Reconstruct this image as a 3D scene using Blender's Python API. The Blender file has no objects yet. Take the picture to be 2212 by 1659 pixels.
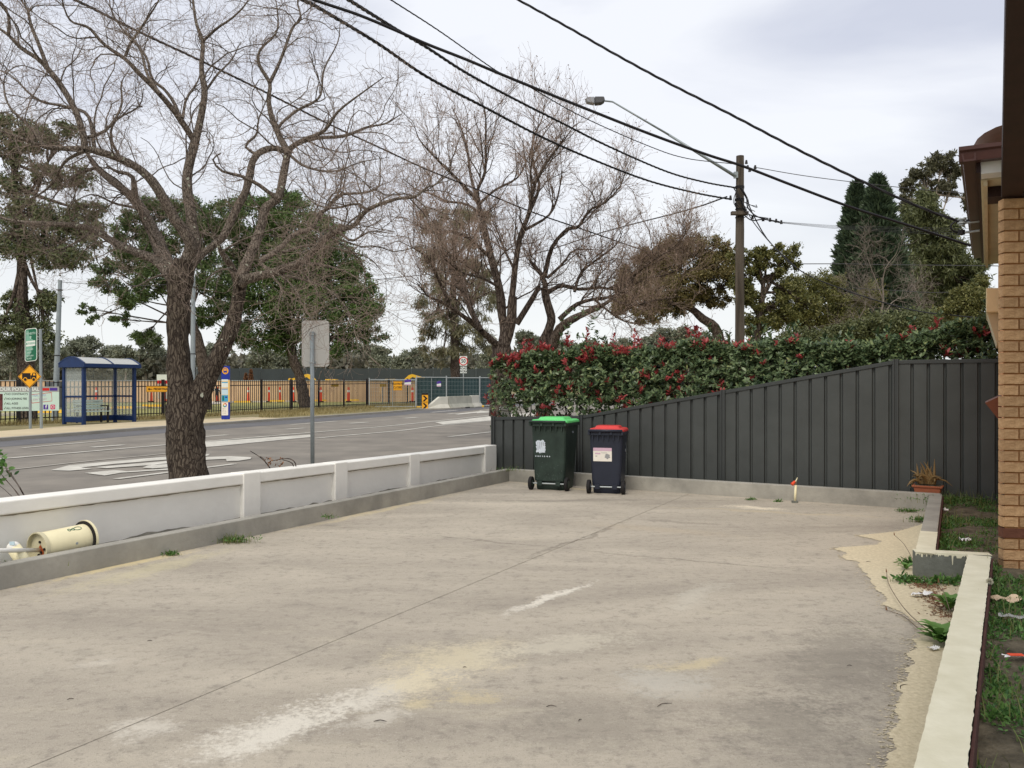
import bpy, math, random
import numpy as np
from mathutils import Vector, noise as mnoise

random.seed(7)
R = math.radians
sc = bpy.context.scene
COL = sc.collection

# ---------------------------------------------------------------- camera
FX, CX, HZ, H = 1839.0, 1106.0, 835.0, 1.55      # survey of the photograph (2212 px wide copy)
cd = bpy.data.cameras.new('camera'); cam = bpy.data.objects.new('camera', cd); COL.objects.link(cam)
cam.location = (0, 0, H); cam.rotation_euler = (R(90), 0, 0)
cd.sensor_width = 36; cd.lens = 36 * FX / 2212; cd.shift_y = 5.5 / 2212
cd.clip_start = 0.05; cd.clip_end = 6000
sc.camera = cam

def P(x, y, Y): return ((x - CX) / FX * Y, Y, H - (y - HZ) / FX * Y)
def G(x, y, z=0.0):
    Y = (H - z) * FX / (y - HZ); return ((x - CX) / FX * Y, Y, z)

# ---------------------------------------------------------------- world: overcast daylight
SUN_EL, SUN_AZ = R(50), R(-158)          # azimuth from +Y, clockwise
w = bpy.data.worlds.new('World'); sc.world = w; w.use_nodes = True
nt = w.node_tree; nt.nodes.clear(); N = nt.nodes.new; K = nt.links.new
out = N('ShaderNodeOutputWorld'); bg = N('ShaderNodeBackground'); bg.inputs[1].default_value = 0.1
sky = N('ShaderNodeTexSky'); sky.sky_type = 'NISHITA'; sky.sun_disc = False
sky.sun_elevation = SUN_EL; sky.sun_rotation = SUN_AZ; sky.dust_density = 3
tc = N('ShaderNodeTexCoord'); mp = N('ShaderNodeMapping'); mp.inputs['Scale'].default_value = (1, 1, 3.2)
mp.inputs['Location'].default_value = (3.1, 1.7, 0.4)
K(tc.outputs['Generated'], mp.inputs[0])
n1 = N('ShaderNodeTexNoise'); n1.inputs['Scale'].default_value = 2.1; n1.inputs['Detail'].default_value = 7; n1.inputs['Roughness'].default_value = .5
n1.inputs['Distortion'].default_value = .4
K(mp.outputs[0], n1.inputs[0])
rp = N('ShaderNodeValToRGB'); rp.color_ramp.elements[0].position = .36; rp.color_ramp.elements[1].position = .62
rp.color_ramp.elements[0].color = (.58, .61, .71, 1); rp.color_ramp.elements[1].color = (.84, .86, .91, 1)
K(n1.outputs[0], rp.inputs[0])
sx = N('ShaderNodeSeparateXYZ'); K(tc.outputs['Generated'], sx.inputs[0])
mr = N('ShaderNodeMapRange'); mr.inputs['From Min'].default_value = 0.0; mr.inputs['From Max'].default_value = .32
mr.inputs['To Min'].default_value = .85; mr.inputs['To Max'].default_value = 0; mr.interpolation_type = 'SMOOTHSTEP'
K(sx.outputs['Z'], mr.inputs['Value'])
mh = N('ShaderNodeMix'); mh.data_type = 'RGBA'; K(mr.outputs[0], mh.inputs[0]); K(rp.outputs[0], mh.inputs[6])
mh.inputs[7].default_value = (.90, .92, .90, 1)
vs = N('ShaderNodeVectorMath'); vs.operation = 'SCALE'; vs.inputs[3].default_value = 8.9; K(mh.outputs[2], vs.inputs[0])
mx = N('ShaderNodeMix'); mx.data_type = 'RGBA'; mx.inputs[0].default_value = .93
K(sky.outputs[0], mx.inputs[6]); K(vs.outputs[0], mx.inputs[7]); K(mx.outputs[2], bg.inputs[0]); K(bg.outputs[0], out.inputs[0])
ld = bpy.data.lights.new('sun', 'SUN'); ld.energy = 1.55; ld.angle = R(25); ld.color = (1, .94, .84)
sun = bpy.data.objects.new('sun', ld); COL.objects.link(sun); sun.location = (0, -10, 30)
sd = Vector((math.sin(SUN_AZ) * math.cos(SUN_EL), math.cos(SUN_AZ) * math.cos(SUN_EL), math.sin(SUN_EL)))
sun.rotation_euler = (-sd).to_track_quat('-Z', 'Y').to_euler()
vsx = sc.view_settings; vsx.view_transform = 'Standard'; vsx.look = 'None'; vsx.gamma = 1; vsx.use_curve_mapping = False
vsx.exposure = 0.38
sc.cycles.max_bounces = 6; sc.cycles.diffuse_bounces = 3; sc.cycles.transparent_max_bounces = 12

# ---------------------------------------------------------------- helpers
def lin(c):
    c /= 255.0
    return c / 12.92 if c <= .04045 else ((c + .055) / 1.055) ** 2.4
def C(r, g, b, k=1.0): return (min(1, lin(r) * k), min(1, lin(g) * k), min(1, lin(b) * k), 1)

def mat(name, col, rough=.7, var=.15, scale=6, bump=0.0, bscale=None, metal=0.0, col2=None, stretch=None, detail=6, spec=.3):
    m = bpy.data.materials.new(name); m.use_nodes = True; t = m.node_tree; b = t.nodes['Principled BSDF']
    b.inputs['Roughness'].default_value = rough; b.inputs['Metallic'].default_value = metal
    b.inputs['Specular IOR Level'].default_value = spec
    tcn = t.nodes.new('ShaderNodeTexCoord'); v = tcn.outputs['Object']
    if stretch:
        mpn = t.nodes.new('ShaderNodeMapping'); mpn.inputs['Scale'].default_value = stretch
        t.links.new(v, mpn.inputs[0]); v = mpn.outputs[0]
    n = t.nodes.new('ShaderNodeTexNoise'); n.inputs['Scale'].default_value = scale; n.inputs['Detail'].default_value = detail
    n.inputs['Roughness'].default_value = .6
    t.links.new(v, n.inputs[0])
    r = t.nodes.new('ShaderNodeValToRGB'); r.color_ramp.elements[0].position = .3; r.color_ramp.elements[1].position = .7
    a = tuple(max(0, c * (1 - var)) for c in col[:3]) + (1,); c2 = col2 or tuple(min(1, c * (1 + var)) for c in col[:3]) + (1,)
    r.color_ramp.elements[0].color = a; r.color_ramp.elements[1].color = c2
    t.links.new(n.outputs[0], r.inputs[0]); t.links.new(r.outputs[0], b.inputs['Base Color'])
    if bump:
        n2 = t.nodes.new('ShaderNodeTexNoise'); n2.inputs['Scale'].default_value = bscale or scale * 4; n2.inputs['Detail'].default_value = 5
        t.links.new(v, n2.inputs[0]); bp = t.nodes.new('ShaderNodeBump'); bp.inputs['Strength'].default_value = 1; bp.inputs['Distance'].default_value = bump
        t.links.new(n2.outputs[0], bp.inputs['Height']); t.links.new(bp.outputs[0], b.inputs['Normal'])
    return m

def leafmat(name, c1, c2, tr=.22, rough=.5, c3=None):
    m = bpy.data.materials.new(name); m.use_nodes = True; t = m.node_tree; b = t.nodes['Principled BSDF']; o = t.nodes['Material Output']
    g = t.nodes.new('ShaderNodeNewGeometry'); r = t.nodes.new('ShaderNodeValToRGB')
    r.color_ramp.elements[0].color = c1; r.color_ramp.elements[1].color = c2
    if c3:
        e = r.color_ramp.elements.new(.93); e.color = c2; r.color_ramp.elements[2].color = c3
    t.links.new(g.outputs['Random Per Island'], r.inputs[0]); t.links.new(r.outputs[0], b.inputs['Base Color'])
    b.inputs['Roughness'].default_value = rough; b.inputs['Specular IOR Level'].default_value = .35
    ts = t.nodes.new('ShaderNodeBsdfTranslucent'); t.links.new(r.outputs[0], ts.inputs[0])
    ms = t.nodes.new('ShaderNodeMixShader'); ms.inputs[0].default_value = tr
    t.links.new(b.outputs[0], ms.inputs[1]); t.links.new(ts.outputs[0], ms.inputs[2]); t.links.new(ms.outputs[0], o.inputs[0])
    return m

def glassmat(name, tint, alpha):
    m = bpy.data.materials.new(name); m.use_nodes = True; t = m.node_tree; o = t.nodes['Material Output']; b = t.nodes['Principled BSDF']
    b.inputs['Base Color'].default_value = tint; b.inputs['Roughness'].default_value = .25
    tp = t.nodes.new('ShaderNodeBsdfTransparent'); ms = t.nodes.new('ShaderNodeMixShader'); ms.inputs[0].default_value = alpha
    t.links.new(tp.outputs[0], ms.inputs[1]); t.links.new(b.outputs[0], ms.inputs[2]); t.links.new(ms.outputs[0], o.inputs[0])
    return m

def tag(o, label=None, cat=None, group=None, kind=None):
    if label: o['label'] = label
    if cat: o['category'] = cat
    if group: o['group'] = group
    if kind: o['kind'] = kind
    return o
def wloc(o):
    v = Vector((0, 0, 0))
    while o is not None: v += o.location; o = o.parent
    return v
def empty(name, loc=(0, 0, 0), rz=0, label=None, cat=None, group=None):
    o = bpy.data.objects.new(name, None); COL.objects.link(o); o.location = loc; o.rotation_euler = (0, 0, rz); o.empty_display_size = .1
    return tag(o, label, cat, group)
def link(name, me, m, parent=None, smooth=False):
    if m is not None: me.materials.append(m)
    o = bpy.data.objects.new(name, me); COL.objects.link(o)
    if parent is not None: o.parent = parent
    if smooth: me.polygons.foreach_set('use_smooth', [True] * len(me.polygons))
    return o
def mesh_np(name, V, F, m, parent=None, smooth=False, world=True):
    V = np.asarray(V, dtype=np.float32).reshape(-1, 3)
    if world and parent is not None: V = V - np.array(wloc(parent), dtype=np.float32)
    F = np.asarray(F, dtype=np.int32); k = F.shape[1]
    me = bpy.data.meshes.new(name); me.vertices.add(len(V)); me.vertices.foreach_set('co', V.ravel())
    me.loops.add(F.size); me.loops.foreach_set('vertex_index', F.ravel())
    me.polygons.add(len(F)); me.polygons.foreach_set('loop_start', np.arange(0, F.size, k, dtype=np.int32))
    me.update(calc_edges=True); me.validate()
    return link(name, me, m, parent, smooth)

class MB:
    def __init__(s): s.v = []; s.f = []
    def add(s, vs, fs):
        b = len(s.v); s.v += [tuple(p) for p in vs]; s.f += [tuple(i + b for i in f) for f in fs]; return s
    def box(s, x0, y0, z0, x1, y1, z1):
        return s.add([(x0, y0, z0), (x1, y0, z0), (x1, y1, z0), (x0, y1, z0), (x0, y0, z1), (x1, y0, z1), (x1, y1, z1), (x0, y1, z1)],
                     [(0, 3, 2, 1), (4, 5, 6, 7), (0, 1, 5, 4), (1, 2, 6, 5), (2, 3, 7, 6), (3, 0, 4, 7)])
    def frus(s, b, z0, t, z1):       # b, t = (x0,y0,x1,y1)
        return s.add([(b[0], b[1], z0), (b[2], b[1], z0), (b[2], b[3], z0), (b[0], b[3], z0), (t[0], t[1], z1), (t[2], t[1], z1), (t[2], t[3], z1), (t[0], t[3], z1)],
                     [(0, 3, 2, 1), (4, 5, 6, 7), (0, 1, 5, 4), (1, 2, 6, 5), (2, 3, 7, 6), (3, 0, 4, 7)])
    def obox(s, p, q, wd, z0, z1):    # box along plan segment p->q, width wd to the LEFT side(+) of it
        d = Vector((q[0] - p[0], q[1] - p[1])).normalized(); n = Vector((-d.y, d.x)) * wd
        a, b, c, e = (p[0], p[1]), (q[0], q[1]), (q[0] + n.x, q[1] + n.y), (p[0] + n.x, p[1] + n.y)
        if not isinstance(z1, tuple): z1 = (z1, z1)
        if not isinstance(z0, tuple): z0 = (z0, z0)
        zz0 = [z0[0], z0[1], z0[1], z0[0]]; zz1 = [z1[0], z1[1], z1[1], z1[0]]
        v = [(*t, zz0[i]) for i, t in enumerate((a, b, c, e))] + [(*t, zz1[i]) for i, t in enumerate((a, b, c, e))]
        fs = [(0, 3, 2, 1), (4, 5, 6, 7), (0, 1, 5, 4), (1, 2, 6, 5), (2, 3, 7, 6), (3, 0, 4, 7)]
        if wd < 0: fs = [tuple(reversed(f)) for f in fs]
        return s.add(v, fs)
    def cyl(s, p, q, r, n=12, r2=None, caps=True):
        p, q = Vector(p), Vector(q); d = (q - p).normalized(); a = d.orthogonal().normalized(); b = d.cross(a); r2 = r if r2 is None else r2
        vs = [p + (a * math.cos(2 * math.pi * i / n) + b * math.sin(2 * math.pi * i / n)) * r for i in range(n)] + \
             [q + (a * math.cos(2 * math.pi * i / n) + b * math.sin(2 * math.pi * i / n)) * r2 for i in range(n)]
        fs = [(i, (i + 1) % n, n + (i + 1) % n, n + i) for i in range(n)]
        if caps: fs += [tuple(range(n - 1, -1, -1)), tuple(range(n, 2 * n))]
        return s.add(vs, fs)
    def prism(s, pts, y0, y1):        # outline in local x,z, thickness in y
        n = len(pts)
        return s.add([(p[0], y0, p[1]) for p in pts] + [(p[0], y1, p[1]) for p in pts],
                     [tuple(range(n)), tuple(range(2 * n - 1, n - 1, -1))] + [(i, n + i, n + (i + 1) % n, (i + 1) % n) for i in range(n)])
    def slab(s, pts, z0, z1):         # outline in plan
        n = len(pts)
        return s.add([(p[0], p[1], z0) for p in pts] + [(p[0], p[1], z1) for p in pts],
                     [tuple(range(n - 1, -1, -1)), tuple(range(n, 2 * n))] + [(i, (i + 1) % n, n + (i + 1) % n, n + i) for i in range(n)])
    def build(s, name, m, parent=None, world=False, smooth=False, bevel=0, seg=2):
        o = Vector((0, 0, 0)) if (parent is None or not world) else wloc(parent)
        me = bpy.data.meshes.new(name); me.from_pydata([(v[0] - o.x, v[1] - o.y, v[2] - o.z) for v in s.v], [], s.f); me.update()
        ob = link(name, me, m, parent, smooth)
        if bevel:
            md = ob.modifiers.new('bevel', 'BEVEL'); md.width = bevel; md.segments = seg; md.limit_method = 'ANGLE'; md.angle_limit = R(35)
        return ob

def disc_pts(cx, cz, r, n=24, rx=None): return [(cx + (rx or r) * math.cos(2 * math.pi * i / n), cz + r * math.sin(2 * math.pi * i / n)) for i in range(n)]
def rrect(x0, z0, x1, z1, r, n=4):
    pts = []
    for cx, cz, a0 in ((x1 - r, z1 - r, 0), (x0 + r, z1 - r, 90), (x0 + r, z0 + r, 180), (x1 - r, z0 + r, 270)):
        for i in range(n + 1):
            a = R(a0 + 90 * i / n); pts.append((cx + r * math.cos(a), cz + r * math.sin(a)))
    return pts
def text(s, size, m, parent, x, y, z, align='LEFT', name='lettering', sx=1.0, bold=0.0, rot=0):
    cu = bpy.data.curves.new('t', 'FONT'); cu.body = s; cu.size = size; cu.align_x = align; cu.align_y = 'CENTER'; cu.extrude = .0008; cu.offset = bold
    cu.resolution_u = 3
    ob = bpy.data.objects.new('t', cu); COL.objects.link(ob)
    dg = bpy.context.evaluated_depsgraph_get(); me = bpy.data.meshes.new_from_object(ob.evaluated_get(dg))
    bpy.data.objects.remove(ob); bpy.data.curves.remove(cu)
    ca, sa = math.cos(rot), math.sin(rot)
    for v in me.vertices:
        a, b, c = v.co.x * sx, v.co.y, v.co.z
        v.co = (x + a * ca - b * sa, y - c, z + a * sa + b * ca)
    me.materials.clear()
    return link(name, me, m, parent)

def copy_tree(o, parent=None):
    c = o.copy(); COL.objects.link(c); c.parent = parent
    for ch in [x for x in bpy.data.objects if x.parent == o]: copy_tree(ch, c)
    return c

def spline(pts, n):
    p = np.asarray(pts, float); m = len(p)
    if m == 2: t = np.linspace(0, 1, n)[:, None]; return p[0] * (1 - t) + p[1] * t
    q = np.vstack([2 * p[0] - p[1], p, 2 * p[-1] - p[-2]])
    u = np.linspace(0, m - 1 - 1e-9, n); i = u.astype(int); t = (u - i)[:, None]
    a, b, c, d = q[i], q[i + 1], q[i + 2], q[i + 3]
    return .5 * ((2 * b) + (-a + c) * t + (2 * a - 5 * b + 4 * c - d) * t ** 2 + (-a + 3 * b - 3 * c + d) * t ** 3)
def nrm(a): return a / np.maximum(np.linalg.norm(a, axis=-1, keepdims=True), 1e-9)
def tubes(Pt, Rd, s=4, rng=None, rough=0.0):
    Pt = np.asarray(Pt, float); Rd = np.asarray(Rd, float)
    if Pt.ndim == 2: Pt = Pt[None]; Rd = Rd[None]
    n, k, _ = Pt.shape; T = nrm(np.gradient(Pt, axis=1))
    av = nrm(Pt[:, -1] - Pt[:, 0]); ref = np.where(np.abs(av[:, 2:3]) < .8, np.array([[0, 0, 1.]]), np.array([[1., 0, 0]]))
    ref = np.repeat(ref[:, None], k, 1); A = nrm(np.cross(T, ref)); B = np.cross(T, A)
    th = np.arange(s) * 2 * np.pi / s; rr = Rd[:, :, None, None]
    V = Pt[:, :, None] + rr * (A[:, :, None] * np.cos(th)[None, None, :, None] + B[:, :, None] * np.sin(th)[None, None, :, None])
    if rough:
        dn = rng.normal(0, rough, (n, k, s, 1)); dn = (dn + np.roll(dn, 1, 1) + np.roll(dn, 1, 2)) * .6
        V = V + (V - Pt[:, :, None]) * dn
    idx = np.arange(n * k * s).reshape(n, k, s); a = idx[:, :-1]; b = idx[:, 1:]
    F = np.stack([a, np.roll(a, -1, 2), np.roll(b, -1, 2), b], -1).reshape(-1, 4)
    return V.reshape(-1, 3), F
class Bag:
    def __init__(s): s.v = []; s.f = []; s.n = 0
    def add(s, V, F): s.v.append(V); s.f.append(F + s.n); s.n += len(V)
    def build(s, name, m, parent=None, smooth=True): return mesh_np(name, np.vstack(s.v), np.vstack(s.f), m, parent, smooth)

def grow(PP, PR, n, lmin, lmax, k, rng, ang=(30, 65), up=.1, curl=.35, rs=.45, rmin=.0025, t0=.2, grav=0.0, tk=.014):
    m, kk, _ = PP.shape; L = np.linalg.norm(np.diff(PP, axis=1), axis=2).sum(1); pr = L / L.sum()
    i = rng.choice(m, n, p=pr); t = t0 + (1 - t0) * rng.random(n); u = t * (kk - 1); a = np.minimum(u.astype(int), kk - 2); f = (u - a)[:, None]
    p = PP[i, a] * (1 - f) + PP[i, a + 1] * f; T = nrm(PP[i, a + 1] - PP[i, a]); r0 = PR[i, a] * (1 - f[:, 0]) + PR[i, a + 1] * f[:, 0]
    q = nrm(np.cross(T, rng.normal(size=(n, 3)))); an = np.radians(rng.uniform(*ang, n))[:, None]
    d = nrm(T * np.cos(an) + q * np.sin(an) + np.array([0, 0, up]))
    ln = rng.uniform(lmin, lmax, n) * (1 - .35 * t); st = (ln / (k - 1))[:, None]
    out = np.zeros((n, k, 3)); out[:, 0] = p; bend = rng.normal(0, curl, (n, 3))
    for j in range(1, k):
        d = nrm(d + bend * .35 + rng.normal(0, curl * .6, (n, 3)) + np.array([0, 0, up * .6 - grav]))
        out[:, j] = out[:, j - 1] + d * st
    rb = np.maximum(rmin, np.minimum(r0 * rs, ln * tk)); rad = rb[:, None] * np.linspace(1, .45, k)[None]
    return out, np.maximum(rad, rmin * .7)

def leafgeo(Cn, D, L, W, rng, six=False):
    n = len(Cn); S = nrm(np.cross(D, rng.normal(size=(n, 3)))); L = np.broadcast_to(L, (n,))[:, None]; W = np.broadcast_to(W, (n,))[:, None]
    if six:
        Nn = np.cross(D, S)
        V = np.stack([Cn, Cn + D * L * .3 + S * W * .45 , Cn + D * L * .7 + S * W * .38, Cn + D * L - Nn * L * .08, Cn + D * L * .7 - S * W * .38, Cn + D * L * .3 - S * W * .45], 1)
        return V.reshape(-1, 3), np.arange(n * 6).reshape(n, 6)
    V = np.stack([Cn, Cn + D * L * .45 + S * W * .5, Cn + D * L, Cn + D * L * .45 - S * W * .5], 1)
    return V.reshape(-1, 3), np.arange(n * 4).reshape(n, 4)

# ---------------------------------------------------------------- materials
M = {}
def barkmat(name, dark, mid, light, vs_=16, st=.2, bump=.03):
    m = bpy.data.materials.new(name); m.use_nodes = True; t = m.node_tree; b = t.nodes['Principled BSDF']; b.inputs['Roughness'].default_value = .95; b.inputs['Specular IOR Level'].default_value = .15
    tcn = t.nodes.new('ShaderNodeTexCoord'); dn = t.nodes.new('ShaderNodeTexNoise'); dn.inputs['Scale'].default_value = 6; t.links.new(tcn.outputs['Object'], dn.inputs[0])
    va = t.nodes.new('ShaderNodeVectorMath'); va.operation = 'MULTIPLY_ADD'; va.inputs[1].default_value = (.12, .12, .12); t.links.new(dn.outputs['Color'], va.inputs[0]); t.links.new(tcn.outputs['Object'], va.inputs[2])
    mpn = t.nodes.new('ShaderNodeMapping'); mpn.inputs['Scale'].default_value = (1, 1, st); t.links.new(va.outputs[0], mpn.inputs[0])
    vo = t.nodes.new('ShaderNodeTexVoronoi'); vo.feature = 'DISTANCE_TO_EDGE'; vo.inputs['Scale'].default_value = vs_; t.links.new(mpn.outputs[0], vo.inputs['Vector'])
    n = t.nodes.new('ShaderNodeTexNoise'); n.inputs['Scale'].default_value = vs_ * 1.2; n.inputs['Detail'].default_value = 8; n.inputs['Roughness'].default_value = .75; t.links.new(mpn.outputs[0], n.inputs[0])
    r1 = t.nodes.new('ShaderNodeMapRange'); r1.inputs['From Max'].default_value = .16; t.links.new(vo.outputs[0], r1.inputs['Value'])
    ad = t.nodes.new('ShaderNodeMath'); ad.operation = 'MULTIPLY_ADD'; ad.inputs[1].default_value = .42; t.links.new(r1.outputs[0], ad.inputs[0]); t.links.new(n.outputs[0], ad.inputs[2])
    r = t.nodes.new('ShaderNodeValToRGB'); r.color_ramp.elements[0].position = .42; r.color_ramp.elements[0].color = dark; r.color_ramp.elements[1].position = 1.08; r.color_ramp.elements[1].color = light
    e = r.color_ramp.elements.new(.78); e.color = mid; t.links.new(ad.outputs[0], r.inputs[0]); t.links.new(r.outputs[0], b.inputs['Base Color'])
    bp = t.nodes.new('ShaderNodeBump'); bp.inputs['Distance'].default_value = bump; t.links.new(ad.outputs[0], bp.inputs['Height']); t.links.new(bp.outputs[0], b.inputs['Normal']); return m
M['bark'] = barkmat('bark_cracked', C(42, 36, 32), C(76, 67, 59), C(108, 98, 86), 30, .16, .02) if True else mat('bark_grey_brown', C(92, 80, 70), .95, .45, 9, .03, 30, stretch=(1, 1, .22), col2=C(124, 112, 100))  # trunk bark kept darker, backlighting put into its colours
M['bark_lt'] = barkmat('bark_branch', C(56, 49, 44), C(102, 92, 83), C(142, 132, 120), 40, .35, .008)
M['twig'] = mat('bark_twig', C(146, 130, 118), .95, .25, 3)
M['bark2'] = barkmat('bark_dark_brown', C(42, 36, 32), C(80, 69, 61), C(114, 102, 92), 14, .2, .03)
M['twig2'] = mat('twig_dark_brown', C(148, 128, 114), .95, .25, 2)
M['bark_pale'] = mat('bark_pale', C(150, 138, 124), .9, .3, 3)
M['greybare'] = mat('bark_bleached', C(124, 114, 104), .9, .3, 3)
M['lichen'] = mat('lichen', C(172, 174, 156), .95, .2, 30)
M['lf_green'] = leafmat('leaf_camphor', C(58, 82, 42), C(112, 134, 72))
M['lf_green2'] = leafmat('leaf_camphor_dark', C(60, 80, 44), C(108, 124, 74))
M['lf_gum'] = leafmat('leaf_gum', C(72, 84, 54), C(128, 132, 92))
M['lf_oak'] = leafmat('leaf_sheoak', C(92, 92, 66), C(142, 136, 104))
M['lf_wattle'] = leafmat('leaf_wattle', C(88, 84, 48), C(136, 122, 76))
M['lf_yel'] = leafmat('leaf_yellow_green', C(78, 84, 44), C(132, 128, 74))
M['lf_con'] = leafmat('leaf_conifer', C(44, 60, 46), C(92, 108, 80), .12)
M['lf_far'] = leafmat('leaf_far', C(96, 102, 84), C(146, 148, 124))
M['lf_dark'] = leafmat('leaf_dark_mass', C(72, 80, 50), C(120, 124, 82))
M['lf_hedge'] = leafmat('leaf_photinia', C(50, 70, 46), C(122, 140, 98), .18, .33, C(160, 168, 112))  # greyed greens carry the whitish leaf sheen in the colour
M['lf_red'] = leafmat('leaf_photinia_red', C(124, 46, 48), C(200, 92, 90), .25, .4)
M['lf_maroon'] = leafmat('leaf_photinia_maroon', C(80, 40, 34), C(130, 60, 50), .2, .4)
M['weed'] = leafmat('leaf_weed', C(50, 92, 40), C(112, 150, 78), .25)
M['weed_lt'] = leafmat('leaf_weed_light', C(76, 118, 50), C(130, 170, 90), .3)
M['grassblade'] = leafmat('grass_blade', C(82, 100, 48), C(140, 140, 84), .25)
M['drygrass'] = leafmat('dry_grass', C(120, 110, 66), C(176, 158, 108), .2)
M['mulch'] = leafmat('dry_leaf_litter', C(90, 60, 40), C(150, 108, 76), .1)
M['aloe'] = leafmat('aloe_leaf', C(92, 84, 48), C(156, 124, 84), .1)
M['asphalt'] = mat('asphalt', C(130, 124, 115), .9, .2, .9, .004, 60, col2=C(144, 137, 126))
M['asphalt_dk'] = mat('asphalt_dark', C(104, 103, 104), .9, .14, .5, .004, 60)
M['roadpaint'] = mat('road_paint', C(192, 187, 174), .7, .2, 2.5, col2=C(216, 212, 200))
M['roadpaint_old'] = mat('road_paint_worn', C(176, 170, 158), .8, .2, 2)
M['path'] = mat('footpath_concrete', C(196, 180, 148), .9, .1, .8, .003, 20)
M['kerbgrey'] = mat('kerb_concrete', C(158, 152, 140), .9, .15, 1.2, .003, 20)
M['edging'] = mat('edging_concrete', C(150, 147, 138), .85, .22, 2.2, .004, 30, col2=C(172, 168, 157))
M['edging_dk'] = mat('edging_concrete_dark', C(110, 112, 104), .9, .3, 5, .006, 40)
M['redbrown'] = mat('kerb_side_stain', C(80, 52, 46), .95, .3, 8, .004, 30)
M['cream_paint'] = mat('cream_paint', C(226, 219, 188), .6, .10, 5, .002, 50, col2=C(234, 228, 202))
M['whitewall'] = mat('white_render', C(240, 237, 228), .75, .04, 2, .006, 9)
M['wallfoot'] = mat('bare_render', C(150, 146, 134), .9, .3, 6, .006, 30)
M['fence'] = mat('charcoal_steel', C(68, 71, 69), .5, .12, 3, .0006, 200, spec=.35)
M['fence_dk'] = mat('charcoal_steel_rail', C(60, 63, 62), .5, .08, 3, spec=.35)
M['mortar'] = mat('mortar', C(150, 104, 62), .95, .2, 20, .002, 80)
M['brick'] = mat('brick_tan', C(184, 138, 86), .9, .2, 16, .012, 45, col2=C(204, 160, 108))
M['brick_dk'] = mat('brick_brown', C(104, 66, 50), .9, .2, 14, .006, 45)
M['salmon'] = mat('brick_side_lit', C(222, 164, 116), .85, .1, 6, .004, 40)  # lighter than the front brick, light on the side put into the colour
M['brown'] = mat('brown_paint', C(66, 38, 32), .45, .2, 5)
M['brown_dk'] = mat('dark_brown_timber', C(46, 26, 22), .6, .3, 5)
M['soffit'] = mat('cream_soffit', C(206, 192, 160), .8, .08, 4)
M['white'] = mat('white_paint', C(232, 230, 222), .6, .05, 4)
M['tile'] = mat('roof_tile_brown', C(140, 92, 78), .45, .2, 8)
M['hood'] = mat('cream_render', C(236, 220, 180), .7, .06, 6)
M['soil'] = mat('soil', C(76, 70, 56), 1, .35, 7, .02, 30, col2=C(124, 114, 94))
M['ground'] = mat('ground_dry_grass', C(124, 116, 78), 1, .25, .25, .02, 6, col2=C(150, 138, 100))
M['sitegrass'] = mat('site_grass', C(150, 146, 88), 1, .2, .3, .02, 5)
M['whitekerb'] = mat('white_concrete', C(224, 216, 200), .8, .08, 2)
M['yellow'] = mat('yellow_paint', C(226, 178, 50), .6, .1, 2)
M['black'] = mat('black_steel', C(34, 30, 30), .5, .15, 4)
M['blackink'] = mat('black_print', C(30, 26, 26), .6, .05, 4)
M['hoard'] = mat('plywood_hoarding', C(214, 180, 138), .85, .08, .6)
M['shade'] = mat('shade_cloth', C(62, 68, 68), .9, .12, .7)
M['galv'] = mat('galvanised_steel', C(168, 174, 174), .5, .12, 8, metal=.25)
M['galv_dk'] = mat('galvanised_pole', C(146, 154, 156), .5, .12, 6, metal=.2)
M['signback'] = mat('sign_back_aluminium', C(196, 194, 188), .5, .06, 3, metal=.1)
M['navy'] = mat('navy_shelter_paint', C(24, 48, 92), .4, .15, 5)
M['royal'] = mat('royal_blue_panel', C(34, 54, 150), .4, .08, 4)
M['glass'] = glassmat('shelter_glass', (.62, .68, .66, 1), .2)
M['roofglass'] = glassmat('shelter_roof_sheet', (.5, .5, .46, 1), .9)
M['orange'] = mat('sign_amber', C(240, 170, 40), .5, .04, 4)
M['sgreen'] = mat('sign_green', C(36, 104, 76), .45, .1, 4)
M['sfaded'] = mat('sign_green_faded', C(120, 168, 146), .5, .1, 6)
M['swhite'] = mat('sign_white', C(226, 230, 222), .5, .04, 4)
M['fadedletter'] = mat('sign_faded_letter', C(170, 200, 184), .5, .04, 4)
M['sred'] = mat('sign_red', C(205, 40, 40), .5, .05, 4)
M['purple'] = mat('print_purple', C(84, 56, 150), .5, .05, 4)
M['mint'] = mat('banner_mint', C(204, 226, 212), .6, .06, 2)
M['bannergrey'] = mat('banner_grey', C(164, 164, 160), .6, .1, 2)
M['skyblue'] = mat('print_sky_blue', C(64, 160, 200), .5, .05, 4)
M['paleblue'] = mat('print_pale_blue', C(196, 218, 226), .5, .05, 4)
M['sand_yel'] = mat('panel_sand_yellow', C(240, 196, 110), .5, .05, 4)
M['concrete_w'] = mat('barrier_concrete', C(206, 202, 188), .9, .1, 1.2, .004, 10)
M['concrete_g'] = mat('barrier_concrete_dirty', C(168, 166, 152), .9, .22, 1.5, .004, 10)
M['benchwhite'] = mat('bench_slat_paint', C(186, 204, 196), .6, .05, 4)
M['teal'] = mat('teal_mesh', C(40, 66, 68), .8, .15, 1)
M['conorange'] = mat('safety_orange', C(232, 84, 50), .6, .06, 4)
M['timberpole'] = mat('weathered_timber_pole', C(66, 58, 50), .95, .45, 5, .01, 20, stretch=(1, 1, .06), col2=C(112, 102, 90))  # timber tone darkened, backlit look put into the colour
M['cable'] = mat('black_cable', C(26, 24, 26), .6, .1, 4)
M['thincable'] = mat('grey_cable', C(70, 70, 72), .6, .1, 4)
M['bin_green'] = mat('bin_dark_green', C(38, 50, 44), .5, .2, 6, col2=C(52, 66, 58))
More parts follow.
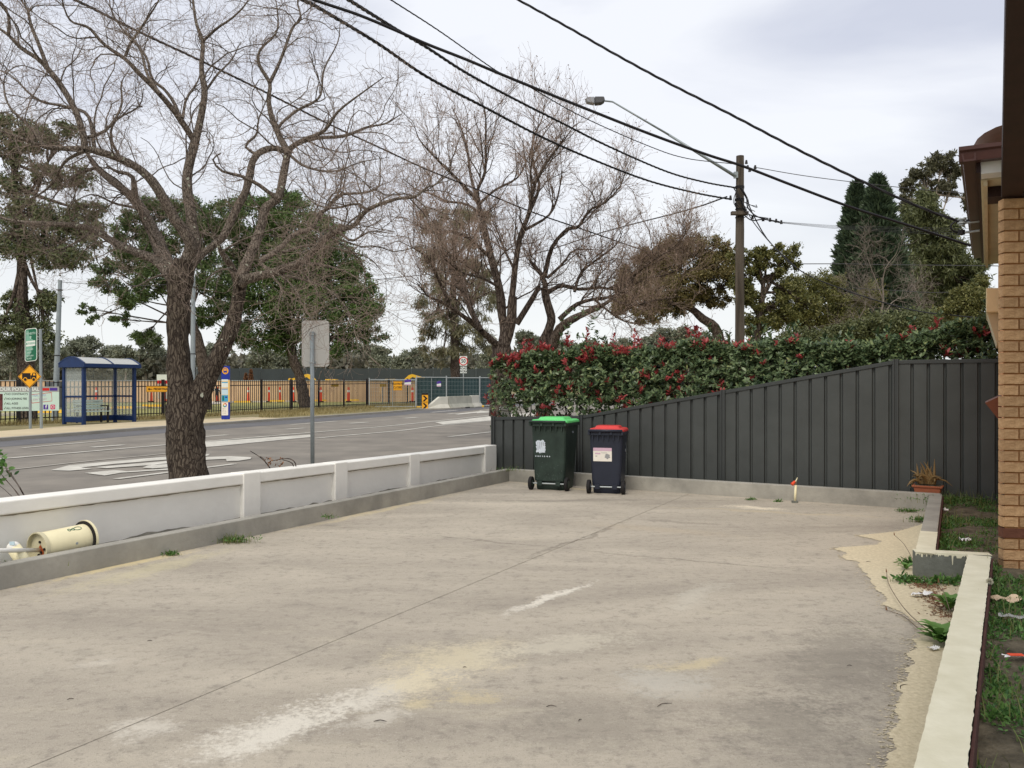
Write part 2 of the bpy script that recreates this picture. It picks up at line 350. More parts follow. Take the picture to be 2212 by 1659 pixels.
M['bin_navy'] = mat('bin_dark_navy', C(40, 44, 56), .45, .1, 6)
M['lid_green'] = mat('lid_bright_green', C(108, 214, 124), .4, .06, 6)
M['lid_red'] = mat('lid_red', C(206, 66, 62), .4, .06, 6)
M['rubber'] = mat('rubber', C(34, 32, 32), .8, .15, 10)
M['scuff'] = mat('scuffs', C(120, 132, 124), .8, .3, 20)
M['peel'] = mat('peeling_decal', C(205, 214, 222), .6, .12, 18)
M['stickerw'] = mat('sticker_white', C(232, 226, 214), .5, .05, 8)
M['stickerp'] = mat('sticker_pink', C(206, 172, 190), .5, .05, 8)
M['ink'] = mat('faint_ink', C(150, 150, 150), .6, .2, 30)
M['drum'] = mat('cream_enamel', C(238, 228, 188), .45, .06, 5)
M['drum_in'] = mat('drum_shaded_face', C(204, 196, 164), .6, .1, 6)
M['rust'] = mat('rust', C(160, 80, 40), .9, .35, 30)
M['hoard'] = mat('plywood_hoarding', C(206, 174, 138), .85, .1, .6)
M['terra'] = mat('terracotta', C(168, 100, 72), .8, .12, 8)
M['paper'] = mat('paper', C(238, 236, 232), .8, .05, 10)
M['paperb'] = mat('torn_packaging', C(214, 190, 160), .8, .2, 14)
M['sandm'] = mat('spilled_sand', C(202, 188, 156), 1, .10, 40, .004, 90, col2=C(220, 207, 176), detail=8)
M['chalk'] = mat('white_spill', C(216, 206, 186), 1, .1, 8)
M['skin'] = mat('skin', C(120, 80, 60), .7, .05, 4)
M['clothes'] = mat('black_jacket', C(34, 36, 42), .9, .1, 4)
M['dand'] = mat('dandelion_fluff', C(205, 200, 180), 1, .1, 60)
M['wood'] = mat('grey_wood', C(120, 104, 90), .9, .2, 4)

# ---------------------------------------------------------------- plan vectors of the yard
A0 = G(0, 1275)[:2]; B0 = (-.05, 13.93)
def mixp(p, q, t): return (p[0] + (q[0] - p[0]) * t, p[1] + (q[1] - p[1]) * t)
uL = Vector((B0[0] - A0[0], B0[1] - A0[1])).normalized(); nL = Vector((-uL.y, uL.x))     # nL points to the street
C0 = (5.24, 10.68); vB = Vector((C0[0] - B0[0], C0[1] - B0[1])).normalized(); nB = Vector((-vB.y, vB.x)) ; nB = nB if nB.y > 0 else -nB

# ---------------------------------------------------------------- ground, road, paths
def grid(name, x0, y0, x1, y1, nx, ny, z, m, amp=0, kind='structure', fr=.5):
    xs = np.linspace(x0, x1, nx); ys = np.linspace(y0, y1, ny); V = []
    for yy in ys:
        for xx in xs: V.append((xx, yy, z + (amp * mnoise.noise(Vector((xx * fr, yy * fr, 0))) if amp else 0)))
    idx = np.arange(nx * ny).reshape(ny, nx)
    F = np.stack([idx[:-1, :-1], idx[:-1, 1:], idx[1:, 1:], idx[1:, :-1]], -1).reshape(-1, 4)
    return tag(mesh_np(name, V, F, m, smooth=True), kind=kind)
grid('ground', -2500, -2500, 2500, 2500, 2, 2, -.06, M['ground'])

kerb_px = [(-260, 978), (-120, 965), (0, 954), (179, 940), (358, 926), (617.8, 908), (749, 899), (864, 890.5), (903, 886.5), (985, 884), (1080, 875), (1200, 868)]
kerb = [G(x, y)[:2] for x, y in kerb_px]
wallL = lambda s, off: (B0[0] + uL.x * s + nL.x * off, B0[1] + uL.y * s + nL.y * off)
near = [wallL(s, 4.6) for s in (-16, -6, 0, 10, 25, 50)]
def strip(name, a, b, z, m, n=60, kind='structure', parent=None):
    pa = spline(a, n); pb = spline(b, n); V = []; F = []
    for i in range(n): V += [(pa[i][0], pa[i][1], z), (pb[i][0], pb[i][1], z)]
    for i in range(n - 1): F.append((2 * i, 2 * i + 2, 2 * i + 3, 2 * i + 1))
    o = mesh_np(name, V, F, m, parent); return tag(o, kind=kind) if kind else o
rb = MB(); pts = [(-60, 4)] + [wallL(-20, 4.4)] + [wallL(0, 4.4), wallL(20, 4.2), (14, 48), (40, 92)] + [(20, 130)] + list(reversed(kerb)) + [(-60, -2)]
road = tag(MB().add([(p[0], p[1], 0) for p in [(-45, 2), wallL(-18, 4.4), wallL(0, 4.4), wallL(18, 4.2), (16, 60), (30, 120), (8, 120)] + list(reversed(kerb)) + [(-45, 12)]],
                    [tuple(range(8 + len(kerb)))]).build('road', M['asphalt']), kind='structure')
# darker outer lane band by the far kerb
strip('gutter_lane', [(p[0], p[1]) for p in kerb], [G(x, y + 12 - max(0, x) * .006)[:2] for x, y in kerb_px], .004, M['asphalt_dk'])
# kerb, footpath, verge
def off(pl, d):
    o = []
    for i in range(len(pl)):
        a = Vector(pl[max(0, i - 1)]); b = Vector(pl[min(len(pl) - 1, i + 1)]); t = (b - a).normalized(); o.append((pl[i][0] - t.y * d, pl[i][1] + t.x * d))
    return o
kb = MB()
sk = [tuple(p) for p in spline(kerb, 60)]; sk2 = [tuple(p) for p in spline(off(kerb, .18), 60)]
for i in range(59): kb.add([(*sk[i], -.05), (*sk[i + 1], -.05), (*sk2[i + 1], -.05), (*sk2[i], -.05), (*sk[i], .10), (*sk[i + 1], .10), (*sk2[i + 1], .11), (*sk2[i], .11)],
                           [(0, 1, 5, 4), (4, 5, 6, 7), (3, 7, 6, 2)])
tag(kb.build('kerb', M['kerbgrey']), kind='structure')
path_end = 6
pk = off(kerb, .18)[:path_end]; pk2 = [G(x, y, .1)[:2] for x, y in [(-260, 945), (-120, 938), (0, 931), (179, 918), (358, 908), (545, 901)]]
strip('footpath', pk, pk2, .10, M['path'])
verge_top = [G(x, y, .06)[:2] for x, y in [(-260, 925), (-120, 920), (0, 916), (179, 906), (300, 900), (520, 889), (700, 879), (800, 874), (903, 870), (1080, 866), (1200, 862)]]
strip('verge', off(kerb, .17), verge_top, .06, M['ground'])

def rline(name, pts, wd, z=.012, m='roadpaint', n=24):
    a = spline([G(x, y)[:2] for x, y in pts], n); t = nrm(np.gradient(a, axis=0)); nn = np.stack([-t[:, 1], t[:, 0]], 1) * wd / 2
    V = np.zeros((n, 2, 3)); V[:, 0, :2] = a - nn; V[:, 1, :2] = a + nn; V[:, :, 2] = z
    idx = np.arange(2 * n).reshape(n, 2); F = np.stack([idx[:-1, 0], idx[1:, 0], idx[1:, 1], idx[:-1, 1]], -1)
    return tag(mesh_np(name, V, F, M[m]), kind='structure')
def rpoly(name, pts, z=.012, m='roadpaint'):
    o = MB(); o.add([(*G(x, y)[:2], z) for x, y in pts][::-1], [tuple(range(len(pts)))]); return tag(o.build(name, M[m]), kind='structure')
for pts, wd in (([(49, 968.2), (229, 952.4)], .14), ([(197, 967), (266.7, 961.8)], .24), ([(-150, 1004), (18.7, 990.6), (362.5, 961.3), (434.5, 955), (749, 928.4), (864, 918.3), (1059, 897.4), (1180, 885)], .17),
                ([(678, 947.6), (749, 941), (864, 930.8), (940, 921), (1059, 909.3), (1180, 897)], .17), ([(970.7, 944), (1055, 934.3), (1150, 924)], .2),
                ([(628, 918), (726, 910.3)], .2), ([(615.7, 928), (658.4, 925)], .24), ([(757, 915), (792.8, 912.4)], .3), ([(437.6, 944.3), (490.7, 940)], .22),
                ([(873, 904), (903, 901.6)], .3), ([(932, 891), (988, 886.4)], .25), ([(966, 894.8), (984, 893.1)], .3), ([(1048, 887), (1074, 885.2)], .3),
                ([(250, 1035.8), (506, 1003)], .16)):
    rline('lane_marking', pts, wd)
rline('lane_marking', [(-100, 1026), (23, 1015.5), (184, 997.6), (359, 980.5), (434, 970)], .1, m='roadpaint_old')
rpoly('painted_island', [(380, 961), (434.5, 955.8), (669.9, 939.6), (673, 944.6), (434.5, 968), (380, 974)])
rpoly('painted_island', [(939.4, 912.4), (957, 917.8), (1060, 908.4), (1180, 895), (1180, 889), (1059, 899.6), (1000, 906.5)])
rpoly('direction_arrow', [(981, 894.5), (1036, 888.6), (1036, 887.2), (1072, 890.2), (1030, 893.2), (1030, 891.8), (990, 896)])
# stretched road symbol beside the tree trunk
rpoly('road_symbol', [(109, 1017), (150, 1006), (260, 996), (360, 987.6), (430, 981.5), (453, 981.5), (450, 985), (430, 988), (360, 994), (250, 1003), (175, 1011), (200, 1014), (150, 1018)])
rpoly('road_symbol', [(205, 1011), (260, 1006), (360, 997.5), (440, 988.5), (500, 987), (543, 989), (541, 993), (515, 997), (490, 998), (488, 993), (450, 994.5), (360, 1004), (230, 1013)], .016)
rpoly('road_symbol', [(183, 1023), (247, 1016.4), (275, 1019.5), (375, 1012), (378, 1015), (262, 1022.5), (226, 1028.5)])
rpoly('road_symbol', [(308, 1012), (318, 1007.5), (350, 1003.5), (380, 1001.5), (380, 1010.5), (330, 1013.5)], .016)
for x, y in ((508, 0),):
    pass

# ---------------------------------------------------------------- driveway slab (four cast panels, stains and darker patches in the material)
def slab_material():
    m = bpy.data.materials.new('driveway_concrete'); m.use_nodes = True; t = m.node_tree; b = t.nodes['Principled BSDF']; N = t.nodes.new; Lk = t.links.new
    b.inputs['Roughness'].default_value = .9; b.inputs['Specular IOR Level'].default_value = .2
    g = N('ShaderNodeNewGeometry'); pos = g.outputs['Position']
    def nz(scale, det=6, vec=None, ro=.6, dist=0):
        n = N('ShaderNodeTexNoise'); n.inputs['Scale'].default_value = scale; n.inputs['Detail'].default_value = det; n.inputs['Roughness'].default_value = ro
        n.inputs['Distortion'].default_value = dist; Lk(vec or pos, n.inputs[0]); return n
    def mapr(v, a, c, d=0, e=1):
        r = N('ShaderNodeMapRange'); r.interpolation_type = 'SMOOTHSTEP'; r.inputs['From Min'].default_value = a; r.inputs['From Max'].default_value = c
        r.inputs['To Min'].default_value = d; r.inputs['To Max'].default_value = e; Lk(v, r.inputs['Value']); return r.outputs[0]
    def mul(a, c):
        q = N('ShaderNodeMath'); q.operation = 'MULTIPLY'; Lk(a, q.inputs[0])
        if isinstance(c, float): q.inputs[1].default_value = c
        else: Lk(c, q.inputs[1])
        return q.outputs[0]
    def mixc(f, a, col):
        q = N('ShaderNodeMix'); q.data_type = 'RGBA'; Lk(f, q.inputs[0]); Lk(a, q.inputs[6]); q.inputs[7].default_value = col; return q.outputs[2]
    rot = N('ShaderNodeMapping'); rot.inputs['Rotation'].default_value = (0, 0, R(-62)); rot.inputs['Scale'].default_value = (.45, 1.5, 1); Lk(pos, rot.inputs[0])
    big = nz(.8, 7, rot.outputs[0], .62, .5)
    rr = N('ShaderNodeValToRGB'); rr.color_ramp.elements[0].position = .3; rr.color_ramp.elements[1].position = .72
    rr.color_ramp.elements[0].color = C(160, 151, 137); rr.color_ramp.elements[1].color = C(195, 185, 167); Lk(big.outputs[0], rr.inputs[0]); col = rr.outputs[0]
    tone = nz(3.5, 5, None, .7); col = mixc(mul(mapr(tone.outputs[0], .5, .72), .35), col, C(128, 122, 112))
    n3 = nz(2.2, 8, rot.outputs[0], .75); col = mixc(mul(mapr(n3.outputs[0], .54, .7), .45), col, C(196, 186, 164))
    mid = nz(14, 6, None, .75); col = mixc(mul(mapr(mid.outputs[0], .5, .66), .42), col, C(132, 123, 113)); mid2 = nz(20, 6, rot.outputs[0], .75); col = mixc(mul(mapr(mid2.outputs[0], .52, .68), .4), col, C(198, 189, 170))
    sp = nz(70, 4, None, .9); col = mixc(mul(mapr(sp.outputs[0], .56, .66), .7), col, C(108, 102, 94))
    sp2 = nz(80, 2, None, .8); col = mixc(mul(mapr(sp2.outputs[0], .6, .7), .6), col, C(206, 198, 182))
    wob = nz(1.6, 5); wv = N('ShaderNodeVectorMath'); wv.operation = 'MULTIPLY_ADD'; Lk(wob.outputs['Color'], wv.inputs[0]); wv.inputs[1].default_value = (.5, .5, 0); Lk(pos, wv.inputs[2])
    br = nz(9, 7, None, .75); fine = nz(38, 4, None, .7)
    white = C(216, 209, 194); yel = C(214, 198, 156); dark = C(122, 116, 106)
    ST = [((395, 1655), (740, 1515), .22, 1.0, white), ((640, 1560), (1000, 1440), .26, .8, white), ((830, 1440), (1130, 1400), .42, .75, C(208, 196, 166)), ((800, 1490), (1000, 1465), .3, .45, yel),
          ((1000, 1420), (1400, 1370), .2, .6, C(206, 198, 178)), ((1085, 1330), (1290, 1255), .07, 1.0, white), ((1340, 1470), (1520, 1480), .3, .5, C(196, 192, 180)),
          ((1380, 1445), (1560, 1420), .12, .5, yel), ((880, 1525), (960, 1512), .09, .5, yel), ((1000, 1495), (1090, 1515), .13, .45, yel),
          ((240, 1600), (380, 1565), .18, .6, white), ((1440, 1320), (1560, 1255), .18, .5, C(200, 194, 178)), ((430, 1185), (60, 1265), .16, .9, yel), ((100, 1290), (520, 1180), .25, .45, C(206, 196, 158)),
          ((600, 1150), (1000, 1065), .12, .5, yel), ((1120, 1042), (1300, 1062), .12, .55, yel), ((1400, 1092), (1990, 1122), .12, .4, C(196, 180, 146)), ((1560, 1093), (1700, 1101), .2, .9, C(226, 214, 190)),
          ((1000, 1083), (1450, 1078), .16, .5, dark), ((1370, 1120), (1560, 1135), .1, .45, dark), ((1850, 1330), (1780, 1560), .5, .45, dark), ((1560, 1500), (1850, 1640), .6, .45, dark), ((1100, 1530), (1500, 1640), .55, .3, dark),  # the broad entries darken the near right part of the slab
          ((859, 1152), (1206, 1183), .03, .4, C(110, 103, 92)), ((1206, 1183), (1857, 1247), .03, .45, C(110, 103, 92)), ((1100, 1225), (1365, 1118), .05, .5, C(110, 103, 92)), ((150, 1440), (230, 1425), .12, .35, white), ((700, 1590), (900, 1530), .12, .5, white), ((1240, 1130), (1620, 1160), .3, .2, C(200, 180, 148))]
    for (p, q, hw, s, cc) in ST:
        a = Vector(G(*p)); c = Vector(G(*q)); mid = (a + c) / 2; d = c - a
        mp = N('ShaderNodeMapping'); mp.vector_type = 'TEXTURE'; mp.inputs['Location'].default_value = (mid.x + .25, mid.y + .25, 0)
        mp.inputs['Rotation'].default_value = (0, 0, math.atan2(d.y, d.x)); mp.inputs['Scale'].default_value = (d.length * .58 + .05, hw, 1e3)
        Lk(wv.outputs[0], mp.inputs[0]); ln = N('ShaderNodeVectorMath'); ln.operation = 'LENGTH'; Lk(mp.outputs[0], ln.inputs[0])
        fq = N('ShaderNodeMapRange'); fq.inputs['From Min'].default_value = 1.25; fq.inputs['From Max'].default_value = 0; fq.inputs['To Max'].default_value = .95; Lk(ln.outputs['Value'], fq.inputs['Value'])
        ad = N('ShaderNodeMath'); ad.operation = 'MULTIPLY_ADD'; ad.inputs[1].default_value = 1.5; Lk(br.outputs[0], ad.inputs[0]); Lk(fq.outputs[0], ad.inputs[2])
        ad2 = N('ShaderNodeMath'); ad2.operation = 'MULTIPLY_ADD'; ad2.inputs[1].default_value = 1.3; Lk(fine.outputs[0], ad2.inputs[0]); Lk(ad.outputs[0], ad2.inputs[2])
        gate = mapr(fq.outputs[0], .0, .3)
        f3 = mul(mul(mapr(ad2.outputs[0], 1.62, 2.25), gate), float(s)); col = mixc(f3, col, cc)
    Lk(col, b.inputs['Base Color'])
    bp = N('ShaderNodeBump'); bp.inputs['Distance'].default_value = .006; bp.inputs['Strength'].default_value = .9; Lk(sp.outputs[0], bp.inputs['Height']); Lk(bp.outputs[0], b.inputs['Normal'])
    return m
M['slab'] = slab_material()
drive = empty('driveway', (1, 6, 0)); drive['kind'] = 'structure'
J = Vector(G(1206, 1183.6)[:2]); du = (Vector(G(1365, 1118)[:2]) - Vector(G(62, 1659)[:2])).normalized(); dv = (Vector(G(1857, 1247)[:2]) - Vector(G(859, 1152)[:2])).normalized()
g = .0035
for su in (-1, 1):
    for sv in (-1, 1):
        lu = 5.6 if su > 0 else 11; lv = 5.2 if sv > 0 else 5.0
        if su < 0 and sv > 0: lv = 7
        a = J + du * su * g + dv * sv * g; c2 = J + du * su * lu + dv * sv * g; e = J + du * su * lu + dv * sv * lv; f = J + du * su * g + dv * sv * lv
        q = [a, c2, e, f]; q = q if su * sv < 0 else q[::-1]
        MB().slab([tuple(x) for x in q], -.10, 0).build('slab_panel', M['slab'], drive, world=True)
tag(MB().box(-9, -8, -.2, 8, 15, -.02).build('subgrade', M['soil']), kind='structure')

# ---------------------------------------------------------------- concrete edging
def pt(p, d, s): return (p[0] + d[0] * s, p[1] + d[1] * s)
ed = empty('concrete_edging', (*A0, 0), label='long low grey concrete edging in front of the white wall', cat='edging')
LA = pt(A0, -uL, 9.0); LB = pt(B0, (0, 0), 0)
MB().obox(LA, pt(B0, uL, .1), .13, -.05, (.172, .195)).build('edging', M['edging'], ed, world=True, bevel=.008)
ed2 = empty('concrete_edging', (*mixp(B0, C0, .5), 0), label='low grey concrete edging along the foot of the charcoal steel fence', cat='edging')
MB().obox(pt(B0, vB, .0), pt(C0, vB, .12), .13, -.05, (.197, .205)).build('edging', M['edging'], ed2, world=True, bevel=.008)
# right edging: plan corners
IN0 = C0; IN1 = (3.27, 6.90); ST1 = (3.68, 6.78); IN2 = (3.64, 6.80)
ed3 = empty('painted_edging', (*IN1, 0), label='concrete edging with cream painted top stepping along the weedy garden bed', cat='edging')
ur = Vector((C0[0] - IN1[0], C0[1] - IN1[1])).normalized()
un = Vector((3.64 - 1.417, 6.80 - 3.0)).normalized()
hR = .206
IN3 = pt(IN2, -un, 8.5)
MB().obox(pt(IN1, ur, .125), pt(C0, ur, -.02), -.14, -.05, hR).build('edging', M['edging'], ed3, world=True, bevel=.006)
wv_ = Vector((ST1[0] - IN1[0], ST1[1] - IN1[1])).normalized()
MB().obox(pt(IN1, wv_, -.002), pt(IN1, wv_, .56), .13, -.05, hR - .003).build('edging', M['edging_dk'], ed3, world=True, bevel=.004)
MB().obox(IN3, pt(IN2, un, -.0), -.16, -.05, hR - .001).build('edging', M['edging_dk'], ed3, world=True, bevel=.004)
def paint(pl, z, rng=random):
    # irregular thin coat with wandering edges: pl = list of (left, right) points
    V = []; F = []
    for l, r in pl:
        j1 = .004 * mnoise.noise(Vector((l[0] * 14, l[1] * 14, 0))); j2 = .004 * mnoise.noise(Vector((l[0] * 18, l[1] * 18, 3))) + random.uniform(-.0012, .0012); d = Vector((r[0] - l[0], r[1] - l[1])).normalized()
        V += [(l[0] + d.x * j1, l[1] + d.y * j1, z), (r[0] + d.x * j2, r[1] + d.y * j2, z)]
    for i in range(len(pl) - 1): F.append((2 * i, 2 * i + 1, 2 * i + 3, 2 * i + 2))
    return V, F
nr = Vector((ur.y, -ur.x)); nn_ = Vector((un.y, -un.x))
V, F = paint([(pt(pt(IN1, ur, s), nr, -.002), pt(pt(IN1, ur, s), nr, .142)) for s in np.linspace(-.005, 1.15, 60)], hR + .003)
MB().add(V, F).build('paint_coat', M['cream_paint'], ed3, world=True)
V, F = paint([(pt(IN3, un, s), pt(pt(IN3, un, s), nn_, .162)) for s in np.linspace(0, 8.5, 600)], hR + .003)
MB().add(V, F).build('paint_coat', M['cream_paint'], ed3, world=True)
nw = Vector((-wv_.y, wv_.x))
V, F = paint([(pt(IN1, wv_, s), pt(pt(IN1, wv_, s), nw, .13)) for s in np.linspace(-.003, .56, 40)], hR + .0045)
MB().add(V, F).build('paint_coat', M['cream_paint'], ed3, world=True)
# paint lip with drips on the step's face
dr = MB(); xs = np.linspace(0, .42, 90); rng = np.random.default_rng(3)
dep = .006 + .008 * np.abs(rng.normal(size=90)); dep[10:12] = .035; dep[17:19] = .03; dep[24] = .04; dep[45:52] = .02; dep[64:72] = .03; dep[57:59] = .085; dep[80] = .03
for i in range(89):
    p0 = pt(pt(IN1, wv_, xs[i]), nw, -.0035); p1 = pt(pt(IN1, wv_, xs[i + 1]), nw, -.0035)
    dr.add([(*p0, hR + .0045), (*p0, hR - dep[i]), (*p1, hR - dep[i + 1]), (*p1, hR + .0045)], [(0, 1, 2, 3)])
dr.build('paint_drip', M['cream_paint'], ed3, world=True)
# stained soil side of the painted edging
MB().obox(pt(pt(IN3, nn_, .165), un, 0), pt(pt(IN2, nn_, .165), un, 0), -.012, 0, hR - .012).build('stained_side', M['redbrown'], ed3, world=True)
MB().obox(pt(pt(IN1, nr, .145), ur, .1), pt(pt(IN1, nr, .145), ur, 4.2), -.012, 0, hR - .012).build('stained_side', M['redbrown'], ed3, world=True)

# ---------------------------------------------------------------- white rendered wall
wall = empty('rendered_wall', (*wallL(-4, .6), 0), label='long low white rendered wall with recessed panels and piers beside the road', cat='wall')
def onwall(px, off):      # distance s along the wall line where pixel column px crosses it
    sl = (px - CX) / FX; p = wallL(0, off); return (sl * p[1] - p[0]) / (uL.x - sl * uL.y)
OF = .46
def wz(s, near_, far_):   # height varying along the wall
    t = (s + 8.14) / 8.3; return near_ + (far_ - near_) * t
zt = lambda s: wz(s, .612, .55); 
s_end = onwall(1072, OF); s_st = -16.0
def wbox(s0, s1, o0, o1, z0f, z1f, name, m, bv=.006):
    p, q = wallL(s0, o0), wallL(s1, o0)
    return MB().obox(p, q, o1 - o0, (z0f(s0), z0f(s1)), (z1f(s0), z1f(s1))).build(name, M[m], wall, world=True, bevel=bv)
wbox(s_st, s_end, OF, OF + .25, lambda s: zt(s) - .115, zt, 'coping', 'whitewall', .012)
wbox(s_st, s_end, OF + .045, OF + .24, lambda s: -.06, lambda s: zt(s) - .115, 'wall_body', 'whitewall')
for a, b in ((525, 562), (723, 750), (885, 906), (1047, 1071.5)):
    s0, s1 = onwall(a, OF), onwall(b, OF)
    wbox(s0, s1, OF - .012, OF + .2, lambda s: -.05, lambda s: zt(s) + .008, 'pier', 'whitewall', .01)
wbox(-12.9, -12.5, OF - .012, OF + .2, lambda s: -.05, lambda s: zt(s) + .008, 'pier', 'whitewall', .01)
# bare crumbling render at the foot
fr = Bag(); ss = np.linspace(-14, s_end, 240); top = np.array([.115 + .035 * mnoise.noise(Vector((s * 1.3, 0, 0))) + .02 * mnoise.noise(Vector((s * 7, 3, 0))) for s in ss])
V = []; 
for s, t_ in zip(ss, top): p = wallL(s, OF + .041); V += [(p[0], p[1], -.05), (p[0], p[1], t_)]
fr.add(np.array(V), np.array([(2 * i, 2 * i + 2, 2 * i + 3, 2 * i + 1) for i in range(239)])); fr.build('bare_foot', M['wallfoot'], wall, smooth=False)
wsb = Bag(); tp2 = np.array([.010 + .018 * abs(mnoise.noise(Vector((s * 2.1, 9, 0)))) + .010 * abs(mnoise.noise(Vector((s * 11, 5, 0)))) for s in ss]); V = []
for s, t_ in zip(ss, tp2): p = wallL(s, OF + .042); V += [(p[0], p[1], zt(s) - .115 - t_), (p[0], p[1], zt(s) - .114)]
wsb.add(np.array(V), np.array([(2 * i, 2 * i + 2, 2 * i + 3, 2 * i + 1) for i in range(239)])); wsb.build('weather_stain', mat('weather_stain', C(150, 142, 126), .95, .3, 8), wall, smooth=False)
# soil in the slot between edging and wall
tag(MB().obox(wallL(-14, .12), wallL(s_end, .12), .35, -.1, .085).build('soil_strip', M['soil']), kind='structure')
tag(MB().obox(pt(pt(B0, vB, -.6), nB, .12), pt(pt(B0, vB, 6.2), nB, .12), 1.6 if (-vB.y * nB.x + vB.x * nB.y) > 0 else -1.6, -.1, .1).build('garden_soil', M['soil']), kind='structure')

# ---------------------------------------------------------------- charcoal steel fence
F0 = Vector((B0[0] + nB.x * .5, B0[1] + nB.y * .5))
def fpt(px):
    sl = (px - CX) / FX; t = (sl * F0.y - F0.x) / (vB.x - sl * vB.y); return t
posts = [fpt(1066), fpt(1255), fpt(1562), fpt(1935)]; posts.append(posts[-1] + 2.4)
def ftop(t):
    Y = F0.y + vB.y * t
    ks = [(fpt(1066), 900), (fpt(1255), 898)]
    zs = [(posts[0], H - 66 / FX * (F0.y + vB.y * posts[0])), (posts[1], H - 63 / FX * (F0.y + vB.y * posts[1])), (posts[3], H + 57 / FX * (F0.y + vB.y * posts[3])), (posts[4], H + 60 / FX * (F0.y + vB.y * fpt(2150)))]
    for (a, za), (b, zb) in zip(zs, zs[1:]):
        if t <= b: return za + (zb - za) * (t - a) / (b - a)
    return zs[-1][1]
fe = empty('steel_fence', (F0.x, F0.y, 0), label='charcoal ribbed steel fence rising to the right in front of the red tipped hedge', cat='fence')
def fq(t, d, z): return (F0.x + vB.x * t + nB.x * d, F0.y + vB.y * t + nB.y * d, z)
for i in range(4):
    a, b = posts[i] + .035, posts[i + 1] - .035; n = max(1, round((b - a) / .2)); st = (b - a) / n
    for j in range(n):
        t = a + j * st; prof = [(0, .0), (.73, .0), (.76, .036), (.86, .036), (.95, .0), (1.0, .0)]
        V = []; Fq = []
        for (q, d) in prof:
            tt = t + q * st; V += [fq(tt, d, .10), fq(tt, d, ftop(tt) - .03), fq(tt, d + .004, .10), fq(tt, d + .004, ftop(tt) - .03)]
        for k in range(5):
            o = 4 * k; Fq += [(o, o + 4, o + 5, o + 1), (o + 2, o + 3, o + 7, o + 6)]
        MB().add(V, Fq).build('panel', M['fence'], fe, world=True)
    def rail(z0f, z1f, d0, d1, nm):
        V = [fq(a, d0, z0f(a)), fq(b, d0, z0f(b)), fq(b, d1, z0f(b)), fq(a, d1, z0f(a)), fq(a, d0, z1f(a)), fq(b, d0, z1f(b)), fq(b, d1, z1f(b)), fq(a, d1, z1f(a))]
        MB().add(V, [(0, 3, 2, 1), (4, 5, 6, 7), (0, 1, 5, 4), (1, 2, 6, 5), (2, 3, 7, 6), (3, 0, 4, 7)]).build(nm, M['fence_dk'], fe, world=True, bevel=.004)
    rail(lambda t: ftop(t) - .05, lambda t: ftop(t), -.014, .052, 'top_rail')
    rail(lambda t: .08, lambda t: .14, -.014, .052, 'bottom_rail')
for i, t in enumerate(posts):
    for s0, s1, d0, d1 in ((-.034, .034, -.02, .06), (-.012, .012, -.028, -.02), (-.034, -.026, -.026, -.02), (.026, .034, -.026, -.02)):
        pass
    V = MB()
    for (s0, s1, d0) in ((-.034, -.014, -.03), (-.012, .012, -.018), (.014, .034, -.03)):
        z = ftop(t) + .015
        v = [fq(t + s0, d0, 0), fq(t + s1, d0, 0), fq(t + s1, .06, 0), fq(t + s0, .06, 0), fq(t + s0, d0, z), fq(t + s1, d0, z), fq(t + s1, .06, z), fq(t + s0, .06, z)]
        V.add(v, [(0, 3, 2, 1), (4, 5, 6, 7), (0, 1, 5, 4), (1, 2, 6, 5), (2, 3, 7, 6), (3, 0, 4, 7)])
    V.build('post', M['fence_dk'], fe, world=True)

# ---------------------------------------------------------------- brick house on the right
hu = Vector((.49, .872)).normalized(); hw = Vector((.988, -.155)).normalized()
HC = Vector((3.868, 6.70))
house = empty('brick_house', (HC.x, HC.y, 0), label='tan brick house corner with brown gutter and cream eaves at the right edge', cat='house')
def hp(a, b, z): return (HC.x + hw.x * a + hu.x * b, HC.y + hw.y * a + hu.y * b, z)       # a across the front, b along the side
def hbox(a0, a1, b0, b1, z0, z1):
    return ([hp(a0, b0, z0), hp(a1, b0, z0), hp(a1, b1, z0), hp(a0, b1, z0), hp(a0, b0, z1), hp(a1, b0, z1), hp(a1, b1, z1), hp(a0, b1, z1)],
            [(0, 3, 2, 1), (4, 5, 6, 7), (0, 1, 5, 4), (1, 2, 6, 5), (2, 3, 7, 6), (3, 0, 4, 7)])
MB().add(*hbox(.008, 1.5, .012, 5.3, -.05, 3.02)).build('wall', M['mortar'], house, world=True)
ch = .0865; bl = .24
shared = {}
def brick_mesh(w_):
    k = round(w_, 3)
    if k not in shared:
        me = bpy.data.meshes.new('brick'); b = MB(); e = .003
        x1 = w_
        fr_ = [(0, 0, e), (x1, 0, e)]
        v = [(e, 0, e), (x1 - e, 0, e), (x1 - e, 0, .076 - e), (e, 0, .076 - e), (0, .004, 0), (x1, .004, 0), (x1, .004, .076), (0, .004, .076), (0, .1, 0), (x1, .1, 0), (x1, .1, .076), (0, .1, .076)]
        f = [(0, 1, 2, 3), (4, 5, 1, 0), (5, 6, 2, 1), (6, 7, 3, 2), (7, 4, 0, 3), (8, 9, 5, 4), (9, 10, 6, 5), (10, 11, 7, 6), (11, 8, 4, 7)]
        me.from_pydata(v, [], f); me.update(); shared[k] = me
    return shared[k]
rotf = math.atan2(hw.y, hw.x)
dkm = {}
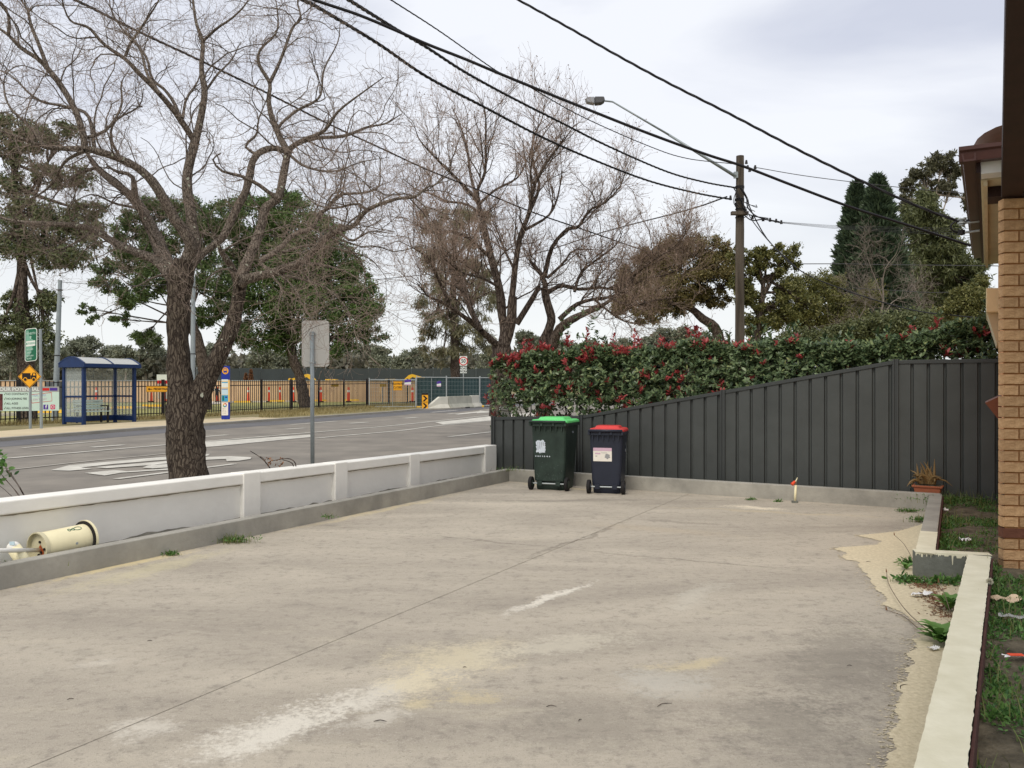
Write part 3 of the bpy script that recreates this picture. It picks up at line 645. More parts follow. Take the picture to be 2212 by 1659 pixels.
for c in range(35):
    z = .012 + c * ch; a = 0.0 if c % 2 == 0 else -.12
    while a < 1.25:
        x0 = max(a, 0.0); w_ = a + bl - .010 - x0
        if w_ > .05:
            src = brick_mesh(w_); me = src
            if c == 4:
                kk = ('d', round(w_, 3))
                if kk not in dkm: dkm[kk] = src.copy(); dkm[kk].materials.clear(); dkm[kk].materials.append(M['brick_dk'])
                me = dkm[kk]
            elif not src.materials: src.materials.append(M['brick'])
            o = bpy.data.objects.new('brick', me); COL.objects.link(o); o.parent = house
            q = hp(x0, 0, z); jit = random.uniform(-.0015, .0015)
            o.location = (q[0] - HC.x - hw.y * jit, q[1] - HC.y + hw.x * jit, q[2]); o.rotation_euler = (0, 0, rotf)
        a += bl
# long side face: bricks joined (seen edge on)
sb = MB()
for c in range(35):
    z = .012 + c * ch; b = 0.115 if c % 2 else .0
    while b < 5.2:
        e1 = min(b + bl - .01, 5.3); sb.add(*hbox(0.0, .03, max(b, .11), e1, z, z + .076)); b += bl
tag(sb.build('side_brickwork', M['salmon'], house, world=True), kind='stuff')
# eaves, gutter and roof: near corner at pixel (2071,318)
g0 = Vector(P(2071, 318, 6.78)); g1 = Vector(P(2099, 545, 11.9)); gd = Vector((g1.x - g0.x, g1.y - g0.y)).normalized(); gl = (Vector((g1.x, g1.y)) - Vector((g0.x, g0.y))).length
gz = g0.z; gn = Vector((gd.y, -gd.x))
def gp(a, b, z): return (g0.x + gn.x * a + gd.x * b, g0.y + gn.y * a + gd.y * b, z)
def gbox(a0, a1, b0, b1, z0, z1):
    return ([gp(a0, b0, z0), gp(a1, b0, z0), gp(a1, b1, z0), gp(a0, b1, z0), gp(a0, b0, z1), gp(a1, b0, z1), gp(a1, b1, z1), gp(a0, b1, z1)],
            [(0, 3, 2, 1), (4, 5, 6, 7), (0, 1, 5, 4), (1, 2, 6, 5), (2, 3, 7, 6), (3, 0, 4, 7)])
bt = M['brick'].node_tree; oi = bt.nodes.new('ShaderNodeObjectInfo'); hs = bt.nodes.new('ShaderNodeHueSaturation'); mr_ = bt.nodes.new('ShaderNodeMapRange'); mr_.inputs['To Min'].default_value = .78; mr_.inputs['To Max'].default_value = 1.1
pb_ = bt.nodes['Principled BSDF']; lk_ = pb_.inputs['Base Color'].links[0].from_socket; bt.links.new(oi.outputs['Random'], mr_.inputs['Value']); bt.links.new(mr_.outputs[0], hs.inputs['Value']); bt.links.new(lk_, hs.inputs['Color']); bt.links.new(hs.outputs[0], pb_.inputs['Base Color']); hs.inputs['Saturation'].default_value = .9
prof = [(0, 0), (0, -.03), (.018, -.045), (.03, -.115), (.12, -.115), (.12, 0), (.108, 0), (.108, -.1), (.04, -.1), (.028, -.03), (.012, -.02), (.012, 0)]
def extr(prof, f0, f1, name, m):
    n = len(prof); V = [f0(*p) for p in prof] + [f1(*p) for p in prof]
    return MB().add(V, [(i, (i + 1) % n, n + (i + 1) % n, n + i) for i in range(n)] + [tuple(range(n - 1, -1, -1)), tuple(range(n, 2 * n))]).build(name, m, house, world=True)
extr(prof, lambda a, z: gp(a, 0.02, gz + z), lambda a, z: gp(a, gl, gz + z), 'gutter', M['brown'])
extr(prof, lambda a, z: gp(0.0, a, gz + z + .003), lambda a, z: gp(1.6, a, gz + z + .003), 'gutter', M['brown'])
MB().add(*gbox(.122, .15, .14, gl, gz - .19, gz - .01)).build('fascia', M['brown_dk'], house, world=True)
MB().add(*gbox(.152, 1.6, .122, .15, gz - .1, gz - .01)).build('fascia', M['brown_dk'], house, world=True)
MB().add(*gbox(.155, 1.6, .15, .34, gz - .20, gz - .105)).build('barge_board', M['white'], house, world=True)
MB().add(*gbox(.152, 1.6, .36, gl, gz - .21, gz - .195)).build('soffit', M['soffit'], house, world=True)
MB().add(*gbox(.20, 1.2, .62, .95, gz - .30, gz - .213)).build('eave_beam', M['brown_dk'], house, world=True)
MB().add(*gbox(.17, .20, .34, gl, gz - .26, gz - .213)).build('eave_trim', M['soffit'], house, world=True)
# bull-nosed tiles above the gutter
pf = [(.1, -.005), (.13, .05), (.18, .09), (.26, .125), (.38, .15), (.6, .19), (1.5, .36)]
V = []; Fr = []
bs = [.08, .10, .14, .2, .3, .5] + list(np.arange(.8, gl, .33)) + [gl]
for b in bs:
    hh = min(1, (b / .5)) ** .5 if b < .5 else 1
    for (a, z) in pf: V.append(gp(a, b, gz + .02 + z * 1.3 * (.6 + .4 * hh)))
npf = len(pf)
for i in range(len(bs) - 1):
    for j in range(npf - 1): Fr.append((i * npf + j, i * npf + j + 1, (i + 1) * npf + j + 1, (i + 1) * npf + j))
MB().add(V, Fr).build('roof', M['tile'], house, world=True, smooth=True)
# window hood and sill on the side wall
b_h = 2.9
MB().add(*hbox(-.14, .0, b_h, b_h + 1.5, 2.36, 2.62)).build('window_hood', M['hood'], house, world=True, bevel=.01)
MB().add([hp(-.13, b_h + .1, 2.36), hp(0, b_h + .1, 2.36), hp(0, b_h + .1, 2.02), hp(-.03, b_h + .1, 2.02), hp(-.13, b_h + 1.4, 2.36), hp(0, b_h + 1.4, 2.36), hp(0, b_h + 1.4, 2.02), hp(-.03, b_h + 1.4, 2.02)],
         [(0, 1, 2, 3), (7, 6, 5, 4), (0, 3, 7, 4), (3, 2, 6, 7)]).build('hood_bracket', M['soffit'], house, world=True)
MB().add([hp(-.14, 1.2, 1.40), hp(0, 1.2, 1.47), hp(0, 1.2, 1.22), hp(-.02, 1.2, 1.24), hp(-.14, 2.4, 1.40), hp(0, 2.4, 1.47), hp(0, 2.4, 1.22), hp(-.02, 2.4, 1.24)],
         [(0, 1, 2, 3), (7, 6, 5, 4), (0, 3, 7, 4), (0, 4, 5, 1), (3, 2, 6, 7)]).build('window_sill', mat('sill_terracotta', C(112, 72, 56), .6), house, world=True)
# verandah beam running over the photographer and its ceiling
bd = Vector((.5698, 1)).normalized(); bn = Vector((bd.y, -bd.x)); b0 = Vector((3.845, 6.69))
def bp_(a, b, z): return (b0.x + bn.x * a + bd.x * b, b0.y + bn.y * a + bd.y * b, z)
def bbox(a0, a1, c0, c1, z0, z1):
    return ([bp_(a0, c0, z0), bp_(a1, c0, z0), bp_(a1, c1, z0), bp_(a0, c1, z0), bp_(a0, c0, z1), bp_(a1, c0, z1), bp_(a1, c1, z1), bp_(a0, c1, z1)],
            [(0, 3, 2, 1), (4, 5, 6, 7), (0, 1, 5, 4), (1, 2, 6, 5), (2, 3, 7, 6), (3, 0, 4, 7)])
MB().add(*bbox(0, .15, -9, .1, 3.045, 3.30)).build('verandah_beam', M['brown_dk'], house, world=True, bevel=.006)
MB().add(*bbox(.02, .9, -9, .05, 3.302, 3.34)).build('verandah_ceiling', M['soffit'], house, world=True)

# ---------------------------------------------------------------- garden bed on the right
gb = MB(); bed = [pt(IN3, nn_, .13), pt(IN2, nn_, .13), (3.9, 6.9), pt(IN1, nr, .13), pt(pt(C0, ur, .3), nr, .1), (5.4, 11.3), (8, 11.6), (8, -2)]
xs = np.linspace(-1.0, 8.0, 91); ys = np.linspace(-1.5, 12, 136); V = []; idx = {}
def inbed(x, y):
    if y > 6.85:   # behind the step: right of the far edging
        s = (y - IN1[1]) / ur.y; return x > IN1[0] + ur.x * s + .15 and (Vector((x, y)) - F0).dot(nB) < -.06
    s = (y - IN2[1]) / un.y; return x > IN2[0] + un.x * s + .19
Fq = []; 
for j, y in enumerate(ys):
    for i, x in enumerate(xs):
        if y > 6.85: s = (y - IN1[1]) / ur.y; xm = IN1[0] + ur.x * s + .12
        else: s = (y - IN2[1]) / un.y; xm = IN2[0] + un.x * s + .17
        xx = xm + (x + 1.0) / 9 * 4.2
        V.append((xx, y, .085 + .05 * mnoise.noise(Vector((xx * 1.1, y * 1.1, 0))) + .02 * mnoise.noise(Vector((xx * 5, y * 5, 1)))))
idx = np.arange(len(V)).reshape(len(ys), len(xs))
jj = [j for j in range(len(ys) - 1)]
Fq = np.stack([idx[:-1, :-1], idx[:-1, 1:], idx[1:, 1:], idx[1:, :-1]], -1).reshape(-1, 4)
tag(mesh_np('garden_bed', V, Fq, M['soil'], smooth=True), kind='structure')

def blades(name, pts, m, h=(.05, .15), wd=.006, rng=None, lean=.5, parent=None, seg=3):
    rng = rng or np.random.default_rng(1); p = np.asarray(pts, float); n = len(p)
    hh = rng.uniform(*h, n); az = rng.uniform(0, 2 * np.pi, n); ln = rng.uniform(.1, 1, n) * lean
    d = np.stack([np.cos(az), np.sin(az), np.zeros(n)], 1); s = np.stack([-np.sin(az), np.cos(az), np.zeros(n)], 1)
    V = np.zeros((n, seg + 1, 2, 3))
    for k in range(seg + 1):
        t = k / seg; c = p + d * (hh * ln * t * t)[:, None] + np.array([0, 0, 1]) * (hh * t * (1 - .3 * ln * t))[:, None]; ww = wd * (1 - .85 * t)
        V[:, k, 0] = c - s * ww; V[:, k, 1] = c + s * ww
    idx = np.arange(n * (seg + 1) * 2).reshape(n, seg + 1, 2)
    F = np.stack([idx[:, :-1, 0], idx[:, :-1, 1], idx[:, 1:, 1], idx[:, 1:, 0]], -1).reshape(-1, 4)
    return mesh_np(name, V, F, m, parent)
def weedleaves(name, centers, m, n_each, rad, L, rng, parent=None, flat=.5, six=True, ratio=.4):
    Cn = np.repeat(np.asarray(centers, float), n_each, 0); n = len(Cn)
    d = rng.normal(size=(n, 3)); d[:, 2] = np.abs(d[:, 2]) * flat; d = nrm(d)
    Cn = Cn + d * rng.uniform(0, rad, (n, 1))
    ll = rng.uniform(.6, 1.1, n) * L; V, F = leafgeo(Cn, nrm(d + rng.normal(0, .3, (n, 3))), ll, ll * ratio, rng, six)
    return mesh_np(name, V, F, m, parent)

# ---------------------------------------------------------------- bare street trees
def limb(pts, d0, d1, n=None, jit=0.0, seed=0):
    """pts: (px, py, width_px) surveyed along the limb; depth runs d0 -> d1"""
    rg = np.random.default_rng(seed); k = len(pts); a = np.array([(p[0], p[1], p[2]) for p in pts], float)
    ln = np.r_[0, np.cumsum(np.hypot(np.diff(a[:, 0]), np.diff(a[:, 1])))]; t = ln / ln[-1]; dd = d0 + (d1 - d0) * t
    q = np.array([[*P(x, y, Y), wd / 2 * Y / FX] for (x, y, wd), Y in zip(a, dd)])
    n = n or max(6, int(ln[-1] / 14)); s = spline(q, n)
    if jit: s[1:-1, :3] += rg.normal(0, jit, (n - 2, 3))
    return s[:, :3], np.maximum(s[:, 3], .003)
def expand(pts, w0, w1):
    n = len(pts); return [(x, y, (w0 + (w1 - w0) * (i / (n - 1)) ** .8) * .92 * (1 - .5 * (i / (n - 1)) ** 4)) for i, (x, y) in enumerate(pts)]

def bare_tree(name, label, base, trunk, limbs, levels, mats, group=None, seed=1, trunkside=20, extra=None, rough=.05, cat='tree', rs=.5):
    t = empty(name, base, label=label, cat=cat, group=group); rng = np.random.default_rng(seed)
    tb = Bag()
    for i, (q, r) in enumerate(trunk):
        tb.add(*tubes(q, r, trunkside, rng, rough))
    tb.build('trunk', mats[0], t)
    lb = Bag(); K_ = 12; PPs = []; PRs = []
    for q, r in limbs:
        lb.add(*tubes(q, r, 8, rng, .05))
        u = np.linspace(0, 1, K_) ; n = len(q); x = np.linspace(0, 1, n)
        PPs.append(np.stack([np.interp(u, x, q[:, j]) for j in range(3)], 1)); PRs.append(np.interp(u, x, r))
    lb.build('limbs', mats[1], t)['kind'] = 'stuff'
    PP, PR = np.array(PPs), np.array(PRs)
    bg_ = Bag(); tw = Bag(); cur = (PP, PR); ends = None
    for li, lv in enumerate(levels):
        Q, Rr = grow(cur[0], cur[1], rng=rng, rs=rs, **lv)
        (bg_ if li == 0 else tw).add(*tubes(Q, Rr, 5 if li == 0 else 3))
        if li == 0: cur = (Q, Rr); prev = cur
        else: cur = (Q, Rr)
    bg_.build('branches', mats[1], t)['kind'] = 'stuff'; tw.build('twigs', mats[2], t)['kind'] = 'stuff'
    return t, cur

D1 = 11.0
T1_trunk = [limb([(410, 1110, 96), (407, 1035, 83), (400, 960, 76), (397, 905, 72), (392, 855, 60), (387, 800, 49), (385, 740, 45), (385, 690, 46), (386, 640, 48), (391, 600, 54), (400, 562, 46)], D1, D1, 46),
            limb([(401, 975, 20), (409, 925, 46), (426, 864, 50), (448, 816, 42), (475, 765, 36), (497, 718, 30), (509, 675, 28), (516, 630, 27), (522, 596, 30)], D1, D1 + .15, 34)]
E = expand
T1_limbs = [limb(E([(520, 612), (542, 600), (583, 590), (650, 567), (683, 537), (708, 510), (733, 498), (767, 485), (792, 454), (854, 430), (896, 425), (922, 405), (945, 396), (983, 362)], 26, 4), D1, D1 - 1.2),
  limb(E([(516, 615), (530, 575), (550, 530), (565, 485), (575, 448), (602, 425), (613, 370), (620, 330), (606, 300), (588, 255), (580, 215), (583, 180), (560, 140), (562, 108), (596, 72), (600, 30), (590, -30)], 30, 4), D1, D1 + .8),
  limb(E([(583, 178), (602, 140), (617, 100), (633, 58), (650, 40), (642, 0), (650, -40)], 9, 4), D1 + .5, D1 + .9),
  limb(E([(621, 330), (625, 321), (650, 304), (700, 283), (729, 242), (783, 200), (829, 167)], 14, 4), D1 + .4, D1 - .5),
  limb(E([(621, 332), (640, 312), (683, 298), (742, 294), (792, 275), (833, 267), (867, 246)], 13, 4), D1 + .4, D1 + 1.6),
  limb(E([(621, 330), (592, 320), (563, 328), (545, 350), (538, 385), (529, 417), (505, 462), (482, 512), (445, 543), (412, 578)], 12, 24), D1 + .5, D1),
  limb(E([(404, 580), (417, 555), (421, 521), (411, 458), (404, 396), (409, 354), (421, 310), (433, 258), (442, 200), (435, 146), (438, 92), (424, 50), (417, 0), (415, -40)], 36, 6), D1, D1 + .4),
  limb(E([(424, 315), (417, 300), (385, 252), (346, 204), (300, 158), (271, 128), (225, 96), (192, 60), (154, 46), (137, 12), (130, -30)], 18, 4), D1 + .2, D1 - 1),
  limb(E([(388, 255), (375, 220), (354, 192), (329, 171), (317, 125), (292, 92), (267, 71), (233, 62)], 10, 3), D1, D1 + .5),
  limb(E([(395, 255), (402, 215), (425, 180), (436, 150)], 8, 3), D1, D1 + .3),
  limb(E([(271, 122), (283, 92), (317, 42), (342, 2), (350, -30)], 8, 3), D1 - .4, D1 - .6),
  limb(E([(402, 570), (412, 525), (376, 471), (346, 417), (317, 379), (283, 354), (237, 335), (183, 321), (142, 321), (100, 318), (50, 300), (0, 283), (-60, 270)], 32, 6), D1, D1 - 1.4),
  limb(E([(183, 325), (180, 292), (160, 233), (130, 183), (101, 146), (79, 125), (46, 104), (17, 75), (-10, 58), (-40, 50)], 18, 6), D1 - .8, D1 - 1),
  limb(E([(104, 150), (84, 96), (67, 54), (60, 21), (46, 0), (40, -30)], 10, 4), D1 - .8, D1 - .3),
  limb(E([(18, 76), (20, 42), (10, 14), (-4, 0)], 9, 4), D1 - 1, D1 - 1.2),
  limb(E([(388, 610), (375, 590), (354, 554), (330, 500), (304, 450), (275, 417), (237, 387), (208, 362), (187, 330)], 40, 14), D1, D1 + .9),
  limb(E([(292, 432), (290, 400), (283, 378), (250, 370), (229, 355)], 16, 6), D1 + .5, D1 + .3),
  limb(E([(380, 612), (367, 598), (337, 562), (292, 544), (242, 521), (204, 496), (158, 487), (104, 483), (42, 479), (0, 470), (-60, 462)], 28, 6), D1, D1 + .8),
  limb(E([(562, 567), (592, 600), (608, 625), (600, 667)], 8, 3), D1, D1 - .7), limb(E([(637, 577), (675, 611), (700, 667)], 6, 3), D1 - .2, D1 - .9),
  limb(E([(562, 565), (604, 537), (633, 508), (675, 492), (690, 462), (708, 450), (733, 421), (783, 417), (817, 404), (821, 371), (821, 330)], 14, 4), D1, D1 + .8),
  limb(E([(512, 610), (500, 575), (478, 545), (470, 520)], 22, 10), D1, D1 - .5),
  limb(E([(478, 545), (520, 520), (575, 500), (640, 480)], 6, 3), D1 - .4, D1 - 1),
  limb(E([(555, 335), (530, 315), (555, 290), (558, 260), (578, 210)], 8, 4), D1 + .4, D1 + .2),
  limb(E([(604, 430), (580, 415), (560, 400), (520, 380), (480, 370), (460, 345), (478, 330)], 12, 5), D1, D1 - .4),
  limb(E([(346, 204), (318, 160), (300, 100), (262, 60), (240, 20), (235, -20)], 8, 3), D1 - .5, D1 + .4),
  limb(E([(620, 332), (600, 280), (640, 240), (690, 210), (700, 150), (730, 90), (735, 40)], 9, 3), D1 + .3, D1 + .6),
  limb(E([(180, 300), (230, 280), (262, 230), (262, 180), (280, 150)], 9, 3), D1 - .8, D1 - .2),
  limb(E([(205, 330), (190, 250), (140, 230), (80, 215), (20, 160), (-20, 150)], 10, 3), D1 - .6, D1 + .2),
  limb(E([(100, 320), (60, 270), (20, 230), (8, 180), (20, 150)], 8, 3), D1 - 1, D1 - .5),
  limb(E([(262, 345), (240, 300), (250, 260), (300, 230), (310, 190)], 8, 3), D1, D1 - .5),
  limb(E([(733, 500), (760, 520), (800, 500), (850, 505)], 8, 3), D1 - .6, D1 - .9),
  limb(E([(792, 454), (770, 440), (720, 450), (680, 440), (650, 410)], 8, 3), D1 - .8, D1 - .4),
  limb(E([(560, 570), (590, 585), (625, 610), (650, 650), (640, 690)], 8, 2), D1, D1 - 1), limb(E([(583, 590), (640, 600), (700, 620), (745, 660), (760, 700)], 9, 2), D1, D1 - 1.4), limb(E([(650, 567), (710, 575), (770, 600), (810, 650)], 8, 2), D1 - .3, D1 - 1),
  limb(E([(610, 545), (670, 530), (740, 540), (800, 560), (835, 600)], 8, 2), D1, D1 + 1), limb(E([(515, 600), (490, 580), (450, 600), (440, 640)], 7, 2), D1 - .1, D1 - .8), limb(E([(375, 590), (330, 600), (290, 620), (260, 600)], 7, 2), D1, D1 - .9),
  limb(E([(204, 496), (170, 520), (120, 540), (60, 520)], 7, 2), D1 + .4, D1 - .2), limb(E([(183, 325), (140, 350), (110, 400), (60, 430), (0, 420)], 9, 2), D1 - .9, D1), limb(E([(208, 362), (160, 380), (120, 420), (90, 470)], 8, 2), D1 + .6, D1),
  limb(E([(304, 450), (250, 440), (200, 420), (150, 440)], 8, 2), D1 + .3, D1 - .5), limb(E([(620, 330), (660, 360), (720, 370), (780, 350), (840, 340)], 8, 2), D1 + .4, D1 - .6),
  limb(E([(437, 90), (470, 60), (500, 40), (530, 10), (545, -20)], 7, 3), D1 + .3, D1), limb(E([(442, 200), (470, 160), (500, 130), (520, 90)], 6, 3), D1 + .3, D1 + .8)]
lv = [dict(n=430, lmin=.5, lmax=1.5, k=10, ang=(25, 70), up=.10, curl=.5, rmin=.0042, t0=.28, tk=.010),
      dict(n=3100, lmin=.25, lmax=.9, k=8, ang=(20, 70), up=.06, curl=.5, rmin=.0024, t0=.15, tk=.006),
      dict(n=10000, lmin=.12, lmax=.5, k=6, ang=(15, 60), up=.05, curl=.45, rmin=.0017, t0=.15, tk=.004)]
t1, t1e = bare_tree('bare_tree', 'large bare branching street tree with forked trunk right behind the white wall', (*P(407, 1060, D1)[:2], 0), T1_trunk, T1_limbs, lv, (M['bark'], M['bark_lt'], M['twig']), seed=11, trunkside=28)
# lichen patches on the trunk and limbs, dry seed clusters in the twigs
rng = np.random.default_rng(5); lc = Bag()
sel = [(T1_limbs[i][0], T1_limbs[i][1]) for i in (0, 1, 6, 11, 15, 17, 21)] + [T1_trunk[1]]
for q, r in sel:
    for _ in range(16):
        i = rng.integers(1, len(q) - 1); f = nrm(np.array([rng.normal(0, .6), -1, rng.normal(0, .4)])); c = q[i] + f * r[i] * 1.03; rr_ = rng.uniform(.01, .028) * min(1, r[i] / .05)
        a = nrm(np.cross(f, [0, 0, 1.])); b = np.cross(f, a); th = np.linspace(0, 2 * np.pi, 7)[:-1]
        rad = rr_ * rng.uniform(.6, 1.2, 6)[:, None]; V = c + a * np.cos(th)[:, None] * rad + b * np.sin(th)[:, None] * rad
        lc.add(V, np.arange(6)[None])
tag(lc.build('lichen', M['lichen'], t1, smooth=False), kind='stuff')

D2 = 26.0
w2 = [limb([(1078, 900, 44), (1080, 850, 42), (1081, 800, 38), (1083, 765, 40), (1084, 745, 38)], D2, D2, 20),
      limb([(1084, 760, 26), (1099, 714, 24), (1104, 690, 22), (1108, 640, 18)], D2, D2, 12)]
L2 = [limb(E([(1082, 750), (1065, 738), (1037, 712), (1010, 690), (975, 665), (950, 650), (925, 640), (900, 610)], 20, 4), D2, D2 - 3),
      limb(E([(1086, 745), (1089, 714), (1085, 683), (1078, 620), (1062, 560), (1045, 490), (1036, 450), (1034, 430)], 24, 14), D2, D2 + 1),
      limb(E([(1034, 440), (1024, 425), (1000, 400), (975, 375), (950, 350), (930, 330), (905, 300), (895, 270)], 11, 3), D2 + 1, D2 - 2),
      limb(E([(1034, 440), (1032, 410), (1048, 370), (1049, 310), (1049, 250), (1040, 215)], 10, 3), D2 + 1, D2),
      limb(E([(1028, 425), (1016, 375), (1008, 315), (990, 260), (975, 230)], 8, 3), D2 + 1, D2 + 3),
      limb(E([(1036, 440), (1070, 410), (1110, 390), (1128, 370), (1140, 340)], 7, 3), D2 + 1, D2 + 2),
      limb(E([(1036, 460), (1005, 440), (965, 435), (935, 420), (900, 410), (870, 385)], 7, 3), D2 + 1, D2 + 3),
      limb(E([(1102, 700), (1107, 640), (1112, 583), (1124, 510), (1143, 460), (1149, 417), (1166, 375), (1199, 325), (1222, 298), (1240, 270)], 18, 3), D2, D2 - 1),
      limb(E([(1143, 462), (1165, 400), (1150, 350), (1152, 300), (1170, 260), (1175, 235)], 8, 3), D2 - .6, D2 + 1),
      limb(E([(1112, 585), (1090, 540), (1075, 500), (1060, 470)], 7, 3), D2, D2 + 2),
      limb(E([(1128, 500), (1180, 470), (1200, 440), (1210, 400), (1215, 370)], 7, 3), D2, D2 + 2),
      limb(E([(1040, 715), (1020, 670), (1000, 620), (975, 580), (960, 540)], 12, 3), D2 - 1, D2 + 2), limb(E([(975, 665), (945, 600), (925, 560), (900, 540), (860, 520)], 8, 3), D2 - 1.5, D2 - 3),
      limb(E([(1078, 620), (1040, 600), (1000, 590), (960, 560)], 8, 3), D2, D2 - 3), limb(E([(1062, 560), (1020, 520), (980, 500), (930, 500), (890, 480)], 8, 3), D2, D2 - 2)]
lv2 = [dict(n=260, lmin=1.0, lmax=2.6, k=9, ang=(20, 60), up=.22, curl=.3, rmin=.009, t0=.25),
       dict(n=2000, lmin=.5, lmax=1.5, k=7, ang=(20, 60), up=.16, curl=.35, rmin=.0055, t0=.1, tk=.007),
       dict(n=6000, lmin=.25, lmax=.8, k=5, ang=(15, 55), up=.12, curl=.35, rmin=.0038, t0=.1, tk=.006)]
t2, t2e = bare_tree('bare_tree', 'tall bare tree with reddish twigs rising behind the left end of the hedge', (*P(1080, 900, D2)[:2], 0), w2, L2, lv2, (M['bark2'], M['bark2'], M['twig2']), seed=21)
D2b = 27.5
w3 = [limb([(1172, 900, 30), (1172, 800, 28), (1172, 755, 26), (1183, 718, 20), (1191, 688, 18), (1181, 650, 17), (1176, 625, 16)], D2b, D2b, 20),
      limb([(1180, 780, 24), (1192, 748, 22), (1208, 712, 20), (1236, 690, 17), (1265, 676, 13), (1297, 662, 12)], D2b, D2b - 1, 18)]
L3 = [limb(E([(1178, 632), (1174, 600), (1150, 570), (1143, 560)], 14, 8), D2b, D2b), limb(E([(1176, 600), (1191, 537), (1224, 496), (1249, 490), (1274, 454), (1308, 437), (1341, 400), (1350, 370)], 12, 3), D2b, D2b - 1),
      limb(E([(1178, 635), (1212, 617), (1253, 625), (1299, 621), (1340, 630), (1370, 640)], 12, 4), D2b, D2b + 1), limb(E([(1208, 690), (1245, 658), (1283, 646), (1316, 642), (1350, 625), (1400, 600)], 12, 3), D2b, D2b),
      limb(E([(1297, 662), (1330, 640), (1370, 600), (1390, 560), (1420, 530)], 9, 3), D2b - 1, D2b), limb(E([(1183, 600), (1215, 570), (1240, 540), (1280, 540)], 8, 3), D2b, D2b + 1),
      limb(E([(1241, 630), (1255, 590), (1290, 560), (1330, 530), (1345, 500)], 8, 3), D2b, D2b + 1), limb(E([(1116, 700), (1135, 670), (1160, 628), (1165, 615)], 16, 12), D2b, D2b),
      limb(E([(1316, 642), (1360, 660), (1410, 650), (1470, 640)], 7, 3), D2b, D2b - 2), limb(E([(1283, 646), (1340, 690), (1390, 700)], 6, 3), D2b, D2b - 1),
      limb(E([(1400, 600), (1450, 590), (1500, 560)], 5, 2), D2b, D2b - 1), limb(E([(1330, 630), (1400, 570), (1460, 530), (1490, 490)], 7, 2), D2b, D2b - 2)]
lv3 = [dict(n=170, lmin=.8, lmax=2.2, k=9, ang=(20, 60), up=.2, curl=.35, rmin=.009, t0=.2), dict(n=1700, lmin=.4, lmax=1.3, k=7, ang=(20, 60), up=.16, curl=.35, rmin=.006, t0=.1),
       dict(n=5200, lmin=.25, lmax=.7, k=5, ang=(15, 55), up=.14, curl=.35, rmin=.0042, t0=.1)]
t3, t3e = bare_tree('bare_tree', 'shorter bare tree with two leaning stems behind the middle of the hedge', (*P(1175, 900, D2b)[:2], 0), w3, L3, lv3, (M['bark2'], M['bark2'], M['twig2']), seed=31)
for tr, en, sd in ((t1, t1e, 1), (t2, t2e, 2), (t3, t3e, 3)):       # withered seed clusters at twig tips
    rg = np.random.default_rng(sd); n = 700 if tr is t1 else 2600; i = rg.choice(len(en[0]), n); c = en[0][i, -1]
    s = .018 if tr is t1 else .05; V, Fc = leafgeo(c, nrm(rg.normal(size=(n, 3))), s, s * .7, rg); tag(mesh_np('seed_clusters', V, Fc, M['twig2'], tr), kind='stuff')

# ---------------------------------------------------------------- leafy trees
def leafy(name, label, D, trunk, blobs, n, L, m, group=None, seed=1, bark=None, cat='tree', depth=1.0, clump=.16, cpb=26, droop=0.0, ratio=.45, tz=0.0, shell=.35, twigs=True, limbw=6):
    rng = np.random.default_rng(seed); bx, by = trunk[0][0], trunk[0][1]; b = P(bx, by, D)
    t = empty(name, (b[0], b[1], tz), label=label, cat=cat, group=group); bark = bark or M['bark2']
    q, r = limb(trunk, D, D); q[0, 2] = min(q[0, 2], tz - .1); tb = Bag(); tb.add(*tubes(q, r, 10, rng, .06)); tb.build('trunk', bark, t)
    ar = np.array([x[2] * x[3] for x in blobs], float); ar /= ar.sum(); sc_ = D / FX; tips = []; cl = []; lm = Bag()
    for (x, y, rx, ry), a in zip(blobs, ar):
        c = np.array(P(x, y, D)); rad = np.array([rx * sc_, .5 * (rx + ry) * sc_ * depth, ry * sc_]); c[1] += rng.normal(0, rad[1] * .35)
        nc = max(5, int(cpb * len(blobs) * a)); d = nrm(rng.normal(size=(nc, 3))); rr = rng.uniform(shell, 1, (nc, 1)) ** .6; cc = c + d * rr * rad
        nl = int(n * a); i = rng.integers(0, nc, nl); cr = clump * rad.mean() * 1.4
        off_ = rng.normal(0, 1, (nl, 3)) * cr * np.array([1, 1, .75]) * rng.uniform(.5, 1.0, nc)[i][:, None]; cl.append(cc[i] + off_)
        # limb from trunk to the blob
        j = rng.integers(max(0, int(len(q) * .55)), len(q)); s0 = q[j]; mid = (s0 + c) / 2 + np.array([0, 0, -.12 * rad[2]]) + rng.normal(0, .1, 3) * rad
        pl = spline(np.array([s0, mid, c]), 8); rl = np.linspace(min(r[j], limbw / 2 * sc_ * 1.2), limbw * .2 * sc_, 8); lm.add(*tubes(pl, rl, 5))
        if twigs:
            k = min(nc, 18); e = cc[:k]; u = np.linspace(0, 1, 5)[None, :, None]; st = pl[-3][None]; W = st[:, None] * (1 - u) + e[:, None] * u
            W[:, 1:-1] += rng.normal(0, .06, (k, 3, 3)) * rad; lm.add(*tubes(W, np.full((k, 5), limbw * .16 * sc_) * np.linspace(1, .4, 5), 3))
    lm.build('branches', bark, t)['kind'] = 'stuff'
    Cn = np.vstack(cl); nn = len(Cn); d = nrm(rng.normal(size=(nn, 3)) + np.array([0, 0, -droop])); ll = rng.uniform(.6, 1.3, nn) * L
    V, Fc = leafgeo(Cn, d, ll, ll * ratio, rng); o = mesh_np('foliage', V, Fc, m, t); o['kind'] = 'stuff'
    return t
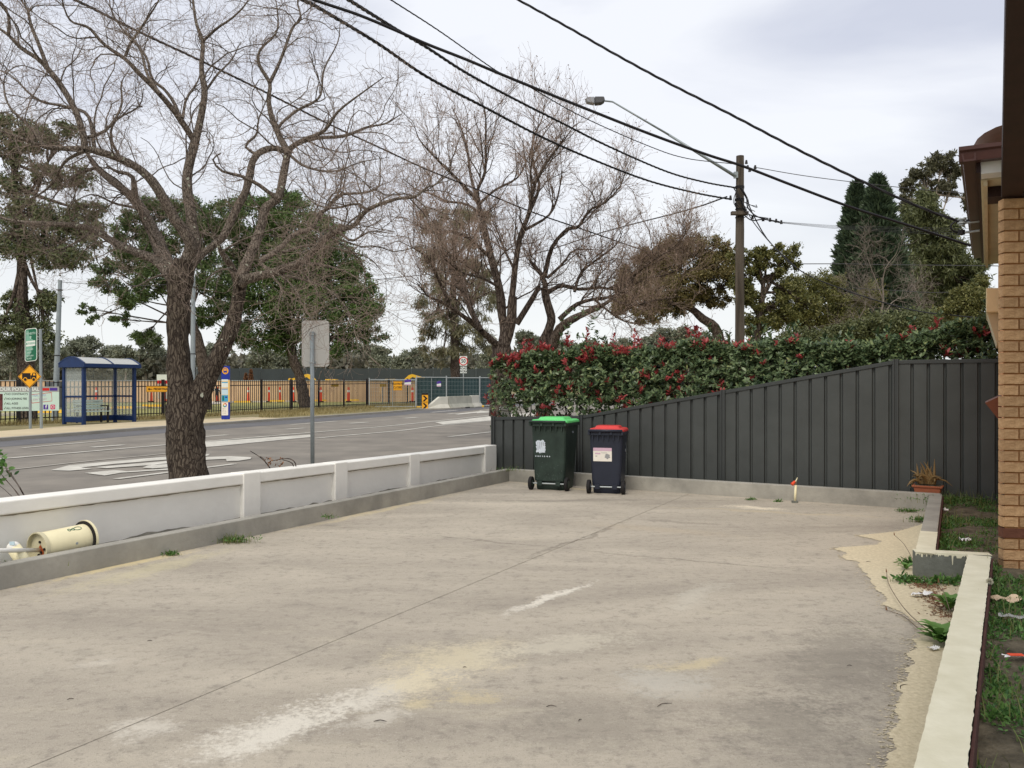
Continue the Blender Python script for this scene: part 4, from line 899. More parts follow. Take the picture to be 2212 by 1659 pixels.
# far treeline
far = [(20, 755, 60, 34), (95, 762, 45, 30), (150, 758, 40, 30), (190, 752, 42, 36), (236, 762, 36, 28), (270, 768, 40, 30), (318, 745, 34, 32), (345, 770, 40, 34), (470, 765, 45, 34), (560, 768, 50, 30), (620, 775, 45, 30), (742, 762, 36, 30),
       (790, 752, 34, 26), (828, 766, 30, 26), (866, 782, 30, 20), (905, 775, 40, 34), (955, 772, 40, 30), (1010, 775, 40, 28), (1060, 765, 36, 30), (1135, 728, 24, 22), (1160, 745, 34, 26), (1215, 752, 40, 24),
       (1270, 748, 34, 20), (1330, 748, 40, 22), (1395, 738, 36, 22), (1440, 725, 34, 22), (1487, 722, 34, 24), (1540, 735, 40, 24), (1620, 745, 40, 24)]
far_n = 3600
far_where = ['at the far left edge above the gym banner', 'between the green sign and the grey column', 'just right of the left grey column', 'above the left half of the shelter roof', 'above the middle of the shelter roof', 'above the right end of the shelter roof',
  'above the white and red site board', 'touching the left side of the forked trunk', 'directly above the bus stop totem', 'above the two brown pointed bushes', 'left of the leaning camphor trunk', 'just right of the grey sign back', 'rising tall beneath the green crown edge', 'filling in below the right edge of the green crown',
  'lowest one in the open sky gap', 'left of the drooping sheoak', 'behind the left side of the drooping sheoak', 'behind the right side of the drooping sheoak', 'beside the trunk of the tall bare tree', 'small and round between the two bare trees', 'just left of the two leaning stems', 'just right of the two leaning stems',
  'low above the hedge beneath the bare branches', 'low above the hedge in the bright sky gap', 'above the hedge left of the arching wattle limb', 'beneath the arching limb of the wattle', 'right under the wattle trunk fork', 'between the wattle trunk and the power pole', 'right of the power pole behind the olive tree']
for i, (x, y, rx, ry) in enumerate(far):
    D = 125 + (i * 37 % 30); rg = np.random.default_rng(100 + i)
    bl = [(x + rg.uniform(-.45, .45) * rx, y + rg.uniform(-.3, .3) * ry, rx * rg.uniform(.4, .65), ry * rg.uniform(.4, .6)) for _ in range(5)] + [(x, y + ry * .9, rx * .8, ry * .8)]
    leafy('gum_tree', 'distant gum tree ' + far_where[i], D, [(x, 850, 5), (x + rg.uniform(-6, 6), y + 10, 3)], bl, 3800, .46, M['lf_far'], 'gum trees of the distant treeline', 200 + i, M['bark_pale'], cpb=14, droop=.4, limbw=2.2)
rg = np.random.default_rng(9); n = 26000
px = rg.uniform(-150, 1700, n); Yd = rg.uniform(135, 160, n); py = np.where(px < 1100, rg.uniform(775, 832, n), rg.uniform(755, 835, n)) - 8 * np.sin(px / 37) * rg.random(n)
cc = np.stack([(px - CX) / FX * Yd, Yd, H - (py - HZ) / FX * Yd], 1); V, Fc = leafgeo(cc, nrm(rg.normal(size=(n, 3))), rg.uniform(.8, 1.6, n), .7, rg)
tag(mesh_np('woodland', V, Fc, leafmat('leaf_woodland', C(84, 84, 70), C(118, 114, 96)), None), 'dense grey scrub filling the far side of the work site', 'woodland', kind='stuff')

leafy('gum_tree', 'dark leaning gum tree with layered crown at the far left behind the banner', 38, [(62, 905, 40), (58, 820, 36), (52, 720, 34), (45, 660, 30), (48, 600, 22), (42, 500, 14), (30, 400, 10), (28, 330, 6)],
      [(20, 280, 45, 34), (78, 300, 50, 30), (30, 330, 44, 26), (130, 285, 40, 20), (25, 400, 36, 34), (90, 375, 34, 26), (150, 380, 48, 26), (60, 470, 60, 40), (130, 480, 60, 36), (190, 455, 40, 22), (205, 510, 34, 30), (30, 520, 60, 44), (110, 545, 55, 34), (160, 560, 44, 26),
       (30, 650, 40, 24), (60, 700, 50, 30), (15, 720, 40, 34), (90, 650, 40, 26), (105, 735, 40, 20)], 40000, .16, M['lf_gum'], seed=41, droop=.5, clump=.17, cpb=24, bark=M['bark2'], limbw=9)
leafy('camphor_tree', 'open crowned green tree partly hidden behind the forked trunk', 58, [(446, 905, 26), (440, 800, 24), (425, 730, 22), (405, 680, 20), (400, 600, 10)],
      [(300, 480, 40, 26), (270, 500, 32, 22), (330, 455, 38, 26), (385, 460, 50, 40), (290, 560, 60, 30), (225, 575, 30, 20), (240, 620, 38, 20), (180, 665, 22, 10), (330, 600, 50, 44), (300, 645, 40, 24), (430, 520, 50, 50), (465, 600, 40, 50), (440, 680, 30, 30),
       (345, 530, 46, 36), (305, 730, 34, 18), (200, 690, 18, 9), (265, 690, 26, 12), (480, 650, 30, 40), (480, 470, 44, 40), (500, 720, 40, 26)], 70000, .19, M['lf_green2'], seed=42, clump=.15, cpb=24, limbw=4)
leafy('camphor_tree', 'big dense rounded green tree with leaning trunk behind the palisade fence', 62, [(672, 905, 30), (658, 868, 26), (648, 815, 22), (632, 770, 22), (625, 720, 18), (620, 650, 14), (618, 560, 8)],
      [(545, 470, 60, 44), (620, 470, 70, 44), (690, 510, 55, 44), (575, 540, 70, 60), (650, 560, 80, 60), (730, 570, 55, 50), (770, 620, 40, 40), (590, 640, 70, 60), (670, 660, 80, 60), (755, 680, 60, 44), (800, 650, 36, 40), (560, 720, 60, 40), (640, 730, 70, 36),
       (730, 740, 60, 34), (800, 715, 34, 34), (520, 600, 40, 60), (700, 610, 60, 60), (510, 530, 40, 50), (620, 430, 40, 22)], 130000, .20, M['lf_green'], seed=43, clump=.15, cpb=34, limbw=8)
leafy('sheoak_tree', 'drooping brown-grey sheoak behind the speed sign', 72, [(984, 880, 24), (984, 830, 22), (982, 740, 18), (980, 600, 12), (985, 480, 5)],
      [(985, 460, 46, 34), (940, 480, 40, 30), (1030, 470, 40, 30), (985, 530, 60, 44), (930, 560, 44, 44), (1040, 560, 44, 44), (990, 620, 60, 50), (935, 650, 40, 44), (1040, 650, 40, 44), (960, 700, 50, 40), (1010, 720, 50, 36), (925, 735, 30, 30), (960, 770, 40, 24), (1045, 740, 34, 34)],
      20000, .5, M['lf_oak'], seed=44, clump=.14, cpb=13, droop=1.6, ratio=.13)
leafy('wattle_tree', 'rounded brown-green wattle tree with arching trunk left of the power pole', 34, [(1566, 800, 26), (1548, 715, 22), (1520, 690, 19), (1490, 665, 15), (1450, 655, 12), (1400, 650, 8)],
      [(1480, 530, 60, 22), (1430, 548, 50, 26), (1540, 545, 40, 26), (1390, 580, 46, 30), (1460, 580, 60, 36), (1530, 590, 50, 36), (1570, 570, 34, 30), (1360, 620, 40, 34), (1420, 630, 60, 36), (1490, 635, 50, 28), (1345, 660, 30, 24), (1400, 680, 44, 22), (1550, 640, 30, 24), (1590, 610, 22, 24), (1450, 670, 30, 20)],
      60000, .11, M['lf_wattle'], seed=45, clump=.16, cpb=26, limbw=8)
leafy('wattle_tree', 'spreading olive tree with twisted trunk just right of the power pole', 31, [(1640, 800, 20), (1634, 715, 18), (1640, 690, 15), (1646, 650, 12), (1650, 600, 8)],
      [(1640, 560, 38, 22), (1690, 548, 34, 18), (1665, 590, 34, 20), (1612, 592, 28, 26), (1708, 572, 16, 18), (1598, 552, 24, 18), (1655, 540, 28, 14), (1700, 630, 34, 20), (1620, 640, 22, 26), (1670, 660, 40, 24), (1700, 690, 40, 22), (1640, 700, 40, 26), (1740, 660, 34, 24), (1605, 620, 24, 34)], 20000, .12, M['lf_yel'], seed=46, clump=.15, cpb=18, limbw=7)
leafy('wattle_tree', 'low bright olive-green shrubby tree beside the twin conifers', 33, [(1745, 800, 16), (1742, 720, 13), (1750, 690, 10), (1755, 650, 7)],
      [(1745, 620, 40, 26), (1790, 610, 34, 24), (1710, 640, 34, 26), (1770, 650, 44, 24), (1810, 630, 24, 26), (1700, 680, 30, 22), (1760, 690, 50, 22), (1820, 670, 24, 24), (1720, 610, 26, 18), (1780, 700, 60, 26), (1840, 690, 40, 26), (1870, 640, 30, 30)], 30000, .10, M['lf_yel'], seed=47, clump=.2, cpb=26, limbw=6)
def conifer(label, D, cx, top, bot, hw_, n, seed):
    rng = np.random.default_rng(seed); b = P(cx, bot, D); t = empty('conifer', (b[0], b[1], 0), label=label, cat='tree')
    z1 = P(cx, top, D)[2]; tb = Bag(); tb.add(*tubes(np.array([[b[0], b[1], 0], [b[0], b[1], z1 * .5], [b[0], b[1], z1]]), np.array([.3, .18, .03]), 8)); tb.build('trunk', M['bark2'], t)
    u = rng.random(n) ** .75; rad = hw_ * D / FX * (u ** .68) * rng.uniform(.5, 1.22, n); az = rng.uniform(0, 2 * np.pi, n)
    rad *= 1 + .10 * np.sin(az * 5 + u * 40) + .12 * np.sin(u * 95 + az)
    z = z1 * (1 - u * .93); c = np.stack([b[0] + rad * np.cos(az), b[1] + rad * np.sin(az), z], 1)
    d = nrm(np.stack([np.cos(az), np.sin(az), np.full(n, .9)], 1) + rng.normal(0, .35, (n, 3))); V, Fc = leafgeo(c, d, rng.uniform(.2, .45, n), .12, rng)
    tag(mesh_np('foliage', V, Fc, M['lf_con'], t), kind='stuff')
conifer('tall dark conifer, left one of the pair right of the power pole', 46, 1850, 398, 720, 66, 42000, 1)
conifer('tall dark conifer, right one of the pair right of the power pole', 45, 1896, 383, 720, 84, 50000, 2)
leafy('gum_tree', 'tall gum tree with open dark crown above the conifers beside the eaves', 60, [(2010, 800, 16), (2008, 600, 12), (2010, 480, 8), (2020, 420, 5)],
      [(2040, 345, 28, 22), (2060, 372, 20, 18), (1995, 370, 26, 18), (1968, 400, 20, 16), (2030, 400, 26, 16), (1955, 430, 16, 20), (2050, 410, 22, 14), (1980, 440, 14, 14), (2100, 430, 18, 30), (1945, 455, 12, 12)], 15000, .22, leafmat('leaf_gum_dark', C(74, 74, 56), C(108, 106, 80)), seed=48, clump=.14, cpb=18, bark=M['bark_pale'], droop=.3, limbw=4)
leafy('sheoak_tree', 'broad dull green tree filling the gap between the conifers and the house', 50, [(2010, 850, 20), (2010, 700, 16), (2010, 560, 10)],
      [(1960, 480, 30, 34), (2000, 460, 30, 40), (2030, 500, 34, 40), (1970, 540, 50, 44), (2040, 560, 44, 50), (2080, 600, 34, 50), (1930, 600, 44, 50), (1990, 620, 60, 50), (2060, 640, 50, 40), (1900, 680, 60, 40), (1980, 690, 60, 40), (2080, 690, 50, 40), (2110, 560, 22, 40), (2000, 440, 16, 34)],
      74000, .32, M['lf_dark'], seed=49, clump=.17, cpb=26, droop=1.0, ratio=.22)
leafy('shrub', 'bright yellow-green bushy shrub beneath the eaves of the house', 18, [(2090, 900, 10), (2090, 720, 8), (2090, 680, 5)],
      [(2090, 650, 34, 26), (2065, 675, 30, 26), (2115, 640, 26, 30), (2100, 690, 40, 30), (2125, 610, 16, 16), (2070, 640, 18, 14)], 16000, .06, M['lf_yel'], seed=50, clump=.22, cpb=26, cat='shrub')
leafy('shrub', 'dull brown-green scrub behind the hedge left of the yellow-green shrub', 24, [(1900, 900, 8), (1900, 740, 6), (1900, 720, 5)],
      [(1850, 715, 40, 18), (1900, 705, 50, 24), (1960, 700, 44, 26), (2010, 700, 34, 26), (1800, 725, 34, 16), (1720, 730, 40, 16)], 22000, .09, M['lf_dark'], seed=51, clump=.25, cpb=26, cat='shrub')
# bare bleached tangle beneath the conifers
D6 = 26
w6 = [limb([(1905, 850, 6), (1905, 720, 5), (1900, 690, 5), (1908, 650, 4), (1905, 600, 3)], D6, D6, 14)]
L6 = [limb(E([(1905, 700), (1880, 660), (1850, 640), (1835, 600)], 3, 1.2), D6, D6 - .5), limb(E([(1903, 690), (1930, 650), (1960, 640), (1985, 610)], 3, 1.2), D6, D6 + .5), limb(E([(1908, 650), (1890, 600), (1875, 560), (1865, 520)], 3, 1), D6, D6),
      limb(E([(1906, 620), (1912, 580), (1935, 550), (1945, 520)], 3, 1), D6, D6 - .4), limb(E([(1900, 710), (1860, 690), (1830, 700), (1800, 690)], 3, 1.2), D6, D6), limb(E([(1905, 710), (1950, 680), (1990, 690), (2020, 670)], 3, 1.2), D6, D6),
      limb(E([(1860, 740), (1850, 700), (1870, 660), (1860, 620)], 3, 1.2), D6 - .5, D6 - .5), limb(E([(1980, 740), (1970, 700), (1990, 660), (1975, 620)], 3, 1.2), D6 - .3, D6)]
lv6 = [dict(n=80, lmin=.5, lmax=1.4, k=8, ang=(20, 60), up=.1, curl=.5, rmin=.006, t0=.15), dict(n=420, lmin=.3, lmax=.9, k=6, ang=(20, 60), up=.05, curl=.5, rmin=.005, t0=.1), dict(n=700, lmin=.2, lmax=.5, k=5, ang=(15, 55), up=.05, curl=.4, rmin=.0035, t0=.1)]
bare_tree('bare_shrub', 'small bleached leafless shrub tangle in front of the conifers', (*P(1905, 850, D6)[:2], 0), w6, L6, lv6, (M['greybare'], M['greybare'], M['greybare']), seed=61, trunkside=8, cat='shrub')

# ---------------------------------------------------------------- photinia hedge behind the steel fence
HT = [(1050, 790), (1075, 765), (1110, 762), (1150, 757), (1200, 752), (1250, 742), (1290, 742), (1330, 750), (1400, 748), (1440, 742), (1500, 728), (1560, 735), (1600, 738), (1700, 728), (1800, 738), (1900, 735), (1980, 722), (2040, 705), (2090, 690), (2150, 672), (2220, 660)]
def hedge_top(px): return np.interp(px, [a for a, b in HT], [b for a, b in HT])
def rosettes(name, c, ax, nleaf, L, m, rng, parent, spread=(35, 85)):
    n = len(c); Cn = np.repeat(c, nleaf, 0); A = np.repeat(ax, nleaf, 0); q = nrm(np.cross(A, rng.normal(size=A.shape))); an = np.radians(rng.uniform(*spread, len(Cn)))[:, None]
    d = A * np.cos(an) + q * np.sin(an); ll = rng.uniform(.7, 1.25, len(Cn)) * L
    # leaf plane facing along the shoot axis
    S = nrm(np.cross(A, d) + rng.normal(0, .35, d.shape)); Nn = np.cross(d, S); Lc = ll[:, None]; W = Lc * .42; Cb = Cn + A * rng.uniform(-.03, .03, (len(Cn), 1))
    V = np.stack([Cb, Cb + d * Lc * .3 + S * W * .42, Cb + d * Lc * .7 + S * W * .42, Cb + d * Lc - Nn * Lc * .1, Cb + d * Lc * .7 - S * W * .42, Cb + d * Lc * .3 - S * W * .42], 1).reshape(-1, 3)
    o = mesh_np(name, V, np.arange(len(V)).reshape(-1, 6), m, parent); o['kind'] = 'stuff'; return o
HD = ['left end', '', '', '', '', '', '', 'right end']
ts = np.linspace(fpt(1092), fpt(2150) + .25, 9); hl = ['leftmost photinia bush of the hedge, hanging over the low fence end', 'photinia bush of the hedge behind the green lidded bin', 'photinia bush of the hedge with stems showing between the two bins',
      'photinia bush of the hedge right of the red lidded bin', 'photinia bush of the hedge with thick red tips behind the rising fence', 'photinia bush of the hedge below the power pole', 'photinia bush of the hedge below the twin conifers', 'photinia bush of the hedge left of the tall fence post end',
      'rightmost photinia bush of the hedge, tall with red tips beside the house']
for i, t in enumerate(ts):
    rng = np.random.default_rng(300 + i); base = fq(t, .75, .08); px0 = CX + FX * base[0] / base[1]
    rt = empty('photinia_bush', base, label=hl[i], cat='bush', group='photinia bushes of the hedge')
    hwid = .55; nC = 2300 if i > 2 else 1800
    tt = t + rng.uniform(-hwid, hwid, nC); dd = .75 + rng.uniform(-.5, .5, nC) ; 
    Yv = F0.y + vB.y * tt + nB.y * dd; Xv = F0.x + vB.x * tt + nB.x * dd; pxs = CX + FX * Xv / Yv
    if i == 0: keep = pxs > 1062; tt, dd, Yv, Xv, pxs = (a[keep] for a in (tt, dd, Yv, Xv, pxs)); nC = len(tt)
    ztop = H - (hedge_top(pxs) + 8 - HZ) / FX * (F0.y + nB.y * .4 + vB.y * tt) + .13 * np.array([mnoise.noise(Vector((a * 2.9, b * 2.9, 0))) for a, b in zip(tt, dd)])
    lowdens = np.interp(t, [posts[0], posts[1], posts[2]], [.62, .55, .15])
    zb = .65
    f = rng.random(nC); z = np.where(rng.random(nC) < .45, ztop - .03 - .12 * rng.random(nC), zb + (ztop - zb) * f ** .8)
    # rounded section: push rosettes to the outside of the bush
    h_ = np.clip((z - zb) / np.maximum(ztop - zb, .1), 0, 1); lim = .28 + .26 * np.sin(np.pi * np.clip(h_ * .85 + .1, 0, 1)); dd2 = .75 + np.sign(dd - .75) * np.minimum(np.abs(dd - .75) + .12, lim) * rng.uniform(.75, 1.05, nC)
    low = (z < 1.25) & (t < posts[2]) & (rng.random(nC) < .72); ok = ~low
    c = np.stack([F0.x + vB.x * tt + nB.x * dd2, F0.y + vB.y * tt + nB.y * dd2, z], 1)[ok]; h_ = h_[ok]; dd3 = dd2[ok]
    outw = np.stack([nB.x * (dd3 - .75), nB.y * (dd3 - .75), np.zeros(len(dd3))], 1) * 2.2; ax = nrm(outw + np.array([0, 0, 1]) * (.25 + .9 * h_[:, None]) + rng.normal(0, .35, c.shape))
    pxc = CX + FX * c[:, 0] / c[:, 1]
    prob = np.interp(pxc, [1060, 1150, 1300, 1420, 1560, 1600, 1660, 1900, 1990, 2060, 2150], [.30, .26, .16, .12, .26, .05, .01, .01, .05, .16, .24]) * np.where(h_ > .3, 1, .5) * np.array([max(0, min(1.7, .35 + 4 * mnoise.noise(Vector((a[0] * 2.3, a[1] * 2.3, a[2] * 3.2))))) for a in c])
    red = rng.random(len(c)) < prob; mar = (~red) & (h_ < .28) & (rng.random(len(c)) < .35) & (pxc < 1420)
    gr = ~(red | mar)
    rosettes('foliage', c[gr], ax[gr], 9, .078, M['lf_hedge'], rng, rt)
    if red.sum() > 2: rosettes('red_shoots', c[red] + ax[red] * .05, nrm(ax[red] + np.array([0, 0, .8])), 8, .08, M['lf_red'], rng, rt, (15, 65))
    if mar.sum() > 2: rosettes('maroon_leaves', c[mar], ax[mar], 6, .08, M['lf_maroon'], rng, rt)
    # stems
    k = 9; s0 = np.array(base)[None] + rng.normal(0, .06, (k, 3)) * np.array([1, 1, 0]); sel = rng.choice(len(c), k, replace=False); e = c[sel]; u = np.linspace(0, 1, 7)[None, :, None]
    W = s0[:, None] * (1 - u) + e[:, None] * u; W[..., 2] += .1 * np.sin(np.pi * u[..., 0]); W[:, 1:-1] += rng.normal(0, .025, (k, 5, 3))
    st = Bag(); st.add(*tubes(W, np.linspace(.014, .005, 7)[None].repeat(k, 0), 5)); Q, Rr = grow(W, np.full((k, 7), .01), 60, .15, .4, 5, rng, up=.2, rmin=.003); st.add(*tubes(Q, Rr, 3))
    tag(st.build('stems', M['bark2'], rt), kind='stuff')
    for q_ in range(5):
        tq = t + rng.uniform(-.5, .5); b3 = np.array(fq(tq, .75 + rng.uniform(-.15, .15), 0)); pq = CX + FX * b3[0] / b3[1]; hq = rng.uniform(.08, .26); z0_ = H - (hedge_top(pq) + 6 - HZ) / FX * b3[1]
        if pq < 1068: continue
        cs = np.array([[b3[0] + rng.normal(0, .012), b3[1], z0_ + hq * k_ / 4] for k_ in range(5)]); redd = rng.random() < (.6 if pq < 1620 or pq > 2000 else .15)
        rosettes('shoot', cs, nrm(rng.normal(0, .25, cs.shape) + np.array([0, 0, 1])), 5, .085, M['lf_red'] if redd else M['lf_hedge'], rng, rt, (30, 70))
    if i in (1, 2):     # tall whippy shoots above the hedge
        cs = np.array([P(1235 + 40 * (i - 1) + rng.uniform(-22, 22), 735 - 8 * k_, fq(t, .6, 0)[1]) for k_ in range(9)]); rosettes('tall_shoots', cs, nrm(rng.normal(0, .4, cs.shape) + np.array([0, 0, 1])), 6, .085, M['lf_hedge'], rng, rt)
# white letterbox post behind the hedge
lp = empty('white_pillar', P(1093, 892, 15.4)[:2] + (0,), label='short white painted pillar half hidden behind the left end of the hedge', cat='pillar')
MB().box(-.09, -.09, 0, .09, .09, 1.12).build('shaft', M['white'], lp, bevel=.01); MB().box(-.12, -.12, 1.12, .12, .12, 1.18).build('cap', M['white'], lp, bevel=.01)

# ---------------------------------------------------------------- palisade fence, work site
fl = [(-24, 24), (-19.85, 33), (-17.1, 38.7), (-14.1, 47.5), (-11.2, 57), (-8.3, 66), (-4, 76), (0, 86)]
FL = spline(fl, 400); seg = np.r_[0, np.cumsum(np.linalg.norm(np.diff(FL, axis=0), axis=1))]
def fen(s): return np.array([np.interp(s, seg, FL[:, 0]), np.interp(s, seg, FL[:, 1])])
def fen_at(px):
    xs = CX + FX * FL[:, 0] / FL[:, 1]; return np.interp(px, xs, seg)
ztopf = lambda p: float(np.interp(p[1], [24, 33, 48, 60, 70, 90], [1.72, 1.75, 1.9, 2.05, 2.15, 2.25]))
pal = empty('palisade_fence', (*fen(fen_at(400)), 0), label='black steel palisade fence along the far footpath', cat='fence')
s0, s1 = fen_at(-60), fen_at(1062)
pick = MB(); me = bpy.data.meshes.new('picket'); pb = MB().box(-.02, -.012, 0, .02, .012, 1.0); pb.add([(-.02, -.012, 1.0), (.02, -.012, 1.0), (.02, .012, 1.0), (-.02, .012, 1.0), (0, 0, 1.03)], [(0, 1, 4), (1, 2, 4), (2, 3, 4), (3, 0, 4)])
me.from_pydata(pb.v, [], pb.f); me.update(); me.materials.append(M['black'])
n = 285; po = wloc(pal)
for i in range(n):
    s = s0 + (s1 - s0) * i / (n - 1); p = fen(s); q = fen(min(s + .1, seg[-1])); o = bpy.data.objects.new('picket', me); COL.objects.link(o); o.parent = pal
    o.location = (p[0] - po.x, p[1] - po.y, .08); o.rotation_euler = (0, 0, math.atan2(q[1] - p[1], q[0] - p[0])); o.scale = (1.15 if p[1] > 55 else 1, 1, ztopf(p) - .1)
pst = [-20, 130 - 90, 291, 352, 420, 495, 564.7, 629, 688.6, 742.8, 792.8, 839.6, 880, 930, 975, 1012, 1045]
for px in pst:
    p = fen(fen_at(px)); MB().box(p[0] - .06, p[1] - .06, 0, p[0] + .06, p[1] + .06, ztopf(p) + .06).build('post', M['black'], pal, world=True)
ss = np.linspace(s0, s1, 70)
for hz_ in (.82, .12):
    rb_ = MB()
    for a, b in zip(ss, ss[1:]):
        p, q = fen(a), fen(b); zp, zq = ztopf(p) * hz_ + .05, ztopf(q) * hz_ + .05; rb_.obox(tuple(p), tuple(q), .045, (zp, zq), (zp + .045, zq + .045))
    rb_.build('rail', M['black'], pal, world=True)
# work-site ground, white kerb, hoarding, shade-cloth screen
strip('site_grass', [tuple(fen(s)) for s in np.linspace(s0, s1, 12)], [G(x, y, .0)[:2] for x, y in [(-200, 872), (0, 872), (300, 869), (600, 866), (900, 861), (1150, 858), (1400, 854)]], -.03, M['sitegrass'])
wk = [(-80, 902), (0, 898), (104, 893.6), (219, 885), (360, 880), (443, 874), (480, 871), (536, 869), (700, 867), (900, 862)]
wkp = spline([G(x, y)[:2] for x, y in wk], 50); kb = MB()
for a, b in zip(wkp, wkp[1:]): kb.obox(tuple(a), tuple(b), .35, -.03, .13)
tag(kb.build('white_kerb', M['whitekerb']), kind='structure')
rpoly('site_path', [(425, 876), (500, 870.5), (505, 866), (455, 866), (420, 869)], .02, 'whitekerb')
for (x, y, kl) in ((330, 880.5, 'under the pedestrians sign'), (265, 885, 'behind the right post of the shelter'), (524, 871, 'right of the bus stop totem'), (599, 869, 'left of the leaning camphor trunk'), (690, 867.6, 'just right of the grey sign post'), (845, 865, 'beneath the footpath closed sign'), (110, 895, 'below the grey cabinet'), (760, 867, 'left of the galvanised panels')):
    p = G(x, y + 1); d = wheel = tag(MB().frus((-.75, -.12, .75, .12), 0, (-.7, -.06, .7, .06), .16).build('wheel_stop', M['yellow'], None), 'yellow kerb block on the site road ' + kl, 'kerb block', 'yellow kerb blocks in the work site'); d.location = (p[0], p[1], .1)
hoard = empty('hoarding', (-28, 86, 0), label='long tan plywood hoarding across the work site', cat='hoarding')
hx0, hx1 = P(-60, 835, 88)[0], P(1075, 835, 92)[0]; nx = 36
for i in range(nx):
    a = hx0 + (hx1 - hx0) * i / nx; b = hx0 + (hx1 - hx0) * (i + 1) / nx; MB().box(a, 88, -.05, b - .03, 88.06, 2.12 + .02 * (i % 2)).build('board', M['hoard'], hoard, world=True)
MB().box(hx0, 87.9, 2.14, hx1, 88.1, 2.2).build('top_rail', M['galv'], hoard, world=True)
scr = empty('shade_cloth_screen', (-15, 97, 0), label='tall dark shade cloth screen behind the tan hoarding', cat='screen')
sx0, sx1 = P(425, 835, 97)[0], P(1075, 835, 97)[0]; nx = 14
for i in range(nx):
    a = sx0 + (sx1 - sx0) * i / nx; b = sx0 + (sx1 - sx0) * (i + 1) / nx; MB().box(a, 97, 0, b - .04, 97.05, 3.55 + .06 * ((i * 7) % 3)).build('cloth_panel', M['shade'], scr, world=True)
    MB().cyl((a - .02, 97.1, 0), (a - .02, 97.1, 3.75), .04, 6).build('post', M['galv'], scr, world=True)
# galvanised temporary fence panels
def mesh_fence(px0, px1, ytop, ybot, D, label, wrap=None):
    p = Vector(P(px0, ybot, D)); q = Vector(P(px1, ybot, D + .8)); zt_ = P(px0, ytop, D)[2]; t = empty('temporary_fence', (p.x, p.y, 0), label=label, cat='fence panel', group='galvanised temporary fence panels')
    f = MB(); z0 = .12
    for a in (p, q): f.cyl((a.x, a.y, 0), (a.x, a.y, zt_ + .12), .035, 8)
    f.cyl((p.x, p.y, zt_), (q.x, q.y, zt_), .03, 6); f.cyl((p.x, p.y, z0), (q.x, q.y, z0), .03, 6); m_ = p.lerp(q, .5); f.cyl((m_.x, m_.y, z0), (m_.x, m_.y, zt_), .02, 6)
    f.build('frame', M['galv'], t, world=True)
    w_ = MB(); nv = 22
    for i in range(1, nv):
        a = p.lerp(q, i / nv); w_.cyl((a.x, a.y, z0), (a.x, a.y, zt_), .006, 3, caps=False)
    for j in range(1, 7): zz = z0 + (zt_ - z0) * j / 7; w_.cyl((p.x, p.y, zz), (q.x, q.y, zz), .006, 3, caps=False)
    tag(w_.build('wire_mesh', M['galv'], t, world=True), kind='stuff')
    if wrap:
        MB().box(0, 0, 0, 1, .01, 1).build('screen_cloth', M[wrap], t).matrix_basis
        o = [c for c in t.children if c.name.startswith('screen_cloth')][0]; o.data.clear_geometry(); mb = MB().obox((p.x, p.y + .08), (q.x, q.y + .08), .01, z0 + .05, zt_ - .04); o.data.from_pydata([(v[0] - t.location.x, v[1] - t.location.y, v[2]) for v in mb.v], [], mb.f); o.data.update()
    MB().box(-.3, -.15, 0, .3, .15, .14).build('foot_block', M['yellow'], t, bevel=.02)
mesh_fence(797.8, 898, 820, 884, 60, 'temporary fence panel behind the footpath closed sign')
mesh_fence(900, 964, 815, 882, 61, 'temporary fence panel just right of the footpath closed sign with teal cloth', 'teal')
mesh_fence(965, 1036, 816, 880, 63, 'temporary fence panel behind the speed limit sign with teal cloth', 'teal')
mesh_fence(1037, 1100, 816, 878, 64, 'temporary fence panel at the left end of the hedge with teal cloth', 'teal')

# orange bollards along the hoarding
bo = None
bol = ['left of the bus shelter', 'seen through the bus shelter glass', 'under the left end of the pedestrians sign', 'touching the left edge of the forked trunk', 'beneath the two brown pointed bushes', 'first left of the leaning trunk but one', 'hidden partly by the leaning camphor trunk', 'just right of the grey sign post', 'halfway between sign post and galvanised panels', 'right of the footpath closed sign', 'immediately left of the bus stop totem', 'immediately left of the leaning trunk']
for bi, px in enumerate((131, 208, 327, 357, 536.6, 581, 634.5, 693, 753, 891, 470.5, 605)):
    p = P(px, 866, 84)
    if bo is None:
        bo = empty('orange_bollard', (p[0], p[1], 0), label='orange T-top bollard standing before the tan hoarding', cat='bollard', group='orange bollards along the hoarding')
        MB().cyl((0, 0, .12), (0, 0, 1.5), .14, 8, .07).build('post', M['conorange'], bo); MB().cyl((0, 0, 0), (0, 0, .12), .3, 8).build('base', M['rubber'], bo); MB().cyl((0, 0, 1.0), (0, 0, 1.2), .12, 8, .11).build('band', M['swhite'], bo)
        o = bo
    else: o = copy_tree(bo)
    o.location = (p[0], p[1], 0); o['label'] = 'orange bollard ' + bol[bi]

